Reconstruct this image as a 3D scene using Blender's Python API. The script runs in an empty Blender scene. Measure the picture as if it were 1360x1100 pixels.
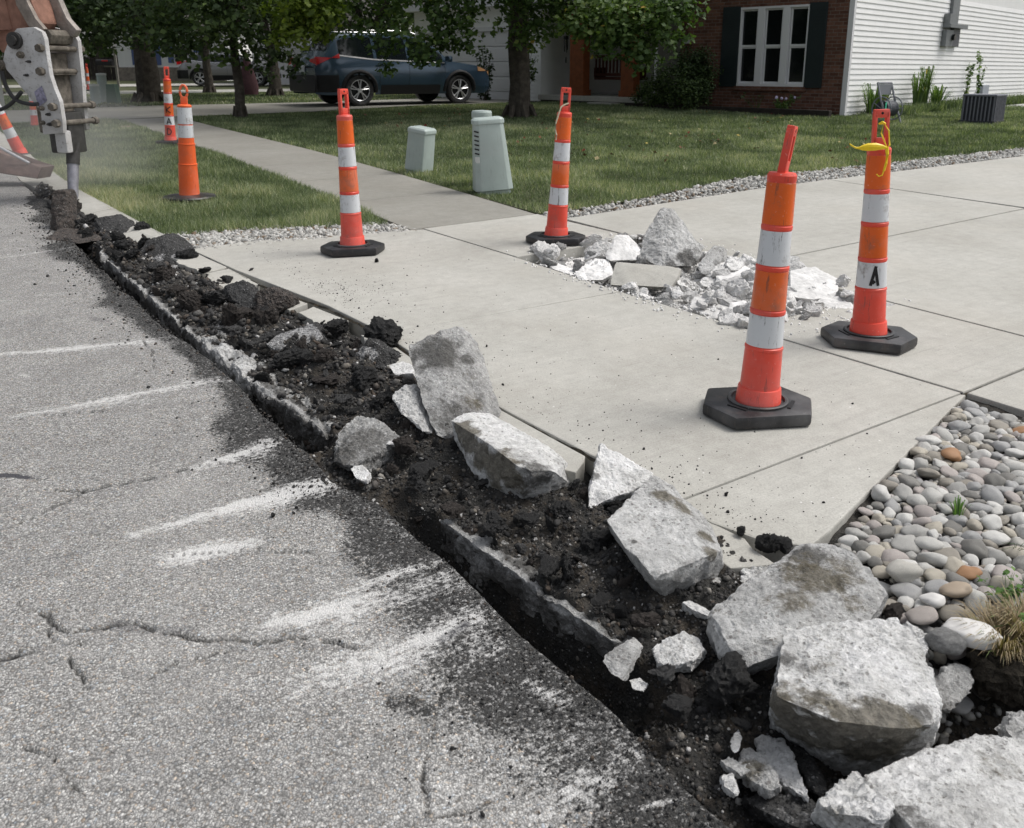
import bpy, bmesh, math, random
import numpy as np
from mathutils import Vector, Matrix, noise as mn
R = math.radians
random.seed(7); rng = np.random.default_rng(11)
sc = bpy.context.scene

# ------------------------------------------------------------------ camera, sky, sun, exposure
FL, CX, CY, CH, PT, RO = 1150., 712., 413., 1.4, .272, .0025
cam = bpy.data.objects.new('camera', bpy.data.cameras.new('camera')); sc.collection.objects.link(cam)
cam.location = (0, 0, CH)
cam.rotation_euler = (Matrix.Rotation(math.pi/2 - PT, 4, 'X') @ Matrix.Rotation(RO, 4, 'Z')).to_euler()
cam.data.sensor_width = 36; cam.data.lens = FL/1360*36
cam.data.shift_x = (680 - CX)/1360; cam.data.shift_y = (CY - 550)/1360
cam.data.clip_start = .05; cam.data.clip_end = 900
cam.data.dof.use_dof = True; cam.data.dof.focus_distance = 3.6; cam.data.dof.aperture_fstop = 9
sc.camera = cam
SUN_EL, SUN_AZ = 58, 80          # azimuth from +Y towards +X
w = bpy.data.worlds.new('World'); sc.world = w; w.use_nodes = True
nt = w.node_tree; bg = nt.nodes['Background']
sky = nt.nodes.new('ShaderNodeTexSky'); sky.sky_type = 'NISHITA'; sky.sun_disc = False
sky.sun_elevation = R(SUN_EL); sky.sun_rotation = R(SUN_AZ); sky.air_density = 1; sky.dust_density = 4; sky.ozone_density = 1
hs = nt.nodes.new('ShaderNodeHueSaturation'); hs.inputs['Saturation'].default_value = .32
nt.links.new(sky.outputs[0], hs.inputs['Color']); nt.links.new(hs.outputs[0], bg.inputs[0]); bg.inputs[1].default_value = .13
sun = bpy.data.objects.new('sun', bpy.data.lights.new('sun', 'SUN')); sc.collection.objects.link(sun)
sun.data.energy = 1.5; sun.data.angle = R(20); sun.data.color = (1, .965, .92)
sd = Vector((math.sin(R(SUN_AZ))*math.cos(R(SUN_EL)), math.cos(R(SUN_AZ))*math.cos(R(SUN_EL)), math.sin(R(SUN_EL))))
sun.rotation_euler = sd.to_track_quat('Z', 'Y').to_euler(); sun.location = (0, 0, 30)
sc.view_settings.view_transform = 'Standard'; sc.view_settings.look = 'None'; sc.view_settings.gamma = 1
sc.view_settings.exposure = .38; sc.view_settings.use_curve_mapping = False

# ------------------------------------------------------------------ frame of the place
def T(y):                                    # the street climbs gently away from the camera
    return .022*np.where(np.asarray(y) < 22, y, 22 + (np.asarray(y) - 22)*.1)
def ray(px, py):
    x = (px - CX)/FL; y = (CY - py)/FL
    c, s = math.cos(RO), math.sin(RO); x, y = c*x - s*y, s*x + c*y
    return Vector((x, math.cos(PT) + y*math.sin(PT), -math.sin(PT) + y*math.cos(PT)))
def G(px, py, h=0):                          # survey point -> ground point h above the grade
    d = ray(px, py); t = (h - CH)/(d.z - .022*d.y)
    if t < 0 or t*d.y > 22: t = (h + .4356 - CH)/(d.z - .0022*d.y)
    return Vector((d.x*t, d.y*t, CH + d.z*t))
def P(px, py, Y):
    d = ray(px, py); t = Y/d.y; return Vector((d.x*t, Y, CH + d.z*t))
def PL(px, py, o, dr):                       # on the vertical plane through o along dr -> (k along dr, world point)
    d = ray(px, py); n = Vector((dr[1], -dr[0], 0)); t = (n.dot(Vector((o[0], o[1], 0))))/(n.dot(d))
    p = Vector((d.x*t, d.y*t, CH + d.z*t)); return ((p.x-o[0])*dr[0] + (p.y-o[1])*dr[1], p)
ANG = R(125.5); U = (math.cos(ANG), math.sin(ANG)); V = (math.sin(ANG), -math.cos(ANG))
def XY(s, t): return (s*U[0] + t*V[0], s*U[1] + t*V[1])
def WP(s, t, h=0):
    x, y = XY(s, t); return Vector((x, y, float(T(y)) + h))
def ST(p): return (p[0]*U[0] + p[1]*U[1], p[0]*V[0] + p[1]*V[1])
def gst(px, py, h=0): return ST(G(px, py, h))

# ------------------------------------------------------------------ noise in numpy
def _h(i, j, k, sd):
    n = (i*374761393 + j*668265263 + k*2147483647 + sd*144665) & 0xffffffff
    n = ((n ^ (n >> 13))*1274126177) & 0xffffffff
    n = ((n ^ (n >> 15))*2246822519) & 0xffffffff
    return ((n ^ (n >> 16)) & 0xffff)/65535.
def vn(p, sd=0):
    p = np.asarray(p, float); f = np.floor(p).astype(np.int64); r = p - f; r = r*r*(3 - 2*r)
    o = 0
    for a in (0, 1):
        for b in (0, 1):
            for c in (0, 1):
                w_ = (r[:, 0] if a else 1 - r[:, 0])*(r[:, 1] if b else 1 - r[:, 1])*(r[:, 2] if c else 1 - r[:, 2])
                o = o + w_*_h(f[:, 0]+a, f[:, 1]+b, f[:, 2]+c, sd)
    return o*2 - 1
def fbm(p, sc_=1., o=4, sd=0, g=.5):
    p = np.asarray(p, float)*sc_; r = 0; a = 1
    for i in range(o): r = r + a*vn(p*2.03**i + 17.3*i, sd + i); a *= g
    return r
def sst(a, b, x):
    t = np.clip((x - a)/(b - a), 0, 1); return t*t*(3 - 2*t)

# ------------------------------------------------------------------ materials
class M:
    def __init__(s, name, rough=.8, spec=.3):
        s.m = bpy.data.materials.new(name); s.m.use_nodes = True; s.t = s.m.node_tree
        s.b = s.t.nodes['Principled BSDF']; s.b.inputs['Roughness'].default_value = rough
        s.b.inputs['Specular IOR Level'].default_value = spec
        s.geo = s.t.nodes.new('ShaderNodeNewGeometry'); s.oi = None
        s.vec = s.geo.outputs['Position']
    def obj(s):
        s.tc = s.t.nodes.new('ShaderNodeTexCoord'); s.vec = s.tc.outputs['Object']; return s
    def n(s, ty, **k):
        nd = s.t.nodes.new(ty)
        for a, b in k.items():
            if a.startswith('i_'):
                key = a[2:]
                key = int(key) if key.isdigit() else key
                s.put(nd.inputs[key], b)
            else: setattr(nd, a, b)
        return nd
    def put(s, inp, v):
        if isinstance(v, bpy.types.NodeSocket): s.t.links.new(v, inp)
        elif isinstance(v, (tuple, list)) and len(v) == 3 and inp.type == 'RGBA': inp.default_value = (*v, 1)
        else: inp.default_value = v
    def noise(s, scale, det=3, rough=.55, vec=None, dist=0):
        return s.n('ShaderNodeTexNoise', i_Vector=vec or s.vec, i_Scale=scale, i_Detail=det, i_Roughness=rough, i_Distortion=dist).outputs['Fac']
    def vor(s, scale, out='Color', feat='F1', vec=None, rnd=1.):
        nd = s.n('ShaderNodeTexVoronoi', feature=feat, i_Vector=vec or s.vec, i_Scale=scale, i_Randomness=rnd); return nd.outputs[out]
    def ramp(s, fac, *st, interp='LINEAR'):
        nd = s.n('ShaderNodeValToRGB', i_Fac=fac); cr = nd.color_ramp; cr.interpolation = interp
        while len(cr.elements) < len(st): cr.elements.new(.5)
        for e, (p, c) in zip(cr.elements, st):
            e.position = p; e.color = (*c, 1) if isinstance(c, (tuple, list)) else (c, c, c, 1)
        return nd.outputs['Color']
    def mix(s, f, a, b, mode='MIX'):
        nd = s.n('ShaderNodeMix', data_type='RGBA', blend_type=mode, clamp_factor=True)
        s.put(nd.inputs[0], f); s.put(nd.inputs[6], a); s.put(nd.inputs[7], b); return nd.outputs[2]
    def math(s, op, a, b=0., c=0.):
        nd = s.n('ShaderNodeMath', operation=op); s.put(nd.inputs[0], a); s.put(nd.inputs[1], b); s.put(nd.inputs[2], c); return nd.outputs[0]
    def attr(s, name): return s.n('ShaderNodeAttribute', attribute_name=name).outputs['Fac']
    def attrc(s, name): return s.n('ShaderNodeAttribute', attribute_name=name).outputs['Color']
    def rnd(s):
        return s.n('ShaderNodeObjectInfo').outputs['Random']
    def scalev(s, v, loc=(0, 0, 0), rot=(0, 0, 0), sca=(1, 1, 1)):
        return s.n('ShaderNodeMapping', vector_type='TEXTURE', i_Vector=v, i_Location=loc, i_Rotation=rot, i_Scale=tuple(1/q for q in sca)).outputs[0]
    def col(s, c): s.put(s.b.inputs['Base Color'], c); return s
    def bump(s, h, d=.003, st=1., prev=None):
        nd = s.n('ShaderNodeBump', i_Height=h, i_Distance=d, i_Strength=st)
        if prev: s.t.links.new(prev, nd.inputs['Normal'])
        s.t.links.new(nd.outputs[0], s.b.inputs['Normal']); s.last = nd.outputs[0]; return nd.outputs[0]

def flat(name, c, rough=.6, spec=.3, metal=0, var=.0, vs=8, bump=0, bs=60):
    m = M(name, rough, spec).obj(); m.b.inputs['Metallic'].default_value = metal
    if var:
        f = m.noise(vs, 5, .65); m.col(m.ramp(f, (.3, tuple(x*(1-var) for x in c)), (.7, tuple(min(1, x*(1+var)) for x in c))))
    else: m.col(c)
    if bump: m.bump(m.noise(bs, 4), bump)
    return m.m

def mat_road():
    m = M('road_asphalt', .85, .25)
    big = m.noise(.9, 4, .6); med = m.noise(7, 4, .6)
    base = m.ramp(med, (.3, (.335, .33, .318)), (.7, (.415, .408, .392)))
    base = m.mix(m.math('MULTIPLY', m.ramp(big, (.35, 0.), (.7, 1.)), .3), base, (.31, .307, .298))
    wv = m.n('ShaderNodeVectorMath', operation='ADD', i_0=m.vec, i_1=m.n('ShaderNodeVectorMath', operation='SCALE', i_0=m.n('ShaderNodeTexNoise', i_Vector=m.vec, i_Scale=60.).outputs['Color'], i_Scale=.012).outputs[0]).outputs[0]
    v = m.n('ShaderNodeTexVoronoi', i_Vector=wv, i_Scale=185., i_Randomness=1.); vc = m.n('ShaderNodeSeparateColor', i_Color=v.outputs['Color'])
    v2 = m.n('ShaderNodeTexVoronoi', i_Vector=wv, i_Scale=80., i_Randomness=1.); vc2 = m.n('ShaderNodeSeparateColor', i_Color=v2.outputs['Color'])
    ag = m.ramp(vc.outputs[0], (0., .48), (.25, .8), (.6, 1.), (.85, 1.22), (1., 1.7))
    base = m.mix(1., base, ag, 'MULTIPLY')
    tan = m.ramp(vc.outputs[1], (0., (1.15, .98, .82)), (.05, (1.06, .99, .92)), (.12, (1, 1, 1)), (.93, (1, 1, 1)), (1, (.9, 1., 1.12)))
    base = m.mix(1., base, tan, 'MULTIPLY')
    st2 = m.math('MULTIPLY', m.ramp(vc2.outputs[0], (.86, 0.), (.9, 1.)), m.ramp(v2.outputs['Distance'], (.3, 1.), (.45, 0.)))
    base = m.mix(m.math('MULTIPLY', st2, .6), base, m.ramp(vc2.outputs[1], (0, (.42, .41, .39)), (.6, (.3, .29, .27)), (1, (.36, .27, .2))))
    edge = m.ramp(v.outputs['Distance'], (.4, 1.), (.7, .55)); base = m.mix(1., base, edge, 'MULTIPLY')
    base = m.mix(m.ramp(m.noise(2.2, 6, .7, dist=.5), (.54, 0.), (.72, .38)), base, (.17, .167, .165)); base = m.mix(m.ramp(m.noise(1.4, 5, .65), (.52, 0.), (.74, .3)), base, (.46, .45, .43))
    # dark dust and tar, then pale scrapes of crushed concrete
    dk = m.attr('dark'); fine = m.noise(95, 5, .75)
    dm = m.ramp(m.math('ADD', dk, m.math('MULTIPLY', m.math('SUBTRACT', fine, .5), 1.5)), (.42, 0.), (.58, 1.))
    base = m.mix(m.math('MULTIPLY', dm, .93), base, m.ramp(vc.outputs[0], (0., (.012, .012, .012)), (.6, (.032, .032, .031)), (.85, (.07, .07, .068)), (1, (.26, .255, .25))))
    wh = m.attr('scrape'); f2 = m.noise(55, 7, .8)
    al = m.scalev(m.vec, rot=(0, 0, R(34)), sca=(16, 120, 60)); f3 = m.noise(1., 4, .6, vec=al)
    wv_ = m.math('ADD', wh, m.math('ADD', m.math('MULTIPLY', m.math('SUBTRACT', f2, .5), 2.7), m.math('MULTIPLY', m.math('SUBTRACT', f3, .5), 1.1)))
    wm = m.math('MULTIPLY', m.ramp(wv_, (.36, 0.), (.8, 1.)), m.ramp(wh, (.02, 0.), (.12, 1.)))
    base = m.mix(m.math('MULTIPLY', wm, .74), base, (.70, .695, .68))
    tr = m.attr('tar'); base = m.mix(m.ramp(m.math('ADD', tr, m.math('MULTIPLY', m.math('SUBTRACT', fine, .5), .7)), (.4, 0.), (.7, 1.)), base, (.07, .07, .078))
    cr = m.math('MULTIPLY', m.attr('crack'), m.ramp(m.noise(45, 4, .7), (.3, .75), (.55, 1.))); base = m.mix(cr, base, (.018, .018, .018))
    m.col(base)
    hh = m.math('SUBTRACT', m.math('MULTIPLY', vc.outputs[2], .5), v.outputs['Distance'])
    m.bump(hh, .0035, 1.); return m.m

def mat_conc(name='driveway_concrete', tone=(1, 1, 1)):
    m = M(name, .85, .25)
    b = m.noise(1.3, 5, .6); c = m.noise(14, 5, .65); d = m.noise(160, 3, .6)
    base = m.ramp(b, (.32, (.385, .378, .352)), (.55, (.445, .44, .415)), (.72, (.485, .48, .455)))
    base = m.mix(.55, base, m.ramp(c, (.3, (.8, .79, .78)), (.7, (1.08, 1.08, 1.07))), 'MULTIPLY')
    base = m.mix(.5, base, m.ramp(d, (.35, .72), (.6, 1.1)), 'MULTIPLY')
    st = m.n('ShaderNodeTexNoise', i_Vector=m.scalev(m.vec, rot=(0, 0, R(34)), sca=(.9, 9, 1)), i_Scale=1.6, i_Detail=4.).outputs['Fac']
    base = m.mix(m.math('MULTIPLY', m.ramp(st, (.55, 0.), (.75, 1.)), .3), base, (.33, .32, .30))
    v = m.n('ShaderNodeTexVoronoi', i_Vector=m.vec, i_Scale=26.); vs = m.n('ShaderNodeSeparateColor', i_Color=v.outputs['Color'])
    sp = m.math('MULTIPLY', m.ramp(v.outputs['Distance'], (.05, 1.), (.12, 0.)), m.ramp(vs.outputs[0], (.8, 0.), (.82, 1.)))
    base = m.mix(m.math('MULTIPLY', sp, .8), base, m.ramp(vs.outputs[1], (.5, .08), (.6, .75)))
    cr = m.math('MULTIPLY', m.attr('dark'), m.ramp(m.noise(60, 4, .7), (.3, 0.), (.65, 1.))); base = m.mix(cr, base, (.07, .065, .06))
    bl = m.noise(2.6, 7, .72, dist=.4); base = m.mix(m.ramp(bl, (.56, 0.), (.74, .42)), base, (.27, .262, .245))
    base = m.mix(m.ramp(m.noise(.7, 5, .65), (.5, 0.), (.72, .28)), base, (.50, .47, .42))
    tk = m.n('ShaderNodeTexNoise', i_Vector=m.scalev(m.vec, rot=(0, 0, R(34)), sca=(1.2, 30, 1)), i_Scale=1.1, i_Detail=6., i_Roughness=.7).outputs['Fac']
    base = m.mix(m.math('MULTIPLY', m.ramp(tk, (.56, 0.), (.72, .35)), m.ramp(m.noise(1.9, 3), (.42, 0.), (.62, 1.))), base, (.20, .195, .185))
    pt = m.noise(75, 5, .8); base = m.mix(m.ramp(pt, (.66, 0.), (.72, .55)), base, (.17, .165, .15)); base = m.mix(m.ramp(pt, (.28, .5), (.34, 0.)), base, (.68, .68, .66))
    br = m.n('ShaderNodeTexNoise', i_Vector=m.scalev(m.vec, rot=(0, 0, R(34)), sca=(3, 260, 1)), i_Scale=1., i_Detail=2.).outputs['Fac']; base = m.mix(.35, base, m.ramp(br, (.3, .82), (.7, 1.1)), 'MULTIPLY')
    base = m.mix(1., base, tuple(tone), 'MULTIPLY')
    m.col(base); n1 = m.bump(c, .003, .5); m.bump(d, .0012, .8, n1); return m.m

def mat_broken(name='broken_concrete', tone=1., whiteness=0.):
    m = M(name, .9, .2).obj(); r = m.rnd()
    off = m.n('ShaderNodeVectorMath', operation='ADD', i_0=m.vec, i_1=m.n('ShaderNodeCombineXYZ', i_0=m.math('MULTIPLY', r, 31.), i_1=m.math('MULTIPLY', r, 17.)).outputs[0]).outputs[0]
    a = m.noise(5, 5, .65, vec=off); c = m.noise(38, 5, .7, vec=off); d = m.noise(150, 3, .6, vec=off)
    base = m.ramp(a, (.28, tuple(tone*x for x in (.27, .268, .26))), (.5, tuple(tone*x for x in (.40, .40, .392))), (.72, tuple(min(.88, tone*x) for x in (.58, .58, .57))))
    base = m.mix(.75, base, m.ramp(c, (.32, .62), (.5, 1.), (.68, 1.28)), 'MULTIPLY')
    v = m.n('ShaderNodeTexVoronoi', i_Vector=off, i_Scale=75.); vs = m.n('ShaderNodeSeparateColor', i_Color=v.outputs['Color'])
    ag = m.math('MULTIPLY', m.ramp(v.outputs['Distance'], (.28, 1.), (.4, 0.)), m.ramp(vs.outputs[0], (.72, 0.), (.76, 1.)))
    base = m.mix(m.math('MULTIPLY', ag, .65), base, m.ramp(vs.outputs[1], (0., (.16, .155, .15)), (.35, (.24, .22, .2)), (.55, (.62, .61, .6)), (1, (.75, .75, .74))))
    pit = m.noise(85, 5, .8, vec=off); patch = m.noise(7, 4, .7, vec=off)
    pm_ = m.ramp(m.math('ADD', pit, m.math('MULTIPLY', m.math('SUBTRACT', patch, .5), .5)), (.575, 0.), (.68, .85))
    base = m.mix(pm_, base, m.ramp(m.noise(13, 3, vec=off), (.4, (.12, .118, .11)), (.6, (.22, .205, .18))))
    base = m.mix(m.ramp(m.noise(110, 4, .7, vec=off), (.56, 0.), (.66, .6)), base, (.74, .74, .73))
    dn = m.noise(42, 8, .82, vec=off)
    dirt = m.ramp(m.math('ADD', m.attr('dirt'), m.math('MULTIPLY', m.math('SUBTRACT', dn, .5), 2.2)), (.3, 0.), (.8, 1.))
    base = m.mix(m.math('MULTIPLY', dirt, .85), base, m.ramp(dn, (.35, (.035, .034, .032)), (.7, (.14, .135, .125))))
    br = m.ramp(m.math('ADD', m.attr('brown'), m.math('MULTIPLY', m.math('SUBTRACT', dn, .5), 1.8)), (.2, 0.), (.65, 1.))
    base = m.mix(m.math('MULTIPLY', br, .85), base, m.ramp(c, (.35, (.07, .06, .04)), (.7, (.2, .178, .13))))
    m.col(base); n1 = m.bump(m.math('ADD', c, m.math('MULTIPLY', pit, .9)), .012, 1.); m.bump(m.math('ADD', d, m.math('MULTIPLY', v.outputs['Distance'], .5)), .003, 1., n1); return m.m

def mat_asph(name, lo=.018, hi=.06, spark=.25, brown=0.):
    m = M(name, .82, .35).obj(); r = m.rnd()
    off = m.n('ShaderNodeVectorMath', operation='ADD', i_0=m.vec, i_1=m.n('ShaderNodeCombineXYZ', i_0=m.math('MULTIPLY', r, 31.), i_1=m.math('MULTIPLY', r, 17.)).outputs[0]).outputs[0]
    c = m.noise(30, 5, .7, vec=off); d = m.noise(160, 3, .6, vec=off)
    base = m.ramp(c, (.3, (lo, lo*.98, lo*.95)), (.7, (hi*(1+brown), hi, hi*(1-brown*.6))))
    v = m.n('ShaderNodeTexVoronoi', i_Vector=off, i_Scale=110.); vs = m.n('ShaderNodeSeparateColor', i_Color=v.outputs['Color'])
    ag = m.math('MULTIPLY', m.ramp(v.outputs['Distance'], (.25, 1.), (.42, 0.)), m.ramp(vs.outputs[0], (.8, 0.), (.85, 1.)))
    base = m.mix(m.math('MULTIPLY', ag, .8), base, m.ramp(vs.outputs[1], (0., (.1, .1, .1)), (.6, (spark, spark, spark*.97)), (1, (spark*1.5, spark*1.5, spark*1.5))))
    g = m.attr('dirt'); gn = m.noise(60, 4, .7, vec=off)        # 'dirt' marks a road-worn grey side here
    worn = m.ramp(vs.outputs[0], (0, .1), (.5, .2), (1, .4)); base = m.mix(m.ramp(m.math('ADD', g, m.math('MULTIPLY', m.math('SUBTRACT', gn, .5), .8)), (.4, 0.), (.65, 1.)), base, worn)
    m.col(base); n1 = m.bump(c, .012, 1.); m.bump(m.math('SUBTRACT', d, m.math('MULTIPLY', v.outputs['Distance'], 1.2)), .005, 1., n1); return m.m

def mat_soil():
    m = M('crushed_asphalt', .9, .25)
    c = m.noise(28, 6, .75); d = m.noise(220, 3, .6); b = m.noise(5, 3)
    base = m.ramp(c, (.3, (.013, .013, .0125)), (.6, (.046, .045, .042)), (.78, (.10, .096, .09)))
    base = m.mix(m.ramp(m.noise(9, 4, .65), (.48, 0.), (.66, .8)), base, m.ramp(c, (.3, (.04, .034, .027)), (.7, (.12, .10, .078))))
    v = m.n('ShaderNodeTexVoronoi', i_Vector=m.vec, i_Scale=130.); vs = m.n('ShaderNodeSeparateColor', i_Color=v.outputs['Color'])
    ag = m.math('MULTIPLY', m.ramp(v.outputs['Distance'], (.2, 1.), (.4, 0.)), m.ramp(vs.outputs[0], (.84, 0.), (.88, 1.)))
    base = m.mix(m.math('MULTIPLY', ag, .8), base, m.ramp(vs.outputs[1], (0, .09), (.7, .2), (1, .45)))
    pl = m.attr('pale'); base = m.mix(m.ramp(m.math('ADD', pl, m.math('MULTIPLY', m.math('SUBTRACT', m.noise(70, 4, .7), .5), 1.2)), (.45, 0.), (.75, 1.)), base, (.42, .415, .40))
    er = m.attr('earth'); base = m.mix(er, base, m.ramp(c, (.3, (.028, .024, .018)), (.7, (.085, .072, .055))))
    m.col(base); n1 = m.bump(c, .012, 1.); m.bump(m.math('SUBTRACT', d, v.outputs['Distance']), .004, 1., n1); return m.m

def mat_tint(name, stops, attr='tint', rough=.75, bs=0, bd=.002, spec=.3, noisev=.25, ns=30):
    m = M(name, rough, spec).obj()
    f = m.attr(attr) if attr else m.rnd()
    c = m.ramp(f, *stops); n = m.noise(ns, 4, .65)
    c = m.mix(1., c, m.ramp(n, (.3, 1 - noisev), (.7, 1 + noisev)), 'MULTIPLY'); m.col(c)
    if bs: m.bump(m.noise(bs, 4, .6), bd)
    return m.m

def mat_leaf(name, stops, trans=.3):
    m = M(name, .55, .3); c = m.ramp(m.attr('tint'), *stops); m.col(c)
    tr = m.n('ShaderNodeBsdfTranslucent', i_Color=m.mix(1., c, (1.5, 1.7, .6), 'MULTIPLY')); mx = m.n('ShaderNodeMixShader', i_0=trans)
    m.t.links.new(m.b.outputs[0], mx.inputs[1]); m.t.links.new(tr.outputs[0], mx.inputs[2])
    m.t.links.new(mx.outputs[0], m.t.nodes['Material Output'].inputs[0]); return m.m

PEBN = (('dark grey', (.20, .195, .18)), ('pale grey', (.45, .445, .42)), ('brownish grey', (.27, .25, .215)), ('light', (.54, .535, .51)), ('cool grey', (.33, .33, .325)), ('sand coloured', (.40, .37, .31)), ('pinkish grey', (.37, .335, .315)), ('mid grey', (.36, .355, .335)))
PEB = ((0., (.14, .135, .12)), (.12, (.33, .325, .30)), (.25, (.20, .19, .165)), (.4, (.43, .425, .405)), (.52, (.28, .28, .275)), (.64, (.36, .335, .28)), (.76, (.52, .52, .50)), (.86, (.33, .285, .235)), (.94, (.38, .36, .365)), (1., (.46, .45, .43)))
mt = dict(
    road=mat_road(), conc=mat_conc('driveway_concrete', (.985, .98, .957)), walk=mat_conc('darker_concrete', (.62, .61, .58)), broken=mat_broken('broken_concrete', 1.25), brokenw=mat_broken('pale_broken_concrete', 1.75), brokeng=mat_broken('grey_broken_concrete', .92),  # darker concrete tone on the far sidewalk and neighbouring driveway
    dust=mat_tint('dusty_concrete_rubble', ((0, (.56, .555, .54)), (1, (.74, .735, .72))), None, .9, 60, .004, .2, .22, 14),
    asph=mat_asph('fresh_asphalt'), asphg=mat_asph('worn_asphalt', .06, .13, .4), asphb=mat_asph('brown_asphalt', .03, .085, .2, .22), soil=mat_soil(),
    pebble=mat_tint('river_stone', PEB, None, .62, 90, .0015, .35, .38, 40),
    pebblet=mat_tint('river_stone_mixed', PEB, 'tint', .62, 90, .0015, .35, .38, 40),
    wgravel=mat_tint('white_gravel', ((0, (.16, .11, .07)), (.08, (.2, .16, .12)), (.12, (.22, .215, .2)), (.5, (.36, .355, .335)), (1, (.52, .515, .49))), 'tint', .8, 60, .002),
    crumb=mat_tint('asphalt_crumbs', ((0, (.018, .018, .018)), (.5, (.062, .06, .058)), (.6, (.075, .058, .045)), (.7, (.10, .098, .094)), (.82, (.15, .135, .115)), (.93, (.25, .24, .22)), (1, (.46, .45, .44))), 'tint', .85, 120, .003, .3, .3, 90),
    grass=mat_leaf('grass_blades', ((0, (.055, .08, .04)), (.4, (.145, .185, .10)), (.7, (.25, .295, .175)), (.9, (.38, .40, .27)), (1, (.50, .47, .34))), .25),
    dry=mat_leaf('dry_grass', ((0, (.16, .12, .07)), (.6, (.30, .23, .14)), (.85, (.36, .31, .2)), (1, (.12, .18, .05))), .2),
    leaf=mat_leaf('maple_leaves', ((0, (.04, .07, .025)), (.45, (.08, .135, .042)), (.8, (.15, .215, .065)), (.96, (.18, .22, .06)), (1, (.38, .27, .06))), .3),
    leafd=mat_leaf('dark_leaves', ((0, (.024, .042, .018)), (.6, (.058, .094, .033)), (1, (.14, .20, .06))), .2),
    leafy=mat_leaf('sunlit_tone_leaves', ((0, (.05, .075, .015)), (.5, (.12, .17, .03)), (1, (.23, .28, .05))), .35),  # sun on the leaves put into their colour
    weed=mat_leaf('weed_leaves', ((0, (.05, .11, .03)), (1, (.13, .24, .06))), .3),
    bark=flat('bark', (.075, .066, .056), .95, .1, 0, .45, 9, .02, 16),
    orange=None, )

def mat_plastic(name, c, dirt=.35, rough=.42, scuff=.3):
    m = M(name, rough, .4).obj(); r = m.rnd(); off = m.n('ShaderNodeVectorMath', operation='ADD', i_0=m.vec, i_1=m.n('ShaderNodeCombineXYZ', i_0=m.math('MULTIPLY', r, 31.), i_1=m.math('MULTIPLY', r, 17.)).outputs[0]).outputs[0]
    n = m.noise(9, 6, .75, vec=off); f = m.noise(60, 5, .8, vec=off)
    base = m.ramp(m.noise(3, 3), (.3, tuple(x*.86 for x in c)), (.7, tuple(min(1, x*1.06) for x in c)))
    lx = m.noise(1., 5, .75, vec=m.scalev(off, sca=(55, 55, 7)))
    base = m.mix(m.ramp(m.noise(3.2, 4, .6, vec=off), (.5, 0.), (.75, .4)), base, tuple(.45*x + .25 for x in c))
    base = m.mix(m.ramp(f, (.62, 0.), (.68, scuff)), base, (.7, .66, .62))
    base = m.mix(m.ramp(lx, (.58, 0.), (.66, dirt*1.2)), base, (.07, .06, .055))
    base = m.mix(m.ramp(n, (.54, 0.), (.72, dirt)), base, (.16, .12, .1))
    m.col(base); m.bump(f, .0008, .5); return m.m
mt['pebs'] = [flat('river_stone_' + n_.replace(' ', '_'), c_, .64, .3, 0, .2, 26, .0012, 90) for n_, c_ in PEBN]
mt['orange'] = mat_plastic('cone_orange_red', (.74, .075, .045), .42)
mt['orange2'] = mat_plastic('cone_orange', (.82, .13, .03), .25)
mt['band_o'] = mat_plastic('reflective_orange', (.72, .12, .015), .6, .35, .4)
mt['band_w'] = mat_plastic('reflective_white', (.62, .64, .66), .85, .35, .05)
mt['rubber'] = mat_plastic('black_rubber', (.02, .02, .022), .35, .42, .15)
mt['ped'] = mat_plastic('pale_green_plastic', (.39, .455, .43), .15, .5, .05)
mt['black'] = flat('black_paint', (.015, .015, .016), .5)
mt['steel'] = flat('bright_steel', (.55, .55, .56), .35, .5, .9, .15, 20)

# ------------------------------------------------------------------ object helpers
def link(o, parent=None):
    sc.collection.objects.link(o)
    if parent: o.parent = parent
    return o
def tag(o, label=None, cat=None, group=None, kind=None):
    if label: o['label'] = label
    if cat: o['category'] = cat
    if group: o['group'] = group
    if kind: o['kind'] = kind
    return o
def empty(name, loc, rz=0, label=None, cat=None, group=None, kind=None):
    o = bpy.data.objects.new(name, None); o.location = loc; o.rotation_euler = (0, 0, rz); o.empty_display_size = .1
    link(o); return tag(o, label, cat, group, kind)
def npmesh(name, verts, faces, mat, parent=None, attrs=None, smooth=False):
    """verts (N,3), faces (F,k) int arrays of one size"""
    me = bpy.data.meshes.new(name); verts = np.asarray(verts, np.float32); faces = np.asarray(faces, np.int32)
    F, k = faces.shape
    me.vertices.add(len(verts)); me.vertices.foreach_set('co', verts.ravel())
    me.loops.add(F*k); me.loops.foreach_set('vertex_index', faces.ravel())
    me.polygons.add(F); me.polygons.foreach_set('loop_start', np.arange(F, dtype=np.int32)*k)
    if smooth: me.polygons.foreach_set('use_smooth', np.ones(F, bool))
    me.update(calc_edges=True)
    for n, a in (attrs or {}).items():
        at = me.attributes.new(n, 'FLOAT', 'POINT'); at.data.foreach_set('value', np.asarray(a, np.float32))
    me.materials.append(mat)
    o = bpy.data.objects.new(name, me); return link(o, parent)
def bmobj(name, bm, mat, parent=None, smooth=False, loc=None):
    me = bpy.data.meshes.new(name); bm.to_mesh(me); bm.free(); me.materials.append(mat)
    if smooth:
        me.polygons.foreach_set('use_smooth', np.ones(len(me.polygons), bool))
        try: me.set_sharp_from_angle(angle=R(25))
        except Exception: pass
    o = bpy.data.objects.new(name, me)
    if loc is not None: o.location = loc
    return link(o, parent)
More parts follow.
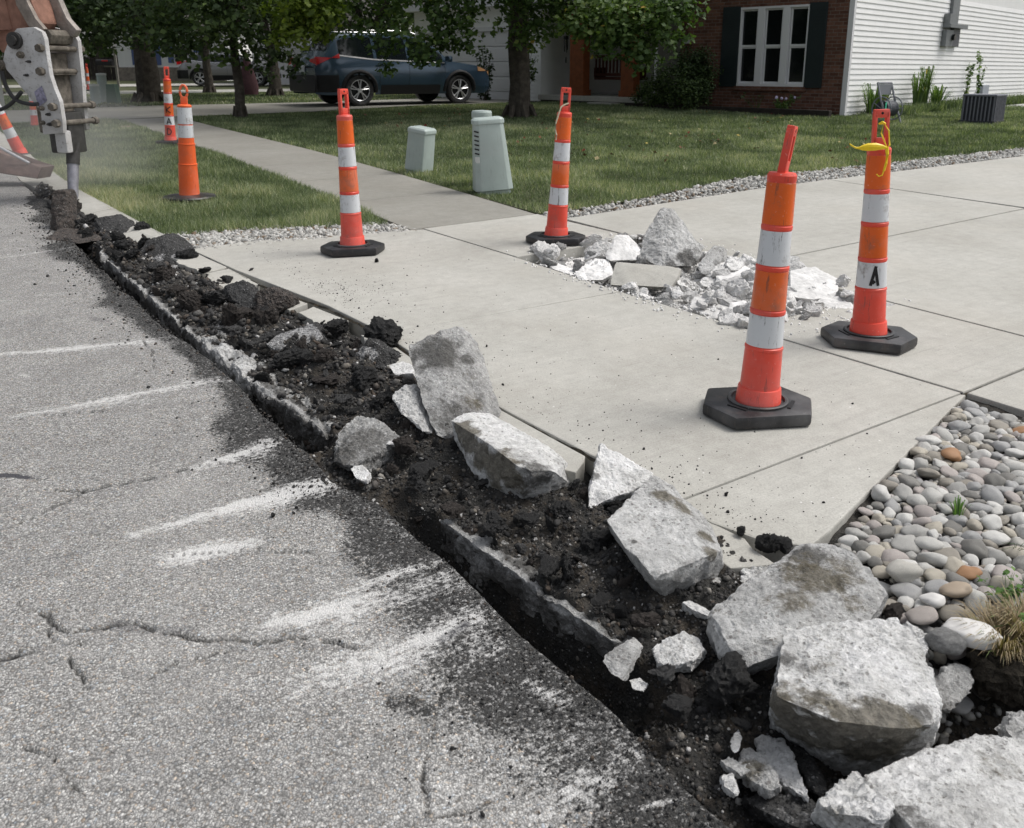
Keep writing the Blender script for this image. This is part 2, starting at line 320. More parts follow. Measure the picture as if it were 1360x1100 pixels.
def bx(bm, c, s, rot=None, bev=0):
    """box centred c with sizes s"""
    mtx = Matrix.Translation(Vector(c)) @ (rot.to_4x4() if rot is not None else Matrix.Identity(4)) @ Matrix.Diagonal((*s, 1))
    r = bmesh.ops.create_cube(bm, size=1, matrix=mtx)
    if bev:
        es = {e for v in r['verts'] for e in v.link_edges}
        bmesh.ops.bevel(bm, geom=list(es), offset=bev, segments=2, affect='EDGES', profile=.5)
    return r
def cyl(bm, p0, p1, r0, r1=None, seg=16, cap=True):
    p0, p1 = Vector(p0), Vector(p1); d = p1 - p0; r1 = r0 if r1 is None else r1
    q = d.to_track_quat('Z', 'Y').to_matrix().to_4x4()
    return bmesh.ops.create_cone(bm, cap_ends=cap, segments=seg, radius1=r0, radius2=r1, depth=d.length, matrix=Matrix.Translation((p0 + p1)/2) @ q)
def lathe(bm, prof, seg=32, c=(0, 0, 0)):
    rings = [[bm.verts.new((c[0] + r*math.cos(2*math.pi*i/seg), c[1] + r*math.sin(2*math.pi*i/seg), c[2] + z)) for i in range(seg)] for r, z in prof]
    for a, b in zip(rings, rings[1:]):
        for i in range(seg): bm.faces.new((a[i], a[(i+1) % seg], b[(i+1) % seg], b[i]))
    return rings
def tube(bm, pts, r, seg=8, r1=None):
    pts = [Vector(p) for p in pts]; n = len(pts); rings = []
    up = Vector((0, 0, 1))
    for i, p in enumerate(pts):
        d = (pts[min(i+1, n-1)] - pts[max(i-1, 0)]).normalized(); a = d.cross(up)
        if a.length < .05: a = d.cross(Vector((1, 0, 0)))
        a.normalize(); b = d.cross(a); rr = r if r1 is None else r + (r1 - r)*i/(n-1)
        rings.append([bm.verts.new(p + a*rr*math.cos(2*math.pi*k/seg) + b*rr*math.sin(2*math.pi*k/seg)) for k in range(seg)])
    for a, b in zip(rings, rings[1:]):
        for k in range(seg): bm.faces.new((a[k], b[k], b[(k+1) % seg], a[(k+1) % seg]))
    bm.faces.new(rings[0]); bm.faces.new(rings[-1][::-1])
def prism(bm, poly, d, bev=0):
    """poly: list of 3D points (planar), extruded along vector d"""
    a = [bm.verts.new(p) for p in poly]; b = [bm.verts.new(Vector(p) + Vector(d)) for p in poly]
    fs = [bm.faces.new(a[::-1]), bm.faces.new(b)]
    n = len(a)
    for i in range(n): fs.append(bm.faces.new((a[i], a[(i+1) % n], b[(i+1) % n], b[i])))
    bmesh.ops.recalc_face_normals(bm, faces=fs)
    if bev:
        es = {e for f in fs for e in f.edges}
        bmesh.ops.bevel(bm, geom=list(es), offset=bev, segments=2, affect='EDGES', profile=.6)
def inpoly(x, y, poly):
    poly = np.asarray(poly); r = np.zeros(len(x), bool); j = len(poly) - 1
    for i in range(len(poly)):
        xi, yi = poly[i]; xj, yj = poly[j]
        r ^= ((yi > y) != (yj > y)) & (x < (xj - xi)*(y - yi)/(yj - yi + 1e-12) + xi); j = i
    return r
def jag(poly, step=.08, amp=.01, seed=0, which=None):
    """subdivide and roughen the outline of an (s,t) polygon; which = indices of the rough edges"""
    out = []; n = len(poly); rr = random.Random(seed)
    for i in range(n):
        a = poly[i]; b = poly[(i+1) % n]; L = math.hypot(b[0]-a[0], b[1]-a[1]); out.append(a)
        if which is not None and i not in which: continue
        k = max(1, int(L/step)); nx, ny = -(b[1]-a[1])/L, (b[0]-a[0])/L
        for j in range(1, k):
            f = (j + rr.uniform(-.3, .3))/k; o = rr.gauss(0, amp)
            out.append((a[0] + (b[0]-a[0])*f + nx*o, a[1] + (b[1]-a[1])*f + ny*o))
    return out
def sheet(name, poly, h, mat, label=None, thick=0, kind='structure', parent=None, bev=.006):
    """ground sheet or slab from an (s,t) outline, following the grade"""
    bm = bmesh.new(); vs = [bm.verts.new((*XY(*p), 0)) for p in poly]; f = bm.faces.new(vs)
    if f.normal.z < 0 or (f.normal_update() or f.normal.z < 0): f.normal_flip()
    bmesh.ops.bisect_plane(bm, geom=bm.verts[:] + bm.edges[:] + bm.faces[:], plane_co=(0, 22, 0), plane_no=(0, 1, 0))
    if thick:
        r = bmesh.ops.extrude_face_region(bm, geom=bm.faces[:]); new = [g for g in r['geom'] if isinstance(g, bmesh.types.BMVert)]
        for v in new: v.co.z -= thick
        bmesh.ops.recalc_face_normals(bm, faces=bm.faces[:])
        if bev:
            es = [e for e in bm.edges if all(abs(v.co.z) < 1e-6 for v in e.verts) and e.is_boundary is False and any(abs(f.normal.z) < .3 for f in e.link_faces)]
            bmesh.ops.bevel(bm, geom=es, offset=bev, segments=2, affect='EDGES', profile=.6)
    for v in bm.verts: v.co.z += float(T(v.co.y)) + h
    o = bmobj(name, bm, mat, parent)
    if not parent: tag(o, label, None, None, kind)
    return o

# ------------------------------------------------------------------ broken lumps
def lump_bm(pts, edge, bev, amp, seed, fine=.42):
    bm = bmesh.new(); vs = [bm.verts.new(p) for p in pts]
    r = bmesh.ops.convex_hull(bm, input=vs)
    kill = [g for g in r['geom_interior'] if isinstance(g, bmesh.types.BMVert)] + [g for g in r['geom_unused'] if isinstance(g, bmesh.types.BMVert)]
    if kill: bmesh.ops.delete(bm, geom=list(set(kill)), context='VERTS')
    bmesh.ops.dissolve_limit(bm, angle_limit=R(6), verts=bm.verts[:], edges=bm.edges[:])
    bmesh.ops.triangulate(bm, faces=bm.faces[:])
    for it in range(7):
        es = [e for e in bm.edges if e.calc_length() > edge]
        if not es: break
        bmesh.ops.subdivide_edges(bm, edges=es, cuts=1); bmesh.ops.triangulate(bm, faces=bm.faces[:])
    bmesh.ops.remove_doubles(bm, verts=bm.verts[:], dist=edge*.05)
    bm.normal_update()
    co = np.array([v.co[:] for v in bm.verts]); no = np.array([v.normal[:] for v in bm.verts])
    size = np.ptp(co, axis=0).max(); r = np.random.default_rng(seed + 7); q = co/size
    # knock the corners and arrises off with small rough facets
    for k in range(8):
        d = r.normal(0, 1, 3); d /= np.linalg.norm(d); pr = co@d; hi = pr.max(); lim = hi - size*r.uniform(.008, .035)
        lim = lim + fbm(q, 9., 2, seed + k)*size*.012; co = co - np.outer(np.maximum(0, pr - lim), d)
    # fractured surface: rough at every scale, ridged so that it reads as broken and not as worn
    d = fbm(q, 2.6, 2, seed)*amp*.45 + (.5 - np.abs(fbm(q, 7., 3, seed + 3)))*amp*.5 + fbm(q, 20., 3, seed + 9, .6)*amp*fine + (.4 - np.abs(fbm(q, 34., 2, seed + 5)))*amp*fine*.8
    co2 = co + no*d[:, None]
    for v, c in zip(bm.verts, co2): v.co = c
    return bm
def on_mesh(co, p):                          # the point of the piece that a survey point lies on
    c = np.array([0, 0, CH]); d = np.array(p) - c; d = d/np.linalg.norm(d); v = co - c; k = v@d; perp = np.linalg.norm(v - k[:, None]*d, axis=1)
    near_ = perp < max(.02, perp.min()*1.5); i = np.where(near_)[0]; return co[i[np.argmin(k[i])]]
def spots_attr(o, dirt=(), brown=(), seed=0):
    me = o.data; n = len(me.vertices); co = np.empty(n*3, np.float32); me.vertices.foreach_get('co', co); co = co.reshape(-1, 3) + np.array(o.location)
    for nm, L in (('dirt', dirt), ('brown', brown)):
        a = np.zeros(n)
        for (p, r, s) in L:
            d = np.linalg.norm(co - on_mesh(co, p), axis=1)/r + fbm(co, 22., 4, seed)*.35
            a = np.maximum(a, s*sst(1.35, .35, d))
        at = me.attributes.new(nm, 'FLOAT', 'POINT'); at.data.foreach_set('value', a.astype(np.float32))
def hero(name, label, cat, pts, mat, back=None, dirt=(), brown=(), edge=.0095, bev=.008, amp=.012, seed=0, group=None):
    """pts: (px,py,Y) surveyed corners turned into points of the place; back: offset that gives the piece its thickness"""
    w3 = [P(*p) for p in pts]
    if back: w3 += [p + Vector(back) for p in w3]
    c = sum(w3, Vector())/len(w3)
    bm = lump_bm([p - c for p in w3], edge, bev, amp, seed)
    o = bmobj(name, bm, mat, None, True, c); spots_attr(o, [(P(*a), r, s) for a, r, s in dirt], [(P(*a), r, s) for a, r, s in brown], seed)
    return tag(o, label, cat, group)
def proto_lump(seed, shape='chunk', edge=.09):
    rr = random.Random(seed); pts = []
    n = {'chunk': 13, 'slab': 12, 'shard': 8, 'round': 30}[shape]
    for i in range(n):
        v = Vector((rr.gauss(0, 1), rr.gauss(0, 1), rr.gauss(0, 1))).normalized()*rr.uniform(.8, 1)
        if shape == 'slab': v = Vector((v.x, v.y, .28 if i % 2 else -.28)); v.xy = v.xy.normalized()*rr.uniform(.7, 1)
        if shape == 'shard': v = Vector((v.x, v.y*.55, v.z*.3))
        pts.append(v)
    if shape == 'slab': pts += [Vector((p.x*.9, p.y*.9, -p.z)) for p in pts[::2]]
    return pts
def proto_mesh(name, shape, seed, edge, bev, amp, mat):
    bm = lump_bm(proto_lump(seed, shape), edge, bev, amp, seed)
    me = bpy.data.meshes.new(name); bm.to_mesh(me); bm.free(); me.materials.append(mat)
    me.polygons.foreach_set('use_smooth', np.ones(len(me.polygons), bool))
    try: me.set_sharp_from_angle(angle=R(22))
    except Exception: pass
    return me
def put(name, me, loc, sca, rot, label, cat, group=None, mat=None):
    o = bpy.data.objects.new(name, me); o.location = loc; o.scale = sca; o.rotation_euler = rot; link(o)
    if mat:
        o.material_slots[0].link = 'OBJECT'; o.material_slots[0].material = mat
    return tag(o, label, cat, group)

# low poly pebble clouds -------------------------------------------------------
def ico(sub):
    bm = bmesh.new(); bmesh.ops.create_icosphere(bm, subdivisions=sub, radius=1)
    v = np.array([x.co[:] for x in bm.verts]); f = np.array([[x.index for x in q.verts] for q in bm.faces]); bm.free(); return v, f
ICO1, ICO2, ICO3 = ico(1), ico(2), ico(3)
def rotm(n, full=True, tilt=.4):
    a = rng.uniform(0, 2*np.pi, n); b = rng.uniform(0, np.pi, n) if full else rng.normal(0, tilt, n); c = rng.uniform(0, 2*np.pi, n) if full else rng.normal(0, tilt, n)
    ca, sa, cb, sb, cc, sn = np.cos(a), np.sin(a), np.cos(b), np.sin(b), np.cos(c), np.sin(c)
    Z = np.zeros(n); O = np.ones(n)
    Rz = np.stack([ca, -sa, Z, sa, ca, Z, Z, Z, O], 1).reshape(-1, 3, 3); Rx = np.stack([O, Z, Z, Z, cb, -sb, Z, sb, cb], 1).reshape(-1, 3, 3)
    Ry = np.stack([cc, Z, sn, Z, O, Z, -sn, Z, cc], 1).reshape(-1, 3, 3); return Rz @ Rx @ Ry
def cloud(name, pos, size, mat, base=ICO1, rough=.28, flatn=.6, label=None, tint=None, full=True, kind='stuff', smooth=False, parent=None):
    n = len(pos); v, f = base; nv = len(v)
    jit = 1 + rng.uniform(-rough, rough, (n, nv, 1)); sca = np.stack([rng.uniform(.75, 1.25, n), rng.uniform(.6, 1., n), rng.uniform(flatn*.7, flatn*1.2, n)], 1)*size[:, None]
    q = v[None]*jit*sca[:, None, :]; q = np.einsum('nij,nkj->nki', rotm(n, full), q) + pos[:, None, :]
    ff = (f[None] + (np.arange(n)*nv)[:, None, None]).reshape(-1, 3)
    tt = rng.uniform(0, 1, n) if tint is None else tint
    o = npmesh(name, q.reshape(-1, 3), ff, mat, parent, {'tint': np.repeat(tt, nv)}, smooth); return tag(o, label, None, None, kind)


# =================================================================== THE SETTING
# edge of the sawn road and face of the old gutter strip, (s, t) along / across the street
ES = np.array([-8, .9, 1.19, 1.5, 1.71, 1.93, 2.34, 2.57, 2.82, 3.88, 4.92, 6.03, 7.13, 9.0, 9.6, 130]); ET = np.array([1.05, 1.05, 1.07, 1.05, 1.05, 1.06, 1.04, .98, 1.0, .99, .93, .9, .89, .92, .92, .9])
FS = np.array([-8, 1.3, 1.75, 2.2, 3.19, 3.86, 6.92, 8, 130]); FT = np.array([1.27, 1.25, 1.22, 1.19, 1.13, 1.06, .99, .97, .97])
def t_edge(s): return np.interp(s, ES, ET)
def t_face(s): return np.interp(s, FS, FT)
def segd(S, Tt, a, b):
    ax, ay = a; bx_, by = b; L2 = (bx_-ax)**2 + (by-ay)**2 + 1e-9
    k = np.clip(((S-ax)*(bx_-ax) + (Tt-ay)*(by-ay))/L2, 0, 1)
    return np.hypot(S - ax - k*(bx_-ax), Tt - ay - k*(by-ay)), k

# ---- ground that everything lies on
bm = bmesh.new()
for x0, x1, y0, y1 in ((-420, 420, -60, 22), (-420, 420, 22, 700)):
    vs = [bm.verts.new((x, y, float(T(y)) - .42)) for x, y in ((x0, y0), (x1, y0), (x1, y1), (x0, y1))]; bm.faces.new(vs)
mg = M('ground_soil', .95, .1); mg.col(mg.ramp(mg.noise(.4, 5), (.3, (.05, .06, .03)), (.7, (.09, .09, .05))))
tag(bmobj('ground', bm, mg.m), kind='structure')

# ---- road: one sheet with its sawn edge, hairline cracks sunk into it, scrapes and tar as wear
sc_rows = list(np.geomspace(.55, 11, 640)); rows = np.array([-8, -5, -3, -1.5, -.6, 0, .3] + sc_rows + [11.6, 12.4, 13.5, 15, 17, 20, 24, 26.5, 30, 40, 60, 90, 130])
# the grade bends at y = 22: fine enough steps there
cf = np.concatenate([[-9.5, -7, -5, -3.5, -2.4, -1.6, -1.1, -.75, -.5, -.35], np.linspace(-.22, 1, 190)])
rs = len(rows); cs_ = len(cf)
Sg = np.repeat(rows, cs_); fr = np.tile(cf, rs)
te = t_edge(rows) + fbm(np.stack([rows*7, rows*0, rows*0], 1), 1, 4, 3)*.008 - np.maximum(0, fbm(np.stack([rows*3, rows*0+4, rows*0], 1), 1, 3, 8))*.022*(rows < 9.6)
teg = np.repeat(te, cs_); Tg = np.where(fr < -.22, fr, fr*teg)
near = (Sg > .3) & (Sg < 11.5) & (fr > -.3)
P3 = np.stack([Sg, Tg, Sg*0], 1)
wob = fbm(P3, 9, 4, 5)*.012; wob2 = fbm(P3, 9, 4, 6)*.012; Sw = Sg + wob; Tw = Tg + wob2
cracks = [([(-30, 880), (0, 877), (50, 865), (80, 855), (110, 855)], 3), ([(0, 795), (40, 806), (60, 820), (100, 838), (150, 830), (180, 825), (215, 840), (250, 850), (300, 851), (345, 857), (385, 846), (450, 850), (478, 862)], 3),
 ([(70, 650), (115, 652), (150, 643), (200, 635), (255, 620), (300, 614), (345, 616), (400, 625)], 2.2), ([(115, 652), (85, 668), (28, 690), (-20, 720)], 1.6), ([(62, 812), (68, 840), (74, 850)], 1.6), ([(90, 875), (105, 900), (120, 918)], 2),
 ([(572, 968), (563, 1010), (560, 1040), (562, 1075), (548, 1110)], 1.5), ([(560, 1085), (610, 1078), (650, 1060)], 1.2), ([(10, 990), (60, 1000), (110, 1050)], 1.5), ([(210, 738), (300, 732), (420, 735)], 1.1), ([(200, 492), (205, 470), (190, 455)], 1.3), ([(610, 880), (580, 925), (572, 968)], 1.2),
 ([(0, 560), (60, 552), (140, 545)], .8), ([(200, 900), (245, 875), (300, 872)], 1.2), ([(640, 690), (655, 720), (700, 760)], 1.)]
crack = np.zeros(len(Sg))
for pl, wd in cracks:
    q = [gst(*p) for p in pl]
    for a, b in zip(q, q[1:]):
        d, k = segd(Sw, Tw, a, b); wdm = wd*.0011*(1 + 1.3*fbm(P3[:, [0, 1, 2]], 14, 3, 2))
        crack = np.maximum(crack, np.clip(1.25 - d/np.maximum(wdm, 6e-4)/1.6, 0, 1))
scr = np.zeros(len(Sg))
for (a, b, wa, wb, st_) in [((5, 470), (200, 455), 7, 7, .85), ((70, 462), (262, 446), 2.5, 3, .5), ((0, 344), (115, 325), 3, 2, .6), ((0, 332), (60, 328), 2.5, 2, .5), ((0, 400), (140, 382), 2.5, 2, .42), ((0, 417), (160, 400), 2, 2, .35), ((20, 553), (280, 508), 7, 13, .75), ((120, 545), (260, 515), 3, 3, .4),
 ((262, 622), (352, 592), 6, 12, .95), ((180, 708), (300, 678), 7, 12, .85), ((290, 680), (450, 634), 11, 14, 1.1), ((232, 738), (330, 724), 17, 10, 1.), ((262, 728), (310, 716), 12, 8, .6), ((368, 828), (470, 800), 14, 20, .95), ((420, 800), (600, 740), 14, 7, .7), ((430, 815), (560, 790), 20, 16, .5), ((400, 838), (520, 830), 6, 6, .5), ((470, 820), (620, 770), 5, 9, .55), ((540, 850), (640, 800), 8, 12, .55),
 ((400, 912), (520, 858), 18, 24, .7), ((500, 880), (640, 818), 20, 17, .85), ((600, 900), (660, 850), 5, 5, .5), ((560, 915), (600, 912), 6, 6, .6), ((590, 980), (650, 985), 8, 12, .45), ((705, 905), (748, 935), 12, 12, .62), ((720, 1075), (830, 1010), 26, 22, .62), ((760, 1050), (850, 1000), 8, 10, .6), ((860, 1075), (910, 1058), 5, 5, .7), ((680, 1050), (730, 1040), 16, 18, .35), ((640, 1045), (690, 1090), 12, 18, .4), ((800, 975), (850, 1000), 8, 8, .5), ((140, 405), (120, 410), 2, 2, .3), ((25, 497), (40, 500), 5, 5, .6), ((700, 960), (780, 1000), 10, 12, .4), ((480, 690), (540, 700), 8, 6, .35), ((520, 705), (555, 715), 5, 5, .4)]:
    A_, B_ = gst(*a), gst(*b); mY = (G(*a).y + G(*b).y)/2; d, k = segd(Sw, Tw, A_, B_)
    wd = (wa + (wb-wa)*k)*mY/FL*1.75
    wd = wd*(1.25 + .6*fbm(P3, 6, 3, 61)); scr = np.maximum(scr, 1.05*st_*np.clip(1.1 - d/wd, 0, 1)**.8*(1 - .5*np.abs(k-.5)))
for (a, b, wa, st_) in [((385, 835), (600, 775), 34, .42), ((430, 905), (640, 850), 34, .42), ((560, 1060), (880, 960), 60, .30), ((250, 630), (350, 600), 18, .35), ((200, 700), (440, 650), 22, .3), ((50, 545), (280, 525), 14, .28), ((60, 468), (240, 455), 10, .3), ((1, 340), (110, 330), 8, .3)]:
    A_, B_ = gst(*a), gst(*b); mY = (G(*a).y + G(*b).y)/2; d, k = segd(Sw, Tw, A_, B_); scr = np.maximum(scr, st_*np.clip(1.2 - d/(wa*mY/FL*1.75), 0, 1)*(1 + .6*fbm(P3, 8, 3, 62)))
scr = scr*near
tar = np.zeros(len(Sg))
for (a, b, wa, st_) in [((-5, 632), (36, 634), 4.5, 1), ((38, 634), (70, 634), 2.5, .7), ((65, 742), (100, 738), 6, .45), ((150, 828), (250, 840), 12, .5), ((345, 860), (460, 862), 12, .42), ((0, 800), (60, 806), 8, .4), ((570, 1070), (560, 1040), 14, .4), ((590, 850), (625, 830), 9, .55), ((125, 422), (140, 428), 7, .5), ((645, 890), (700, 870), 9, .3)]:
    A_, B_ = gst(*a), gst(*b); mY = (G(*a).y + G(*b).y)/2; d, k = segd(Sw, Tw, A_, B_); tar = np.maximum(tar, st_*np.clip(1.5 - d/(wa*mY/FL*1.5), 0, 1))
de = teg - Tg
dwid = .13 + .22*sst(-.1, .55, fbm(np.stack([Sg, Sg*0, Sg*0], 1), 1.3, 3, 12)) + .22*sst(1.75, 1.2, Sg) + .16*np.exp(-((Sg-2.95)/.4)**2) + .1*np.exp(-((Sg-2.1)/.3)**2)
dark = np.clip(1.08 - de/dwid, 0, 1)*(Sg < 9.8) + .35*np.clip(fbm(P3, 5, 4, 21), 0, 1)*sst(.55, .1, de)
for (a, b, wa, st_) in [((530, 935), (560, 945), 18, .6), ((370, 560), (440, 650), 42, .85), ((330, 460), (400, 560), 16, .3), ((60, 315), (120, 330), 16, .45), ((450, 668), (540, 720), 26, .62), ((560, 740), (720, 870), 30, .62), ((640, 850), (700, 900), 20, .5), ((600, 960), (860, 1080), 70, .40), ((660, 900), (760, 960), 30, .5), ((700, 980), (740, 1010), 22, .6), ((790, 1060), (860, 1040), 12, .5), ((60, 300), (60, 320), 14, .4)]:
    A_, B_ = gst(*a), gst(*b); mY = (G(*a).y + G(*b).y)/2; d, k = segd(Sw, Tw, A_, B_); dark = np.maximum(dark, st_*np.clip(1.4 - d/(wa*mY/FL*1.7), 0, 1))
Z = fbm(P3, 1.1, 2, 31)*.004 - .012*crack*near + fbm(P3, 140, 1, 32)*.0006*near
Z = Z + fbm(P3, 45, 2, 33)*.002*near*sst(.25, 0, de)
Xw, Yw = XY(Sg, Tg)
verts = np.stack([Xw, Yw, T(Yw) + Z], 1)
idx = np.arange(rs*cs_).reshape(rs, cs_)
quads = np.stack([idx[:-1, :-1], idx[:-1, 1:], idx[1:, 1:], idx[1:, :-1]], -1).reshape(-1, 4)[:, ::-1]
# the broken face of the asphalt below its edge
eb = idx[:, -1]; under = []
for lv, (dz, dt) in enumerate(((-.03, .004), (-.075, -.012), (-.18, .01), (-.39, .0))):
    tt = te + dt + fbm(np.stack([rows*20, rows*0+lv, rows*0], 1), 1, 3, 40+lv)*.009; x, y = XY(rows, tt); under.append(np.stack([x, y, T(y) + dz], 1))
nv0 = len(verts); verts = np.concatenate([verts] + under); lay = [eb] + [nv0 + np.arange(rs) + k*rs for k in range(4)]
sk = np.concatenate([np.stack([a[:-1], b[:-1], b[1:], a[1:]], 1) for a, b in zip(lay, lay[1:])])[:, ::-1]
pad = lambda a, v=0.: np.concatenate([a, np.full(4*rs, v)])
o = npmesh('road', verts, np.concatenate([quads, sk])[:, ::-1], mt['road'], None, {'crack': pad(crack*near), 'scrape': pad(scr), 'tar': pad(tar*near), 'dark': pad(dark, .75)}, True)
tag(o, kind='structure')

# ---- driveway, apron and sidewalk slabs with real joints between them
drive = empty('driveway', WP(2.8, 4), 0, kind='structure')
g_ = .004
def panel(poly, h=.02, parent=drive, thick=.12, name='concrete_panel', bev=.007): return sheet(name, poly, h, mt['conc'], thick=thick, parent=parent, bev=bev)
def wrap(parent, objs):
    for o_ in objs: o_.matrix_parent_inverse = Matrix.Translation(-parent.location)
Lp = []
Lp.append(panel([(1.77+g_, 1.82), (1.74+g_, 3.44), (2.75, 3.375), (3.77-g_, 3.305), (3.85-g_, 2.0), (3.855-g_, 1.80), (3.3, 1.775), (2.7, 1.77), (2.2, 1.80)]))
Lp.append(panel([(3.85+g_, 1.81), (3.77+g_, 3.305), (4.9, 3.29), (6.08, 3.232), (6.42, 1.96), (6.40, 1.52), (5.6, 1.60), (4.48, 1.77)]))
Lp.append(panel([(1.77-g_, 1.82), (1.74-g_, 3.42), (1.72, 3.435), (1.38, 2.07), (1.36, 1.95), (1.45, 1.86), (1.62, 1.81)]))
# the broken outer strip of the apron towards the street
Lp.append(panel(jag([(6.52, 1.36), (6.54, 1.50), (6.0, 1.545), (5.72, 1.575), (5.66, 1.40), (6.0, 1.34)], .06, .01, 1, (0, 3, 4, 5)), .018, bev=.004))
Lp.append(panel(jag([(5.65, 1.42), (5.70, 1.58), (5.2, 1.618), (5.15, 1.45), (5.35, 1.38)], .06, .012, 2, (0, 2, 3, 4)), .012, bev=.004))
Lp.append(panel(jag([(5.0, 1.50), (5.0, 1.63), (4.62, 1.70), (4.55, 1.57), (4.75, 1.50)], .05, .012, 3, (0, 2, 3, 4)), .012, bev=.004))
Lp.append(panel(jag([(4.50, 1.60), (4.56, 1.71), (4.2, 1.765), (4.1, 1.70), (4.28, 1.60)], .05, .01, 4, (0, 2, 3, 4)), .006, bev=.004))
Lp.append(panel(jag([(3.95, 1.72), (3.84, 1.79), (3.42, 1.765), (3.40, 1.64), (3.6, 1.60)], .05, .012, 5, (0, 2, 3, 4)), .004, bev=.004))
Lp.append(panel(jag([(2.95, 1.60), (2.92, 1.757), (2.2, 1.785), (2.12, 1.68), (2.5, 1.58)], .05, .012, 6, (0, 2, 3, 4)), .014, bev=.004))
Lp.append(panel(jag([(1.72, 1.70), (1.74, 1.80), (1.5, 1.83), (1.36, 1.80), (1.42, 1.68)], .05, .01, 7, (0, 2, 3, 4)), .016, bev=.004))
# beyond the sidewalk
Lp.append(panel([(1.76, 4.42), (1.74, 8.18), (3.78, 8.15), (3.77, 4.42)], .024))
Lp.append(panel([(3.79, 4.42), (3.80, 8.15), (5.96, 8.2), (5.95, 6.96), (5.82, 4.9), (5.78, 4.42)], .024))
Lp.append(panel([(-.6, 4.42), (-.6, 8.2), (1.73, 8.18), (1.73, 4.42)], .024))
for k in range(3):
    t0 = 8.2 + k*4.1
    Lp.append(panel([(1.74, t0+.01), (1.74, t0+4.1), (3.79, t0+4.1), (3.79, t0+.01)], .024)); Lp.append(panel([(3.81, t0+.01), (3.81, t0+4.1), (5.84, t0+4.1), (5.95, t0+.01)], .024))
    Lp.append(panel([(-.6, t0+.01), (-.6, t0+4.1), (1.72, t0+4.1), (1.72, t0+.01)], .024))
wrap(drive, Lp)
side = empty('sidewalk', WP(8, 3.8), 0, kind='structure'); Ls = []
def swp(s0, s1, a0, a1, b0, b1): Ls.append(panel([(s0, a0), (s0, b0), (s1, b1), (s1, a1)], .022, side)); Ls[-1].data.materials[0] = mt['walk' if s0 > 6 else 'conc']
swp(1.74, 2.86, 3.451, 3.379, 4.41, 4.41)
swp(.25, 1.725, 3.50, 3.455, 4.41, 4.41); swp(-1.2, .24, 3.54, 3.50, 4.44, 4.42)
swp(4.86, 6.10, 3.302, 3.243, 4.41, 4.36)
SWi = lambda s: np.interp(s, [6, 8.1, 12, 17.3, 24, 40], [3.13, 3.24, 3.39, 3.42, 3.5, 4.2]); SWo = lambda s: np.interp(s, [6, 8.5, 11.5, 17, 24, 40], [4.34, 4.50, 4.62, 4.6, 4.7, 5.4])
s = 6.115
while s < 19.2: e = min(s + 1.5, 19.3); swp(s, e - .012, SWi(s), SWi(e), SWo(s), SWo(e)); s = e
s = 23.5
while s < 34: e = s + 1.5; swp(s, e - .012, SWi(s), SWi(e), SWo(s), SWo(e)); s = e
wrap(side, Ls)
# tarred felt and dry debris in the joints
mj = M('joint_filler', .95, .1); mj.col(mj.ramp(mj.noise(26, 4, .7), (.38, (.04, .038, .034)), (.55, (.085, .075, .058)), (.72, (.20, .13, .07)))); mj.bump(mj.noise(120, 3), .003)
for pl, wd in (([(1.74, 3.446), (2.75, 3.381), (3.77, 3.311), (4.9, 3.297), (6.1, 3.238)], .012), ([(1.76, 1.81), (2.3, 1.796), (2.75, 1.768), (3.3, 1.77), (3.85, 1.795), (4.48, 1.755), (5.19, 1.61), (6.4, 1.512)], .012),
 ([(3.854, 1.79), (3.768, 3.3)], .008), ([(1.77, 1.81), (1.738, 3.43), (1.71, 4.4)], .006), ([(3.78, 4.42), (3.79, 8.15), (3.8, 12.4)], .006), ([(1.7, 4.415), (2.86, 4.415), (5.8, 4.415)], .006), ([gst(1252, 217), gst(1262, 220), gst(1274, 227), gst(1290, 229), gst(1300, 234)], .006)):
    bm = bmesh.new()
    for a, b in zip(pl, pl[1:]):
        L = math.hypot(b[0]-a[0], b[1]-a[1]); n = max(2, int(L/.03)); nx, ny = -(b[1]-a[1])/L, (b[0]-a[0])/L; ra = []
        for i in range(n + 1):
            f = i/n; s_, t_ = a[0] + (b[0]-a[0])*f, a[1] + (b[1]-a[1])*f; j = .3*wd*mn.noise(Vector((s_*9, t_*9, wd*99)))
            ra.append([bm.verts.new(WP(s_ + nx*q + nx*j, t_ + ny*q + ny*j, (.0135 if q == 0 else .004) + .007*mn.noise(Vector((s_*22, t_*22, q*99))))) for q in (-wd/2, 0, wd/2)])
        for r0, r1 in zip(ra, ra[1:]):
            for k in (0, 1): bm.faces.new((r0[k], r0[k+1], r1[k+1], r1[k]))
    bmesh.ops.recalc_face_normals(bm, faces=bm.faces[:])
    o = bmobj('joint_filler', bm, mj.m, drive, True); o.matrix_parent_inverse = Matrix.Translation(-drive.location)

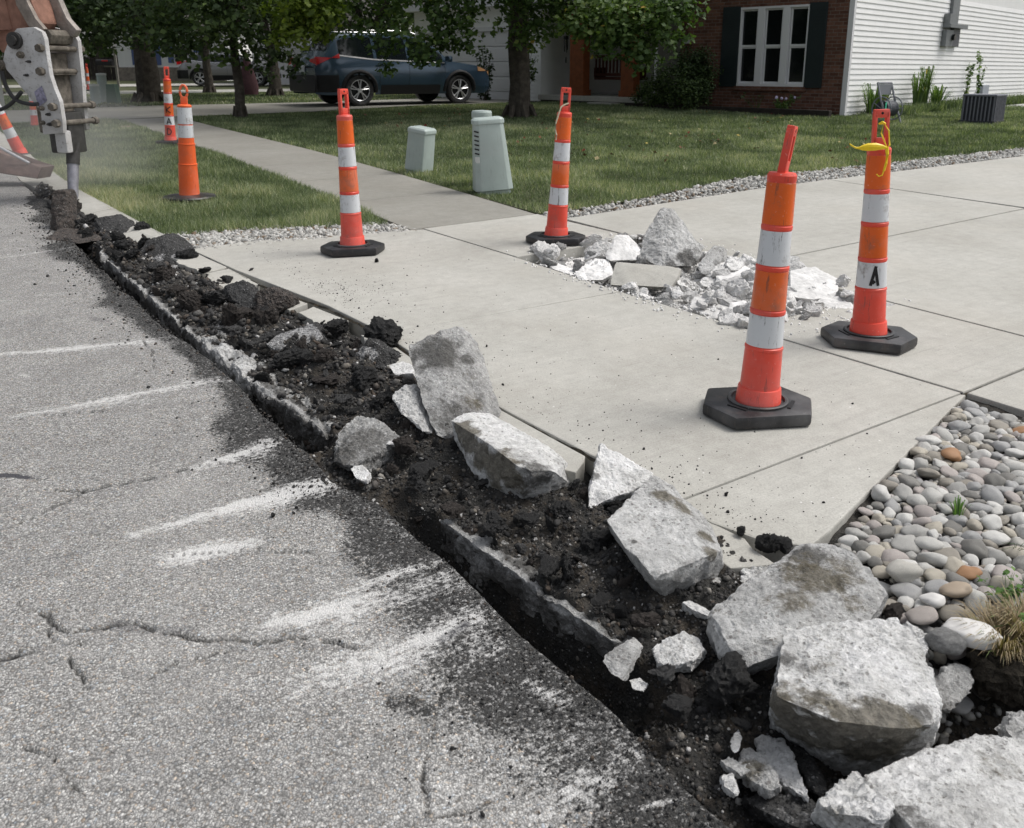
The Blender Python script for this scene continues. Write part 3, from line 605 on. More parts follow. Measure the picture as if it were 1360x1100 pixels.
# ---- curb and gutter past the dug part
curb = empty('curb', WP(11, 1.1), 0, kind='structure'); Lc = []
bounds = [6.62, 7.3, 8.35, 9.6, 11.0, 12.6, 14.4, 16.4, 18.6, 21, 24, 28, 33, 40, 55, 80]
for s0, s1 in zip(bounds, bounds[1:]):
    ins = lambda s: 1.36 if s < 7 else (1.20 if s < 8 else (1.08 if s < 9.8 else .93))
    out = lambda s: float(np.interp(s, [6.5, 7.04, 9.85, 12, 80], [1.50, 1.46, 1.30, 1.28, 1.28]))
    q = [(s0 + .012, ins(s0)), (s0 + .012, (ins(s0)+out(s0))/2 + .02), (s0 + .012, out(s0)), (s1, out(s1)), (s1, (ins(s1)+out(s1))/2 + .02), (s1, ins(s1))]
    bm = bmesh.new(); hs_ = (.0, .028, .04, .04, .028, .0); top = [bm.verts.new(WP(*p, h)) for p, h in zip(q, hs_)]; bot = [bm.verts.new(WP(*p, -.2)) for p in q]
    for f in ((0, 1, 4, 5), (1, 2, 3, 4)): bm.faces.new([top[i] for i in f])
    for i in range(6): bm.faces.new((top[i], top[(i+1) % 6], bot[(i+1) % 6], bot[i]))
    bmesh.ops.recalc_face_normals(bm, faces=bm.faces[:]); Lc.append(bmobj('curb_segment', bm, mt['conc'], curb))
wrap(curb, Lc)

# ---- second driveway (under the parked car) and the ones further up the street
sheet('neighbour_driveway', [(19.35, 1.3), (19.32, 4.7), (19.3, 7.6), (20.0, 10.8), (20.3, 13.6), (21.2, 16.2), (24.6, 16.2), (24.4, 13), (23.4, 9), (23.4, 1.3)], .03, mt['walk'])
sheet('far_driveway', [(34.0, 1.3), (34.3, 18), (38.6, 24), (38.2, 1.3)], .03, mt['conc'])
sheet('distant_driveway', [(46.0, 1.3), (48, 40), (56, 40), (52, 1.3)], .03, mt['conc'])

# ---- lawns
ml = M('lawn_soil', .95, .1); ml.col(ml.mix(.6, ml.ramp(ml.noise(1.1, 5, .6), (.3, (.045, .06, .034)), (.7, (.085, .10, .058))), ml.ramp(ml.noise(40, 4, .7), (.3, (.04, .05, .024)), (.7, (.15, .15, .08))))); ml.bump(ml.noise(60, 4, .7), .02)
lawn_polys = {
 'grass_verge': [(7.05, 1.48), (6.99, 1.95), (6.50, 3.12), (7.2, 3.19), (8.1, 3.24), (12, 3.38), (17.3, 3.41), (19.3, 3.44), (19.3, 1.3), (12, 1.3), (9.85, 1.32)],
 'front_lawn': [(6.13, 4.4), (8.5, 4.51), (11.5, 4.63), (17, 4.61), (19.28, 4.66), (19.25, 7.6), (19.95, 10.8), (20.25, 13.6), (21.1, 16.3), (17, 20), (12.5, 22), (6.2, 30), (6.35, 16), (6.38, 12.7), (6.5, 9), (6.62, 7.4), (6.2, 5.6), (6.12, 4.9)],
 'far_verge': [(23.45, 1.3), (23.45, 3.48), (33.9, 4.0), (33.9, 1.3)],
 'neighbour_lawn': [(23.45, 4.72), (23.45, 9), (24.45, 13), (24.7, 17), (28, 40), (34, 40), (34.2, 18), (33.9, 5.2)],
 'distant_lawn': [(38.3, 1.3), (38.7, 24.1), (40, 60), (47.5, 60), (45.9, 1.3)],
 'farthest_lawn': [(52.1, 1.3), (56, 40), (60, 120), (140, 120), (140, 1.3)]}
for nme, pl in lawn_polys.items(): sheet(nme, pl, .012, ml.m)
sheet('side_yard', [(-6, 3.55), (-6, 30), (-.62, 30), (-.62, 4.45), (-1.25, 4.45), (-1.25, 3.55)], -.02, ml.m)
# white stone bands lie on soil
mso = M('gravel_soil', .95, .1); mso.col(mso.ramp(mso.noise(30, 4), (.3, (.06, .052, .04)), (.7, (.15, .135, .11))))
sheet('gravel_bed', [(6.36, 1.5), (7.1, 1.46), (7.05, 1.95), (6.56, 3.15), (6.06, 3.24)], -.01, mso.m)
sheet('gravel_strip', [(5.7, 4.42), (5.78, 4.9), (5.9, 6.96), (5.92, 8.2), (5.82, 12.5), (5.82, 20.5), (6.5, 20.5), (6.5, 12.7), (6.75, 7.4), (6.2, 4.4)], -.008, mso.m)

def blades(name, poly, n, hmin, hmax, wd, mat, seed=0, fall=None, label=None, tint0=.45, lean=.55, tris=2, h0=.008, power=1.):
    r = np.random.default_rng(seed); poly = np.array(poly)
    lo, hi = poly.min(0), poly.max(0); pts = []
    got = 0
    while got < n:
        q = r.uniform(lo, hi, (n*3, 2)); q = q[inpoly(q[:, 0], q[:, 1], poly)]
        x, y = XY(q[:, 0], q[:, 1]); d = np.hypot(x, y)
        if fall: q = q[r.uniform(0, 1, len(q)) < np.clip((fall/d)**power, 0, 1)]
        pts.append(q); got += len(q)
    q = np.concatenate(pts)[:n]; x, y = XY(q[:, 0], q[:, 1]); z = T(y) + h0
    p3 = np.stack([x, y, x*0], 1); cl = fbm(p3, 2.2, 3, seed+1); cl2 = fbm(p3, .5, 2, seed+2)
    h = r.uniform(hmin, hmax, n)*(1 + .35*cl); sz = np.clip(np.hypot(x, y)/8., .8, 2.2); wd_ = wd*sz
    a = r.uniform(0, 2*np.pi, n); la = r.uniform(0, 2*np.pi, n); lm = np.abs(r.normal(0, lean, n))
    dx, dy = np.cos(a)*wd_/2, np.sin(a)*wd_/2; lx, ly = np.cos(la)*lm*h, np.sin(la)*lm*h
    B0 = np.stack([x-dx, y-dy, z], 1); B1 = np.stack([x+dx, y+dy, z], 1)
    M0 = np.stack([x-dx*.8+lx*.35, y-dy*.8+ly*.35, z+h*.55], 1); M1 = np.stack([x+dx*.8+lx*.35, y+dy*.8+ly*.35, z+h*.55], 1); Tp = np.stack([x+lx, y+ly, z+h*.95], 1)
    tint = np.clip(tint0 + .3*cl + .22*cl2 + r.normal(0, .25, n), 0, 1); i = np.arange(n)
    if tris == 3:
        v = np.concatenate([B0, B1, M1, M0, Tp]); f = np.concatenate([np.stack([i, i+n, i+2*n], 1), np.stack([i, i+2*n, i+3*n], 1), np.stack([i+3*n, i+2*n, i+4*n], 1)]); k = 5
    else:
        v = np.concatenate([B0, B1, Tp]); f = np.stack([i, i+n, i+2*n], 1); k = 3
    return tag(npmesh(name, v, f, mat, None, {'tint': np.tile(tint, k)}), label, None, None, 'stuff')
blades('verge_grass', [(6.97, 1.46), (6.93, 1.95), (6.44, 3.10), (7.2, 3.21), (8.1, 3.26), (12, 3.40), (17.3, 3.43), (19.3, 3.46), (19.3, 1.3), (12, 1.28), (9.85, 1.31)], 130000, .03, .08, .006, mt['grass'], 1, 8.5, 'short mown grass between curb and sidewalk', .5, power=1.6)
blades('lawn_grass', lawn_polys['front_lawn'], 320000, .03, .07, .0065, mt['grass'], 2, 9, 'mown lawn in front of the brick house', .42, power=1.5)
blades('side_grass', [(-1.2, 2.75), (.62, 2.45), (1.0, 3.0), (1.05, 3.42), (.2, 3.45), (-1.2, 3.5)], 9000, .03, .08, .004, mt['dry'], 4, None, 'dry mixed grass right of the river stones', .5, h0=-.012)
blades('far_grass', [(23.45, 1.3), (23.45, 9), (24.45, 13), (24.7, 17), (34, 17), (33.9, 1.3)], 30000, .04, .07, .012, mt['grass'], 3, None, 'mown grass beyond the second driveway', .4)

# =================================================================== THE DUG STRIP
HOLE = gst(1290, 955); HOLE2 = gst(1120, 1010)
def hbase(s, t):
    s = np.asarray(s, float); t = np.asarray(t, float); p = np.stack([s, t, s*0], 1); te_, tf_ = t_edge(s), t_face(s)
    gd = np.interp(s, [.4, 1.1, 1.28, 1.4, 2.15, 2.35, 2.5, 2.9, 3.02, 3.8, 4.5, 5, 7, 7.6, 8.4, 10.5], [.04, .08, .17, .26, .26, .16, .05, .05, .20, .19, .17, .18, .18, .12, .05, .02])
    gap = sst(te_-.02, te_+.015, t)*(1 - sst(tf_-.02, tf_+.035, t))
    tc = np.where(s < 1.35, 1.9, np.interp(s, [1.5, 4, 4.6, 5.7, 6.5, 7.4, 8.2, 10.5], [1.8, 1.76, 1.6, 1.42, 1.36, 1.2, 1.1, 1.05]))
    h = -.045 + .05*np.exp(-((t - (tf_+tc)/2)/.18)**2) + fbm(p, 5, 3, 50)*.030
    h = h + np.where(s > 7.6, .035, 0)*sst(7.4, 8.2, s)
    h = np.where(t > tf_ - .02, h, -.02 + fbm(p, 5, 3, 50)*.012)
    h = h*(1-gap) - gap*gd
    h = h + (fbm(p, 15, 4, 51, .6)*.014 + np.maximum(0, fbm(p, 30, 3, 52))*.013)*np.interp(s, [.5, 3, 10], [1, 1.1, 1.4])
    under_road = 1 - sst(te_-.06, te_-.012, t); h = h*(1-under_road) + under_road*(-.07)
    und = sst(tc+.0, tc+.05, t)*(s > 1.36); h = h*(1-und) - .1*und
    lowc = (s < 1.42); d = np.hypot((s-HOLE[0])*1.0, (t-HOLE[1])*.75)
    sl = 1.42 + .25*np.maximum(0, t - 2.07)
    cor = sst(1.95, 2.1, t)*sst(sl + .05, sl, s)
    h = np.where(cor > 0, h*(1-cor) + cor*(-.006 + fbm(p, 6, 3, 60)*.012 + fbm(p, 26, 3, 61)*.006), h)
    h = h - .22*sst(.30, .14, d)*lowc - .05*sst(.36, .12, np.hypot(s-HOLE2[0], t-HOLE2[1]))*lowc
    return h
def bedmesh(name, S, Tt, earth=None):
    ns, ntt = len(S), len(Tt); s = np.repeat(S, ntt); t = np.tile(Tt, ns); h = hbase(s, t); x, y = XY(s, t)
    idx = np.arange(ns*ntt).reshape(ns, ntt); q = np.stack([idx[:-1, :-1], idx[:-1, 1:], idx[1:, 1:], idx[1:, :-1]], -1).reshape(-1, 4)
    p = np.stack([s, t, s*0], 1); pale = np.zeros(len(s))
    for (a, b, wa, st_) in [((165, 330), (200, 345), 5, .8), ((215, 350), (250, 372), 5, .9), ((335, 490), (385, 520), 6, .9), ((345, 480), (420, 540), 4, .7), ((400, 540), (440, 560), 6, .8), ((300, 470), (345, 492), 8, .6), ((270, 432), (300, 436), 9, .7), ((505, 590), (530, 615), 8, .6), ((470, 620), (490, 630), 8, .6), ((970, 760), (1000, 780), 10, .4), ((360, 350), (330, 345), 5, .6)]:
        A_, B_ = gst(*a), gst(*b); mY = (G(*a).y + G(*b).y)/2; d, k = segd(s, t, A_, B_); pale = np.maximum(pale, st_*np.clip(1.3 - d/(wa*mY/FL*1.6), 0, 1))
    ea = np.clip(sst(.4, .15, np.hypot(s-HOLE[0], t-HOLE[1]))*.7 + .3*sst(2.0, 2.3, t), 0, 1)
    o = npmesh(name, np.stack([x, y, T(y)+h], 1), q, mt['soil'], None, {'pale': pale, 'earth': ea}, True); return tag(o, None, None, None, 'structure')
bedmesh('trench_bed', np.concatenate([np.linspace(.2, 2.4, 260), np.linspace(2.41, 4.5, 190), np.linspace(4.52, 10.3, 260)]), np.linspace(.82, 2.0, 170))
bedmesh('pebble_bed_soil', np.linspace(-1.2, 1.73, 150), np.linspace(1.995, 4.0, 110))

# gutter slabs whose sawn faces line the gap
def face_dirt(o, amt=.9, seed=0):
    me = o.data; n = len(me.vertices); co = np.empty(n*3, np.float32); me.vertices.foreach_get('co', co); co = co.reshape(-1, 3) + np.array(o.location)
    s = co[:, 0]*U[0] + co[:, 1]*U[1]; t = co[:, 0]*V[0] + co[:, 1]*V[1]; dt = t - t_face(s); hz_ = co[:, 2] - T(co[:, 1]) + fbm(co, 16, 3, seed)*.012
    rim = np.clip(1 - np.abs(dt - .008)/.022, 0, 1)*sst(-.055, -.03, hz_)          # chipped pale rim, grimy below and behind it
    d = amt*(1 - rim) - .5*np.clip(fbm(co*np.array([1, 1, .25]), 11, 3, seed+4), 0, 1)
    me.attributes.new('dirt', 'FLOAT', 'POINT').data.foreach_set('value', np.clip(d, 0, 1).astype(np.float32))
for i, (s0, s1, h0, wdt, lab) in enumerate([(5.25, 6.95, -.02, .20, 'long thin gutter slab at the far end of the gap, in front of the black heap'), (4.50, 5.22, -.03, .2, 'dark gutter slab in the middle of the gap edge'), (3.72, 4.49, -.008, .24, 'pale faced gutter slab with a bright chipped top edge and vertical cracks'),
        (3.0, 3.7, -.03, .2, 'dark sunken gutter slab beside the leaning grey slab'), (1.39, 2.2, -.03, .17, 'long dark sawn gutter slab along the nearest open gap')]):
    pts = []
    n = 7
    for k in range(n):
        s = s0 + (s1-s0)*k/(n-1); tf_ = float(t_face(s)); j = random.gauss(0, .004)
        pts += [WP(s, tf_ + j, h0 + random.gauss(0, .007)), WP(s, tf_ + wdt*.42 + j*3, h0 - .012), WP(s, tf_ + wdt*.6, h0 - .06), WP(s, tf_ + .015, h0 - .30), WP(s, tf_ + wdt*.6, h0 - .30)]
    c = sum(pts, Vector())/len(pts); bm = lump_bm([p - c for p in pts], .014, .004, .024, 70 + i, .4)
    for v in bm.verts:          # ragged broken top
        w_ = v.co + c; hz_ = w_.z - float(T(w_.y))
        if hz_ > -.14: v.co.z -= max(0, mn.fractal(w_*9 + Vector((i*7, 0, 0)), 1, 2, 4) + .12)*(.05, .05, .05, .05, .022)[i]*(1 if hz_ > -.08 else .4)
    o = bmobj('gutter_slab', bm, mt['broken' if i == 2 else 'brokeng'], None, True, c); face_dirt(o, .5 if i == 2 else .85, i)
    tag(o, lab, 'concrete slab', 'sawn gutter slabs along the gap')

# fine rubble that nobody could count
def hz(s, t): s = np.atleast_1d(s).astype(float); t = np.atleast_1d(t).astype(float); x, y = XY(s, t); return x, y, T(y) + hbase(s, t)
n = 26000
s_ = np.exp(rng.uniform(np.log(.8), np.log(10), n)); tt_ = rng.uniform(0, 1, n)
tcx = np.where(s_ < 1.45, 2.05, np.interp(s_, [1.5, 4, 4.6, 5.7, 6.5, 7.4, 8.2, 10.5], [1.78, 1.74, 1.58, 1.42, 1.36, 1.2, 1.12, 1.05])); t0_ = t_edge(s_) + .0
t_ = t0_ + (tcx - t0_)*tt_; x, y, z = hz(s_, t_)
sz = np.clip(rng.lognormal(-5.35, .5, n), .0022, .016)*np.clip(s_/2.6, .8, 1.8)
cl = rng.beta(1.3, 1.9, n)*.97; cl = np.where(rng.uniform(0, 1, n) < .03, 1, cl)
cloud('asphalt_rubble', np.stack([x, y, z + sz*.3], 1), sz, mt['crumb'], ICO1, .3, .7, 'fine black crushed asphalt filling the trench', cl)
# crumbs kicked out on road edge and on the apron
n = 5200; s_ = np.exp(rng.uniform(np.log(.8), np.log(9.5), n)); t_ = t_edge(s_) - np.abs(rng.exponential(.075, n))*np.where(s_ < 1.6, 1.5, 1); x, y = XY(s_, t_)
sz = np.clip(rng.lognormal(-5.9, .45, n), .0013, .008)*np.clip(s_/2.8, .8, 1.6)
cloud('road_crumbs', np.stack([x, y, T(y) + sz*.35], 1), sz, mt['crumb'], ICO1, .3, .7, 'black crumbs strewn along the broken edge of the road', rng.beta(1.1, 2., n)*.9)
n = 1500; s_ = np.exp(rng.uniform(np.log(1.4), np.log(6.2), n)); t_ = 1.82 + rng.exponential(.16, n); k = rng.uniform(0, 1, n) < .2; t_ = np.where(k, rng.uniform(1.9, 3.2, n), t_)
q = gst(455, 390); kk = rng.uniform(0, 1, n) < .35; s_ = np.where(kk, q[0] + rng.normal(0, .18, n), s_); t_ = np.where(kk, q[1] + rng.normal(-.05, .2, n), t_)
ok = (t_ > 1.82) & (t_ < 3.25) & ~((s_ < 1.75) & (t_ > 2.0 + (s_-1.36)*3.6)); s_, t_ = s_[ok], t_[ok]; n = len(s_); x, y = XY(s_, t_)
sz = np.clip(rng.lognormal(-6.35, .5, n), .001, .009)
cloud('apron_crumbs', np.stack([x, y, T(y) + .02 + sz*.35], 1), sz, mt['crumb'], ICO1, .3, .7, 'black specks of asphalt strewn on the driveway apron', rng.beta(1., 3., n)*.6)

# ------------------------------------------------------------------ asphalt clods one by one
AM = [proto_mesh('asphalt_clod', sh, 200+i, .17, .05, .26, mt['asph']) for i, sh in enumerate(['chunk', 'chunk', 'shard', 'chunk', 'shard', 'slab', 'chunk', 'slab'])]
n = 0; rr = random.Random(5)
while n < 292:
    s = math.exp(rr.uniform(math.log(.95), math.log(9.6))); te_ = float(t_edge(s)); tcx = 1.72 if s > 1.45 else 2.05
    tcx = min(tcx, float(np.interp(s, [1.5, 4, 4.6, 5.7, 6.5, 7.4, 8.2, 10.5], [1.78, 1.74, 1.58, 1.42, 1.36, 1.25, 1.16, 1.1]))) if s > 1.45 else tcx
    t = rr.uniform(te_ + .03, tcx - .02)
    if te_ < t < float(t_face(s)) and rr.random() < .6: continue
    x, y, z = [float(a[0]) for a in hz(s, t)]; r_ = min(.058, max(.012, rr.lognormvariate(-3.68, .52)))*min(1.8, max(.85, s/2.9))
    cm = rr.choice(['black']*6 + ['grey']*2 + ['brown']*3); px_s = r_/math.hypot(x, y)*FL*2; szn = 'fist-sized ' if px_s > 22 else ('small ' if px_s > 12 else 'tiny ')
    zn = [z_ for lim, z_ in ((1.4, 'left of the big white block'), (2.25, 'behind the longest sawn slab'), (3.0, 'between the road edge and the mossy block'), (3.9, 'left of the tall slab'), (5.2, 'by the brown topped rock'), (7.3, 'in front of the large black heap'), (99, 'in the dug strip below the breaker')) if s < lim][0]
    put('asphalt_clod', rr.choice(AM), (x, y, z + r_*.35), (r_, r_*rr.uniform(.6, 1), r_*rr.uniform(.5, .9)), (rr.uniform(0, 6), rr.uniform(0, 6), rr.uniform(0, 6)),
        szn + cm + ' asphalt clod ' + zn + (', next to the gap' if t < float(t_face(s)) + .12 else (', towards the apron' if t > tcx - .18 else '')), 'asphalt clod', 'small asphalt clods in the trench', {'black': None, 'grey': mt['asphg'], 'brown': mt['asphb']}[cm]); n += 1
# a few that stand out, each where it lies
def lie(px, py, h=0): return G(px, py, h)
def bit(px, py, wpx, hpx, me, label, cat, mat=None, h=.0, rot=None, asp=.8, sink=.25, group=None, name=None):
    """lay a prototype lump whose picture size is about wpx x hpx with its foot at survey point (px,py)"""
    g0 = G(px, py, h); w_ = wpx/FL*g0.length*.5; hh = hpx/FL*g0.length*.5
    return put(name or 'asphalt_clod', me, (g0.x, g0.y + w_*.5, g0.z + hh*(1-sink)), (w_, w_*asp, hh), rot or (rr.uniform(-.2, .2), rr.uniform(-.2, .2), rr.uniform(0, 6)), label, cat, group, mat)
C = 'asphalt chunk'
A_ = lambda *a, **k: bit(*a, **k)
A_(508, 462, 74, 42, AM[3], 'large rounded black asphalt lump on the apron edge left of the tall slab', C, h=.0)
A_(445, 448, 50, 32, AM[0], 'black asphalt lump with a grey top right of the flat speckled slab', C)
A_(400, 433, 34, 20, AM[4], 'small black clod lying behind the flat speckled slab', C)
A_(350, 434, 44, 22, AM[1], 'brownish black clod below the brown rock', C, mat=mt['asphb'])
A_(762, 662, 40, 42, AM[4], 'black lump wedged between the mossy slab and the white wedge', C, h=.02)
A_(745, 690, 60, 30, AM[0], 'flattish black lump in front of the mossy slab corner', C, h=-.02)
A_(1022, 738, 40, 38, AM[6], 'jagged black clod behind the long grey slab, on the apron corner', C, h=.01)
A_(985, 712, 22, 18, AM[0], 'small black clod at the corner of the apron', C, h=.02)
A_(1043, 735, 36, 22, AM[1], 'dark clod nearest the flare edge behind the long grey slab', C, h=.01)
A_(974, 940, 112, 78, AM[3], 'big dark asphalt mass under the long grey slab', C, h=-.03, mat=mt['asph'])
A_(985, 980, 70, 34, AM[4], 'dark lump below the big dark mass, left of the white block', C, h=-.05)
A_(535, 606, 46, 30, AM[1], 'brown clod beside the foot of the tall slab', C, mat=mt['asphb'])
A_(560, 640, 60, 30, AM[0], 'black clod in front of the tall slab', C)
A_(640, 655, 60, 24, AM[4], 'black clod under the mossy slab', C, h=-.02)
A_(800, 740, 70, 48, AM[6], 'dark lump in the shade of the large square slab', C, h=-.04)
A_(700, 700, 44, 20, AM[5], 'small flat asphalt piece near the middle of the trench', C)
A_(640, 292*2, 10, 8, AM[0], 'tiny clod beside the tall slab foot', C) if 0 else None
A_(500, 349, 8, 7, AM[3], 'single round black crumb on the apron in front of the left cone base', C, h=.02)
A_(965, 659, 9, 7, AM[0], 'single black crumb on the flare slab above the joint', C, h=.02)
A_(362, 688, 11, 9, AM[0], 'single black crumb lying out on the road', C)
A_(1187, 0, 1, 1, AM[0], '', C) if 0 else None
A_(330, 365, 24, 10, AM[4], 'small black clod above the brown rock', C)
A_(300, 378, 26, 12, AM[6], 'small black clod at the broken apron strip', C)
for px, py, wp, hp_, k_, m_, lab in [(205, 372, 26, 14, 5, 'asphg', 'flat grey asphalt plate just behind the far gutter slab'), (245, 350, 22, 16, 0, None, 'black clod beside the small grey faced piece'), (268, 372, 30, 18, 4, None, 'black clod in the middle of the far rubble'), (232, 398, 26, 14, 1, 'asphb', 'brown clod behind the second gutter slab'), (282, 410, 34, 18, 6, None, 'black clod in front of the tilted black slab edge'), (318, 432, 36, 20, 0, 'asphb', 'brownish clod in front of the brown topped rock'), (300, 455, 30, 14, 5, 'asphg', 'thin grey plate behind the pale faced gutter slab'), (385, 492, 44, 22, 6, None, 'black lump below the flat speckled slab'), (440, 476, 34, 22, 4, None, 'black clod below the grey topped lump'), (345, 468, 30, 16, 2, 'asphg', 'grey splinter left of the flat speckled slab'), (480, 520, 44, 26, 1, None, 'black lump left of the tall slab, halfway to the gap'), (430, 520, 40, 20, 7, 'asphb', 'brown lump midway between gap and tall slab'), (510, 548, 34, 24, 0, None, 'black clod touching the rounded grey piece'), (455, 548, 30, 14, 5, 'asphg', 'flat grey plate above the leaning gutter piece'), (560, 665, 46, 22, 4, None, 'black lump where the gap is filled in'), (600, 690, 34, 16, 1, 'asphb', 'brown clod by the upper end of the longest sawn slab'), (655, 712, 44, 24, 6, None, 'black lump behind the upper end of the longest sawn slab'), (730, 770, 44, 22, 0, None, 'black lump behind the middle of the longest sawn slab'), (800, 815, 52, 26, 4, None, 'black lump between the square slab and the longest sawn slab'), (860, 840, 40, 22, 6, 'asphb', 'brown clod left of the white lump'), (905, 960, 50, 26, 1, None, 'black lump in the rubble near the bottom of the picture'), (880, 915, 36, 18, 5, 'asphg', 'flat grey plate right of the small white bit'), (95, 296, 26, 14, 4, None, 'black clod right of the upright block'), (185, 312, 24, 14, 0, None, 'black clod left of the large black heap'), (158, 335, 22, 12, 6, None, 'black clod at the start of the far gutter slab')]:
    A_(px, py, wp*1.35, hp_*(2.2 if k_ in (2, 5) else 1.35), AM[k_], lab, C, h=-.01, mat=mt[m_] if m_ else None, sink=.15)
# hero asphalt pieces
H = hero
H('asphalt_slab', 'flat speckled grey slab of old road surface lying face up in the rubble', C, [(354, 457, 4.0), (372, 441, 4.12), (420, 426, 4.24), (426, 446, 4.1), (412, 464, 4.0), (372, 470, 3.97), (358, 466, 3.98)], mt['asph'], (.02, .06, -.05), dirt=[((390, 448, 4.2), .2, 1)], seed=3, amp=.006)
H('asphalt_chunk', 'brown topped rock lying on the broken strip of the apron', C, [(333, 410, 4.68), (340, 387, 4.70), (360, 383, 4.70), (385, 395, 4.63), (388, 405, 4.64), (372, 414, 4.6), (345, 414, 4.6)], mt['asphb'], (.02, .1, -.02), seed=4)
H('asphalt_chunk', 'black slab edge tilted up left of the brown rock', C, [(292, 390, 4.95), (300, 380, 4.92), (322, 372, 4.93), (344, 402, 4.66), (330, 413, 4.62), (312, 404, 4.7)], mt['asph'], (.03, .09, -.04), seed=5)
H('asphalt_chunk', 'black lump with a pinkish grey split face below the rounded lump', C, [(464, 483, 3.78), (488, 450, 3.85), (502, 456, 3.84), (526, 470, 3.83), (526, 486, 3.78), (500, 490, 3.74), (480, 488, 3.74)], mt['asph'], (.02, .1, -.03), dirt=[((482, 470, 3.9), .07, .9)], brown=[((482, 470, 3.9), .05, .5)], seed=6)
H('asphalt_chunk', 'large black heap at the far corner of the apron', C, [(176, 346, 5.88), (196, 320, 6.0), (215, 312, 6.05), (238, 324, 6.0), (250, 346, 5.85), (230, 354, 5.72), (195, 352, 5.78)], mt['asph'], (.03, .15, -.02), seed=7, edge=.02)
H('asphalt_chunk', 'small grey faced piece leaning on the large black heap', C, [(202, 346, 5.8), (212, 335, 5.88), (233, 338, 5.86), (226, 352, 5.75), (210, 350, 5.76)], mt['asph'], (.02, .05, -.03), dirt=[((218, 344, 5.8), .12, 1)], seed=8)
H('asphalt_chunk', 'dark heap by the foot of the breaker, right of the upright block', C, [(118, 308, 6.8), (126, 290, 6.85), (142, 287, 6.85), (160, 296, 6.8), (168, 313, 6.65), (140, 316, 6.6)], mt['asph'], (.03, .18, -.02), seed=9, edge=.02)
H('asphalt_chunk', 'dark block standing upright below the breaker tip', C, [(67, 303, 6.9), (70, 254, 7.0), (87, 254, 7.0), (90, 262, 7.0), (90, 308, 6.85), (78, 310, 6.8)], mt['asphb'], (.02, .10, 0), seed=10, edge=.02)
H('asphalt_chunk', 'dark slab lying at the left end of the dug strip', C, [(30, 272, 8.0), (48, 264, 8.2), (68, 278, 7.8), (66, 292, 7.4), (45, 290, 7.45)], mt['asph'], (.03, .15, -.02), seed=11, edge=.02)
H('asphalt_chunk', 'flat black lump on the far edge of the road left of the gap', C, [(58, 318, 6.5), (80, 304, 6.8), (118, 306, 6.8), (134, 318, 6.5), (100, 322, 6.4)], mt['asphb'], (.02, .1, -.02), seed=12, edge=.02)
H('asphalt_chunk', 'flat black splinter lying on the left side of the apron', C, [(265, 350, 5.75), (275, 341, 5.88), (300, 345, 5.82), (313, 349, 5.76), (290, 353, 5.7)], mt['asph'], (.01, .04, -.02), seed=13, edge=.015)
H('asphalt_slab', 'long dark asphalt slab lying at the bottom edge right of the road', C, [(985, 1058, 1.42), (1020, 1052, 1.42), (1070, 1062, 1.38), (1130, 1085, 1.32), (1160, 1112, 1.25), (1120, 1125, 1.22), (1050, 1095, 1.3), (1010, 1075, 1.36)], mt['asph'], (.01, .03, -.06), dirt=[((1070, 1075, 1.35), .16, .42)], seed=14)
H('asphalt_slab', 'black splinter standing behind the pale elongated piece', C, [(1048, 985, 1.62), (1062, 990, 1.6), (1098, 1052, 1.4), (1088, 1062, 1.37), (1075, 1050, 1.42)], mt['asph'], (.02, .03, -.03), seed=15)

# ------------------------------------------------------------------ broken concrete slabs and blocks along the trench
B = 'concrete block'
H('concrete_slab', 'tall dirty slab tilted up on end against the apron edge', B, [(541, 460, 3.36), (600, 433, 3.44), (612, 442, 3.44), (647, 545, 3.1), (632, 566, 3.0), (604, 590, 2.93), (578, 577, 2.96), (556, 520, 3.12)], mt['brokeng'], (.05, .09, -.04),
  dirt=[((582, 462, 3.38), .13, .9), ((622, 470, 3.4), .05, .8), ((605, 548, 3.05), .12, .65), ((562, 505, 3.15), .06, .5)], brown=[((635, 530, 3.15), .05, .5)], amp=.01, seed=21)
H('concrete_chunk', 'small rounded grey piece leaning on the left of the tall slab', B, [(519, 528, 3.12), (535, 513, 3.2), (552, 512, 3.2), (566, 545, 3.1), (575, 578, 2.97), (562, 574, 2.96), (530, 546, 3.05)], mt['broken'], (.04, .06, -.04), amp=.012, seed=22)
H('concrete_block', 'long block with a mossy brown face and a white ridge, right of the tall slab', B, [(600, 559, 2.93), (622, 549, 3.0), (650, 549, 3.06), (700, 575, 2.90), (744, 604, 2.72), (748, 628, 2.66), (724, 657, 2.6), (690, 665, 2.57), (640, 644, 2.67), (606, 592, 2.92), (650, 590, 2.69), (700, 628, 2.50), (735, 625, 2.55)], mt['brokenw'], (.05, .12, -.1),
  dirt=[((720, 640, 2.65), .085, .85), ((695, 655, 2.6), .05, .7)], brown=[((615, 585, 2.88), .07, 1), ((632, 600, 2.8), .06, 1), ((650, 620, 2.78), .07, 1), ((672, 640, 2.7), .06, 1), ((606, 570, 2.94), .05, 1)], amp=.009, seed=23)
H('concrete_chunk', 'bright white wedge standing between the mossy block and the large square slab', B, [(795, 588, 2.76), (806, 598, 2.76), (868, 630, 2.66), (850, 650, 2.56), (815, 660, 2.5), (783, 676, 2.46), (781, 650, 2.52)], mt['brokenw'], (.01, .06, -.05), dirt=[((785, 625, 2.6), .03, .8), ((835, 655, 2.5), .03, .3)], amp=.01, seed=24)
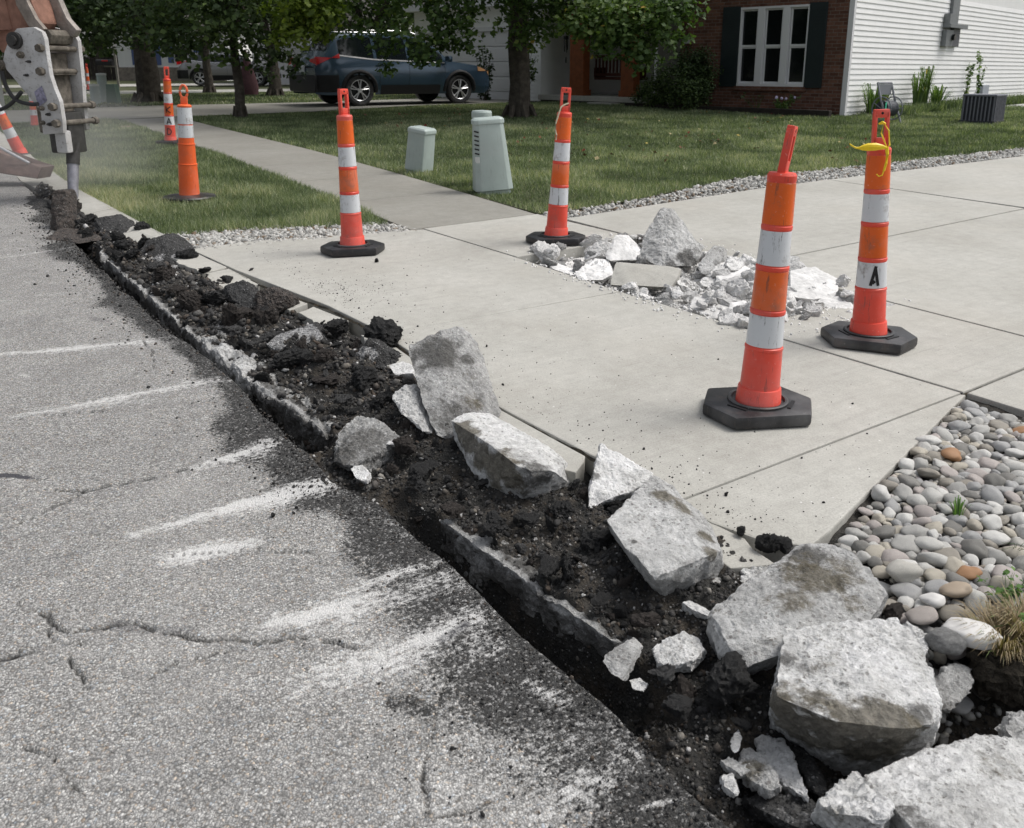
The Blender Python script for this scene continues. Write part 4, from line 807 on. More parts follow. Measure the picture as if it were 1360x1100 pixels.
H('concrete_slab', 'large square slab propped on the apron edge with a smooth speckled face', B, [(808, 692, 2.22), (868, 632, 2.48), (885, 640, 2.46), (938, 690, 2.28), (958, 732, 2.12), (945, 734, 2.07), (868, 765, 1.96), (845, 748, 2.01), (828, 725, 2.09), (893, 787, 2.04), (868, 783, 2.04), (961, 752, 2.15), (935, 778, 2.09), (812, 704, 2.3)], mt['broken'], (.04, .07, -.1),
  brown=[((885, 648, 2.58), .05, .8), ((915, 668, 2.52), .035, .8), ((940, 705, 2.4), .03, .8), ((953, 728, 2.3), .03, .7)], dirt=[((845, 710, 2.34), .012, 1.), ((915, 768, 2.12), .07, .45), ((880, 778, 2.06), .05, .4)], amp=.008, seed=25)  # the two lowest dark spots paint shade onto the undercut face
H('concrete_slab', 'pale flat slab remnant behind the large square slab', B, [(930, 690, 2.42), (975, 712, 2.36), (1004, 740, 2.22), (985, 762, 2.14), (950, 790, 2.04), (925, 800, 2.02), (920, 730, 2.25)], mt['brokenw'], (.03, .03, -.05), amp=.006, seed=26)
H('concrete_chunk', 'small white cube between the square slab and the long grey slab', B, [(986, 760, 2.12), (1002, 750, 2.16), (1022, 752, 2.14), (1016, 772, 2.07), (992, 778, 2.05), (985, 772, 2.07)], mt['brokenw'], (.02, .05, -.04), seed=27)
H('concrete_chunk', 'grey splinter under the right corner of the square slab', B, [(945, 775, 2.1), (975, 765, 2.14), (1000, 780, 2.08), (985, 800, 2.0), (960, 812, 1.96), (948, 800, 2.0)], mt['broken'], (.02, .05, -.04), dirt=[((960, 790, 2.05), .06, .5)], seed=28)
H('concrete_slab', 'long grey slab with a stained brown top behind the white block', B, [(1058, 722, 2.14), (1098, 722, 2.14), (1135, 738, 2.08), (1162, 763, 2.0), (1178, 790, 1.92), (1150, 828, 1.82), (1060, 860, 1.74), (985, 888, 1.7), (962, 872, 1.73), (936, 830, 1.83), (945, 812, 1.88), (1000, 765, 2.02), (1035, 740, 2.1), (1030, 800, 1.85), (975, 818, 1.84)], mt['broken'], (.04, .10, -.12),
  dirt=[((1075, 730, 2.1), .07, .85), ((1045, 745, 2.06), .05, .6), ((1120, 770, 1.98), .05, .55), ((955, 845, 1.78), .06, .35)], brown=[((1090, 760, 2.02), .11, .72), ((1060, 790, 1.94), .07, .6), ((1120, 745, 2.05), .06, .5)], amp=.010, seed=29)
H('concrete_block', 'big white speckled block with a brown underside, nearest the pebbles', B, [(1042, 842, 1.74), (1060, 832, 1.77), (1130, 824, 1.78), (1192, 820, 1.79), (1214, 842, 1.73), (1232, 890, 1.62), (1251, 928, 1.54), (1245, 960, 1.48), (1030, 925, 1.5), (1110, 958, 1.42), (1200, 968, 1.42), (1215, 985, 1.52), (1150, 1012, 1.53), (1085, 997, 1.55), (1022, 945, 1.6), (1034, 885, 1.64)], mt['brokenw'], (.03, .07, -.12),
  dirt=[((1048, 862, 1.72), .03, .75), ((1075, 872, 1.68), .03, .55), ((1065, 928, 1.56), .045, .75), ((1110, 935, 1.56), .04, .5), ((1235, 942, 1.52), .045, .85), ((1200, 905, 1.6), .03, .3), ((1120, 895, 1.66), .03, .4)], brown=[((1050, 962, 1.5), .07, 1), ((1085, 978, 1.47), .075, 1), ((1125, 985, 1.47), .075, 1), ((1165, 990, 1.45), .075, 1), ((1205, 984, 1.47), .06, 1), ((1060, 990, 1.5), .07, 1), ((1110, 1003, 1.5), .07, 1), ((1155, 1010, 1.5), .07, 1), ((1200, 1002, 1.5), .07, 1), ((1030, 955, 1.5), .05, 1), ((1038, 948, 1.53), .03, .8), ((1100, 860, 1.7), .05, .35)], amp=.011, seed=30)
H('concrete_slab', 'broad pale slab filling the bottom right corner', B, [(1148, 1030, 1.36), (1185, 1018, 1.39), (1225, 1000, 1.43), (1300, 968, 1.5), (1345, 975, 1.49), (1400, 1000, 1.45), (1440, 1120, 1.22), (1290, 1150, 1.12), (1230, 1120, 1.16), (1185, 1070, 1.26)], mt['brokenw'], (.02, .05, -.1),
  dirt=[((1200, 1060, 1.3), .03, .75), ((1235, 1085, 1.25), .04, .75), ((1265, 1095, 1.22), .03, .6), ((1350, 1030, 1.4), .05, .35)], brown=[((1340, 1010, 1.43), .05, .35)], amp=.008, seed=31)
H('concrete_chunk', 'small pale pointed piece at the bottom edge below the white block', B, [(1138, 1024, 1.38), (1160, 1045, 1.32), (1186, 1072, 1.24), (1172, 1088, 1.2), (1110, 1082, 1.24), (1084, 1068, 1.28), (1115, 1040, 1.35)], mt['brokenw'], (.01, .03, -.07), brown=[((1100, 1060, 1.3), .03, .5)], seed=32)
H('concrete_chunk', 'pale elongated piece standing beside the black splinter', B, [(1004, 982, 1.6), (1022, 978, 1.61), (1040, 986, 1.58), (1050, 1012, 1.5), (1073, 1052, 1.38), (1070, 1064, 1.35), (1045, 1050, 1.4), (1018, 1015, 1.5)], mt['brokenw'], (.01, .03, -.05), seed=33)
H('concrete_chunk', 'tan and white chip beside the pale elongated piece', B, [(980, 1000, 1.52), (996, 992, 1.55), (1012, 1000, 1.52), (1036, 1045, 1.38), (1018, 1052, 1.36), (990, 1030, 1.43)], mt['broken'], (.01, .03, -.05), brown=[((996, 1005, 1.5), .04, .6)], seed=34)
H('concrete_chunk', 'thin pale splinter lying flat left of the tan chip', B, [(958, 1010, 1.49), (968, 1006, 1.5), (1004, 1020, 1.45), (1004, 1026, 1.44), (985, 1028, 1.43), (965, 1018, 1.46)], mt['broken'], (.0, .01, -.02), seed=35, edge=.008, bev=.003, amp=.005)
H('concrete_chunk', 'tiny upright pale sliver above the thin splinter', B, [(971, 985, 1.55), (976, 972, 1.6), (980, 985, 1.55), (976, 1001, 1.5), (971, 996, 1.51)], mt['brokenw'], (.01, .01, -.0), seed=36, edge=.006, bev=.002, amp=.003)
H('concrete_chunk', 'small white flake low beside the tan chip', B, [(958, 1030, 1.43), (972, 1028, 1.43), (984, 1050, 1.37), (976, 1054, 1.36), (962, 1044, 1.39)], mt['brokenw'], (.0, .01, -.02), seed=37, edge=.008, bev=.003, amp=.005)
H('concrete_chunk', 'grey triangular piece standing in the gap in front of the sawn slab', B, [(798, 877, 1.78), (814, 862, 1.81), (834, 850, 1.84), (846, 862, 1.81), (836, 884, 1.74), (823, 907, 1.68)], mt['broken'], (.02, .035, -.02), seed=38, edge=.008, bev=.004, amp=.005)
H('concrete_chunk', 'white lump lying on the rubble left of the long grey slab', B, [(867, 862, 1.82), (880, 852, 1.85), (906, 839, 1.88), (926, 848, 1.86), (934, 864, 1.8), (916, 884, 1.74), (904, 872, 1.76), (876, 884, 1.74)], mt['brokenw'], (.01, .03, -.04), seed=39, edge=.008, bev=.004, amp=.008)
H('concrete_chunk', 'small white bit below the grey triangular piece', B, [(836, 904, 1.72), (848, 901, 1.73), (859, 910, 1.7), (854, 918, 1.68), (841, 916, 1.68)], mt['brokenw'], (.005, .015, -.01), seed=40, edge=.006, bev=.003, amp=.004)
H('concrete_chunk', 'flat pale sliver in the shade behind the white lump', B, [(906, 800, 1.98), (916, 797, 1.99), (944, 812, 1.95), (940, 818, 1.93), (920, 810, 1.95)], mt['brokenw'], (.0, .015, -.03), seed=41, edge=.008, bev=.003, amp=.004)
H('concrete_chunk', 'dark grey block standing in the hole below the dry grass', B, [(1240, 905, 1.7), (1262, 882, 1.78), (1290, 885, 1.78), (1294, 905, 1.74), (1285, 925, 1.68), (1258, 945, 1.62), (1240, 935, 1.64)], mt['brokeng'], (.02, .06, -.06), dirt=[((1255, 935, 1.65), .05, .8), ((1270, 915, 1.7), .03, .4)], seed=42)
H('concrete_chunk', 'pale piece at the right edge above the broad slab', B, [(1336, 968, 1.52), (1352, 946, 1.58), (1385, 945, 1.58), (1390, 985, 1.48), (1350, 985, 1.48)], mt['broken'], (.01, .05, -.05), seed=43)
H('concrete_chunk', 'white piece half hidden behind the upper right corner of the white block', B, [(1195, 842, 1.84), (1205, 826, 1.88), (1235, 845, 1.84), (1232, 868, 1.78), (1222, 885, 1.74), (1205, 868, 1.78)], mt['brokenw'], (.01, .05, -.05), seed=44)
H('concrete_chunk', 'dark grey gutter piece leaning into the gap, with a pale right edge', B, [(443, 610, 2.85), (447, 578, 2.95), (470, 553, 3.06), (498, 558, 3.05), (532, 582, 2.95), (512, 590, 2.9), (486, 600, 2.86), (470, 620, 2.76), (455, 618, 2.78)], mt['brokeng'], (.03, .05, -.06), dirt=[((480, 575, 2.95), .12, .72), ((452, 600, 2.88), .09, .8), ((500, 590, 2.9), .08, .6)], seed=45)
H('concrete_chunk', 'little white stone in front of the leaning gutter piece', B, [(466, 622, 2.76), (480, 617, 2.78), (490, 630, 2.72), (484, 640, 2.68), (472, 634, 2.7)], mt['brokenw'], (.01, .02, -.02), seed=46, edge=.008, bev=.004, amp=.005)
H('concrete_chunk', 'little white stone on the pale edge of the leaning gutter piece', B, [(512, 584, 2.95), (524, 579, 2.97), (535, 584, 2.94), (526, 591, 2.9), (514, 590, 2.9)], mt['brokenw'], (.01, .02, -.02), seed=47, edge=.008, bev=.004, amp=.005)
H('concrete_chunk', 'flat white flake at the end of the apron left of the tall slab', B, [(516, 485, 3.72), (535, 480, 3.78), (550, 486, 3.72), (548, 496, 3.6), (525, 498, 3.58)], mt['brokenw'], (.01, .02, -.03), seed=48, edge=.01, bev=.003, amp=.003)
H('concrete_chunk', 'smooth pale stone end poking out under the tall slab', B, [(572, 580, 3.0), (600, 570, 3.06), (605, 590, 2.95), (585, 600, 2.88), (575, 595, 2.9)], mt['broken'], (.02, .05, -.03), seed=49)
# small pale bits scattered in the black rubble, one by one
CM = [proto_mesh('concrete_bit', sh, 300+i, .3, .05, .1, mt['brokenw']) for i, sh in enumerate(['chunk', 'shard', 'slab', 'chunk', 'shard', 'chunk'])]
spots_ = [(655, 685, 12), (612, 678, 10), (525, 628, 9), (505, 632, 10), (495, 650, 8), (385, 405, 10), (300, 437, 12), (380, 497, 14), (545, 595, 9), (430, 548, 14), (770, 770, 11), (770, 775, 8), (845, 790, 12), (730, 740, 7), (905, 900, 9), (868, 978, 6), (712, 712, 8), (660, 745, 7), (185, 322, 9), (232, 362, 11), (262, 388, 9), (298, 407, 9), (330, 398, 8), (475, 508, 12), (340, 507, 14), (460, 530, 10), (500, 600, 8), (560, 615, 8), (820, 800, 8), (940, 890, 8), (1010, 930, 8), (1048, 1020, 10), (1062, 1004, 14), (870, 860, 6), (150, 318, 10), (210, 372, 8), (428, 478, 11), (375, 490, 8), (590, 640, 9), (1000, 1040, 8), (775, 800, 8), (690, 735, 6), (1030, 1075, 8), (940, 960, 8), (905, 940, 6)]
for px, py, wd in spots_:
    s, t = gst(px, py, -.03); x, y, z = [float(a[0]) for a in hz(s, t)]; r_ = wd/FL*math.hypot(x, y)*.55
    put('concrete_bit', rr.choice(CM), (x, y, z + r_*.4), (r_, r_*.8, r_*.55), (rr.uniform(-.5, .5), rr.uniform(-.5, .5), rr.uniform(0, 6)), 'pale concrete bit ' + [z_ for lim, z_ in ((1.15, 'near the bottom edge below the white block'), (1.5, 'beside the grey triangular piece'), (2.25, 'behind the longest sawn slab'), (3.0, 'between the road edge and the mossy block'), (3.9, 'among rubble left of the tall slab'), (5.2, 'in rubble by the flat speckled slab'), (99, 'in rubble at the far end of the trench')) if s < lim][0], 'concrete bit', 'small concrete bits in the trench', rr.choice([None, mt['broken'], None]))

# ------------------------------------------------------------------ heap of smashed sidewalk
DM = [proto_mesh('rubble_piece', sh, 400+i, .2, .05, .16, mt['dust']) for i, sh in enumerate(['chunk', 'slab', 'slab', 'shard', 'chunk', 'slab', 'chunk', 'shard'])]
NS, NT = 120, 80; HM = np.zeros((NS, NT)); s0h, s1h, t0h, t1h = 2.5, 5.2, 3.1, 5.2
gs, gt = np.meshgrid(np.linspace(s0h, s1h, NS), np.linspace(t0h, t1h, NT), indexing='ij')
hole = [(2.88, 3.39), (4.84, 3.32), (4.84, 4.38), (2.88, 4.38)]
HM[:] = np.where(inpoly(gs.ravel(), gt.ravel(), hole).reshape(gs.shape), -.05, .02)
sheet('broken_walk_base', hole, -.055, mt['dust'], None, 0)
def drop(s, t, r_, hh, k=.5):
    m_ = (np.hypot(gs - s, gt - t) < r_*.8); z = HM[m_].mean() if m_.any() else .02; z = min(z, .2)
    HM[m_] = np.maximum(HM[m_], z + hh*1.1); return z
cand = []
for i in range(230): cand.append(max(.03, min(.145, rr.lognormvariate(-2.72, .42))))
cand.sort(reverse=True)
for i, r_ in enumerate(cand):
    if i < 150: s, t = rr.uniform(2.80, 4.90), rr.uniform(3.36, 4.50)
    else: s, t = rr.gauss(3.55, .62), rr.gauss(3.95, .40)
    if not (2.78 < s < 4.95 and 3.33 < t < 4.75): s, t = rr.uniform(2.9, 4.8), rr.uniform(3.4, 4.5)
    hh = r_*rr.uniform(.32, .6); z = drop(s, t, r_, hh*.85); p = WP(s, t, z + hh*.55)
    k_ = rr.randrange(8); put('rubble_piece', DM[k_], p, (r_, r_*rr.uniform(.6, .9), hh*(1.1 if k_ in (0, 4, 6) else 2.2)), (rr.gauss(0, .42), rr.gauss(0, .42), rr.uniform(0, 6)), ('large ' if r_ > .09 else 'medium ' if r_ > .055 else 'small ') + ('rough grey ' if (dk := rr.random() < .3) else 'dusty pale ') + ('concrete slab piece' if k_ in (1, 2, 5) else 'concrete splinter' if k_ in (3, 7) else 'concrete lump') + ' at the ' + ('left end' if s > 4.3 else 'right end' if s < 3.2 else 'middle') + ' of the sidewalk heap' + (', front edge' if t < 3.7 else ', back edge' if t > 4.2 else ''), 'rubble piece', 'pieces in the heap of smashed sidewalk', mt['broken'] if dk else None)
n = 6000; s_ = rng.normal(3.75, .52, n); t_ = rng.normal(3.88, .34, n); ok = (s_ > 2.6) & (s_ < 5.1) & (t_ > 3.2) & (t_ < 4.9); s_, t_ = s_[ok], t_[ok]
ii = np.clip(((s_-s0h)/(s1h-s0h)*(NS-1)).astype(int), 0, NS-1); jj = np.clip(((t_-t0h)/(t1h-t0h)*(NT-1)).astype(int), 0, NT-1); x, y = XY(s_, t_); sz = np.clip(rng.lognormal(-5.1, .5, len(s_)), .0025, .013)
hh = np.where(rng.uniform(0, 1, len(s_)) < .55, np.minimum(HM[ii, jj]*rng.uniform(.3, 1, len(s_)), .12), .0); hh = np.where(inpoly(s_, t_, hole), hh - .02, .02)
cloud('concrete_crumbs', np.stack([x, y, T(y) + hh + sz*.3], 1), sz, mt['dust'], ICO1, .35, .6, 'pale crumbs and dust between the smashed sidewalk pieces')
RB = 'rubble piece'
H('concrete_slab', 'largest upright slab with a smooth grey face on top of the heap', RB, [(849, 342, 5.62), (853, 318, 5.72), (878, 277, 5.86), (893, 279, 5.86), (900, 300, 5.8), (926, 322, 5.74), (932, 338, 5.66), (920, 352, 5.56), (880, 356, 5.48), (902, 335, 5.58)], mt['broken'], (.03, .14, -.03), dirt=[((915, 342, 5.6), .09, .9), ((895, 350, 5.55), .06, .7), ((928, 330, 5.7), .05, .6)], amp=.014, seed=61, edge=.018)  # dark spots deepen the tone of its lower right face
H('concrete_slab', 'smooth grey rectangular slab on edge at the front of the heap', RB, [(818, 348, 5.22), (850, 353, 5.2), (904, 355, 5.2), (900, 368, 5.1), (891, 382, 5.02), (810, 377, 5.05)], mt['conc'], (.02, .06, -.03), amp=.003, seed=62, edge=.03)
H('concrete_slab', 'tilted flat slab right of the largest upright slab', RB, [(926, 352, 5.42), (948, 326, 5.6), (961, 328, 5.6), (961, 342, 5.5), (942, 364, 5.32), (928, 362, 5.34)], mt['broken'], (.04, .07, -.04), dirt=[((955, 350, 5.5), .05, .7)], amp=.006, seed=63, edge=.02)
H('concrete_slab', 'pale pointed slab left of the largest upright slab', RB, [(802, 340, 5.62), (818, 312, 5.8), (832, 311, 5.82), (852, 332, 5.68), (846, 345, 5.56), (810, 346, 5.55)], mt['dust'], (.03, .08, -.03), amp=.008, seed=64, edge=.02)
H('concrete_chunk', 'rough grey chunk at the left end of the heap behind', RB, [(776, 332, 5.95), (795, 320, 6.0), (806, 322, 6.0), (812, 338, 5.85), (790, 345, 5.8), (778, 342, 5.82)], mt['broken'], (.03, .1, -.03), amp=.015, seed=65, edge=.02)
H('concrete_chunk', 'broad rough chunk at the front left of the heap', RB, [(764, 360, 5.42), (790, 345, 5.6), (808, 346, 5.6), (812, 365, 5.3), (800, 372, 5.22), (770, 372, 5.25)], mt['dust'], (.02, .1, -.04), amp=.016, seed=66, edge=.02)
H('concrete_slab', 'thin slab lifted at the leftmost tip of the heap', RB, [(727, 350, 5.72), (738, 347, 5.78), (765, 360, 5.55), (768, 368, 5.38), (748, 362, 5.5), (730, 356, 5.62)], mt['dust'], (.02, .06, -.03), dirt=[((735, 355, 5.65), .05, .7)], amp=.006, seed=67, edge=.02)
H('concrete_slab', 'flat slab lying in the heap left of the leaning cone', RB, [(952, 372, 5.22), (950, 352, 5.45), (985, 342, 5.6), (1008, 352, 5.5), (1012, 372, 5.22), (985, 384, 5.08)], mt['dust'], (.02, .04, -.05), amp=.006, seed=68, edge=.02)
H('concrete_slab', 'white slab near the front edge of the heap beside the leaning cone', RB, [(916, 408, 4.72), (922, 394, 4.85), (950, 394, 4.85), (982, 412, 4.66), (980, 424, 4.52), (940, 420, 4.56)], mt['dust'], (.02, .05, -.05), amp=.006, seed=69, edge=.02)
H('concrete_slab', 'wide flat pale slab behind the leaning cone', RB, [(1046, 380, 5.12), (1050, 360, 5.3), (1080, 354, 5.36), (1112, 370, 5.2), (1114, 392, 4.92), (1080, 398, 4.86), (1050, 394, 4.9)], mt['dust'], (.02, .05, -.06), amp=.007, seed=70, edge=.02)
H('concrete_chunk', 'smooth pale chunk between the leaning cone and the lettered cone', RB, [(1075, 415, 4.62), (1090, 395, 4.8), (1112, 388, 4.86), (1132, 400, 4.74), (1136, 418, 4.56), (1118, 430, 4.46), (1085, 428, 4.48)], mt['dust'], (.02, .06, -.05), amp=.008, seed=71, edge=.02)
H('concrete_chunk', 'grey block on edge half hidden behind the leaning cone', RB, [(1046, 366, 5.3), (1045, 340, 5.42), (1061, 342, 5.42), (1062, 360, 5.32)], mt['broken'], (.03, .09, -.02), amp=.008, seed=72, edge=.02)
H('concrete_chunk', 'small grey piece right of the lettered cone at the end of the heap', RB, [(1162, 412, 4.66), (1172, 402, 4.74), (1188, 404, 4.72), (1192, 412, 4.66), (1178, 416, 4.62)], mt['broken'], (.02, .05, -.03), dirt=[((1188, 410, 4.7), .03, .8)], amp=.006, seed=73, edge=.015)
H('concrete_chunk', 'upright pale piece left of the leaning cone foot', RB, [(962, 430, 4.5), (970, 402, 4.68), (990, 398, 4.7), (1000, 410, 4.62), (990, 436, 4.44), (975, 440, 4.4)], mt['dust'], (.02, .06, -.04), dirt=[((995, 432, 4.45), .04, .7)], amp=.008, seed=74, edge=.02)

# ------------------------------------------------------------------ river stones
pebpoly = [gst(*p) for p in [(1112, 722), (1278, 541), (1312, 553), (1420, 580), (1560, 760), (1500, 900), (1385, 870), (1300, 866), (1262, 885), (1236, 905), (1205, 860), (1180, 806), (1165, 752)]]
pts = []; pp = np.array(pebpoly); lo, hi = pp.min(0), pp.max(0); radii = sorted([max(.0085, min(.036, rr.lognormvariate(-4.55, .42))) for _ in range(21000)], reverse=True)
cell = {}
for r_ in radii:
    for tr in range(3):
        s, t = rr.uniform(lo[0], hi[0]), rr.uniform(lo[1], hi[1])
        if not inpoly(np.array([s]), np.array([t]), pp)[0]: continue
        c0 = (int(s/.08), int(t/.08)); bad = False
        for a in (-1, 0, 1):
            for b in (-1, 0, 1):
                for (s2, t2, r2) in cell.get((c0[0]+a, c0[1]+b), ()):
                    if math.hypot(s-s2, t-t2) < .80*(r_ + r2): bad = True; break
                if bad: break
            if bad: break
        if not bad: cell.setdefault(c0, []).append((s, t, r_)); pts.append((s, t, r_)); break
def stone_mesh(seed, sub=ICO3):
    v, f = sub; r = np.random.default_rng(seed); q = v*np.array([1, r.uniform(.68, .95), r.uniform(.42, .68)])
    no = v; q = q*(1 + .24*fbm(v + seed, 1.2, 2, seed))[:, None]; q = np.sign(q)*np.abs(q)**r.uniform(.92, 1.08)
    for k in range(5):      # a few flattened sides
        d = r.normal(0, 1, 3); d /= np.linalg.norm(d); lim = r.uniform(.62, .85); pr = q@d; q = q - np.outer(np.maximum(0, pr-lim)*.75, d)
    me = bpy.data.meshes.new('river_stone'); me.from_pydata(q.tolist(), [], f.tolist()); me.polygons.foreach_set('use_smooth', np.ones(len(f), bool)); me.materials.append(mt['pebble']); return me
SM = [stone_mesh(s) for s in range(14)]
ncam = lambda p: math.hypot(*XY(p[0], p[1]))/p[2]
vis = [p for p in pts if (lambda w_: 1 if True else 0)(0)]
def inview(p):
    x, y = XY(p[0], p[1]); return x < .60*y + .06 and y > 1.2
order = sorted([p for p in pts if inview(p)], key=ncam); indiv = order[:296]; rest = order[296:] + [p for p in pts if not inview(p)]
ORG = flat('orange_stone', (.30, .17, .09), .65, .3, 0, .2, 40); TAN = flat('tan_stone', (.33, .27, .205), .65, .3, 0, .15, 40); WHT = flat('white_stone', (.58, .57, .55), .6, .3, 0, .1, 40)
for i, (s, t, r_) in enumerate(indiv):
    z = float(hbase([s], [t])[0]) + r_*.42 + .008
    ci = rr.randrange(8); wp_ = WP(s, t, z); pr_ = ncam((s, t, r_)); fx = wp_.x/wp_.y
    zn = ('at the near end by the long grey slab' if wp_.y < 2.15 and fx < .43 else 'by the dry grass clump' if wp_.y < 2.15 else 'against the edge of the flare slab' if t < 2.07 + (s - 1.30)*4 + .12 else 'at the far corner by the sidewalk' if wp_.y > 3.0 else 'near the right edge of the picture' if fx > .50 else 'in the middle of the stone bed')
    put('river_stone', SM[i % 14], wp_, (r_*1.2, r_*1.2, r_*1.05), (rr.gauss(0, .22), rr.gauss(0, .22), rr.uniform(0, 6.28)), ('large ' if r_ > .022 else 'medium ' if r_ > .016 else 'small ') + PEBN[ci][0] + ' river stone ' + zn, 'stone', 'river stones beside the driveway', mt['pebs'][ci])
for px, py, wd, m_, lab in ((1262, 608, 26, ORG, 'flat orange stone in the far part of the river stones'), (1354, 575, 20, ORG, 'orange stone at the right edge of the river stones'), (1268, 788, 40, TAN, 'large tan wedge shaped stone among the grey river stones'), (1285, 765, 30, ORG, 'ochre stone touching the large tan wedge shaped stone'), (1255, 856, 46, mt['brokeng'], 'large dark grey round stone above the hole'), (1290, 850, 60, WHT, 'large white stone beside the dry grass clump'), (1224, 822, 40, None, 'long oval grey stone beside the white block'), (1240, 800, 30, WHT, 'pale three sided stone above the long oval stone'), (1200, 765, 44, None, 'broad flat grey stone right of the long grey slab'), (1330, 800*1, 32, None, 'round grey stone under the green weed')):
    g0 = G(px, py, .015); r_ = wd/FL*g0.length*.56
    put('river_stone', SM[rr.randrange(14)], (g0.x, g0.y, g0.z + r_*.25), (r_, r_*.95, r_*.85), (rr.gauss(0, .15), rr.gauss(0, .15), rr.uniform(-.4, .4)), lab, 'stone', None, m_)
v2, f2 = ICO2
q = np.array(rest); x, y = XY(q[:, 0], q[:, 1]); hb = hbase(q[:, 0], q[:, 1])
cloud('small_river_stones', np.stack([x, y, T(y) + hb + q[:, 2]*.4 + .006], 1), q[:, 2]*1.15, mt['pebblet'], ICO2, .05, .62, 'the smaller and farther river stones', None, False, 'stuff', True)
n = 2200; q = rng.uniform(lo, hi, (n*3, 2)); q = q[inpoly(q[:, 0], q[:, 1], pp)][:n]; x, y = XY(q[:, 0], q[:, 1]); sz = rng.uniform(.008, .016, len(q))
cloud('small_river_stones', np.stack([x, y, T(y) + hbase(q[:, 0], q[:, 1]) + sz*.3], 1), sz, mt['pebblet'], ICO2, .06, .7, 'pebbles in the gaps below the larger river stones', None, False, 'stuff', True)
# white crushed stone along the lawn edges
def scatter(poly, n, a, b, name, label, h=.0):
    poly = np.array(poly); lo, hi = poly.min(0), poly.max(0); q = rng.uniform(lo, hi, (n*6, 2)); q = q[inpoly(q[:, 0], q[:, 1], poly)][:n]; x, y = XY(q[:, 0], q[:, 1]); sz = rng.uniform(a, b, len(q))
    cloud(name, np.stack([x, y, T(y) + h + sz*.35], 1), sz, mt['wgravel'], ICO1, .3, .55, label)
scatter([(6.36, 1.5), (7.08, 1.46), (7.03, 1.95), (6.56, 3.12), (6.06, 3.24)], 2600, .010, .030, 'white_gravel', 'white crushed stone between the verge grass and the apron', -.004)
scatter([(5.80, 4.42), (5.88, 4.9), (5.98, 6.96), (6.0, 8.2), (5.9, 12.5), (5.9, 14.5), (6.35, 14.5), (6.42, 12.7), (6.62, 7.4), (6.22, 5.6), (6.12, 4.4)], 5200, .010, .032, 'white_gravel', 'white crushed stone between the front lawn and the driveway', -.004)

# =================================================================== CONES
def crad(z):       # body radius at height z (stepped, tapering)
    return float(np.interp(z, [.117, .270, .285, .413, .431, .583, .601, .736, .755, .915], [.0768, .0718, .0704, .0660, .0655, .0615, .0610, .057, .057, .0535]))
def wrap_mark(name, strokes, z0, h, w_, ang, mat, parent, th=.011, off=.0022):
    """strokes: polylines in a unit letter box, laid round the tube as flat strips"""
    bm = bmesh.new()
    for k, pl in enumerate(strokes):
        for a, b in zip(pl, pl[1:]):
            n = 6; dx, dy = b[0]-a[0], b[1]-a[1]; L = math.hypot(dx*w_, dy*h); nx, ny = -dy*h/L, dx*w_/L; rows_ = []
            for i in range(n+1):
                u_ = (a[0] + dx*i/n - .5)*w_; v_ = (a[1] + dy*i/n)*h; row = []
                for sgn in (-.5, .5):
                    uu = u_ + nx*sgn*th; z = z0 + v_ + ny*sgn*th; r_ = crad(z) + off + .0004*k; al = ang + uu/r_
                    row.append(bm.verts.new((r_*math.sin(al), -r_*math.cos(al), z)))
                rows_.append(row)
            for r0, r1 in zip(rows_, rows_[1:]): bm.faces.new((r0[0], r0[1], r1[1], r1[0]))
    o = bmobj(name, bm, mat, parent); return o
LET = {'A': [[(0, 0), (.5, 1), (1, 0)], [(.2, .35), (.8, .35)]], 'K': [[(0, 0), (0, 1)], [(1, 1), (.05, .45), (1, 0)]], 'D': [[(0, 0), (0, 1), (.65, .9), (1, .5), (.65, .08), (0, 0)]]}
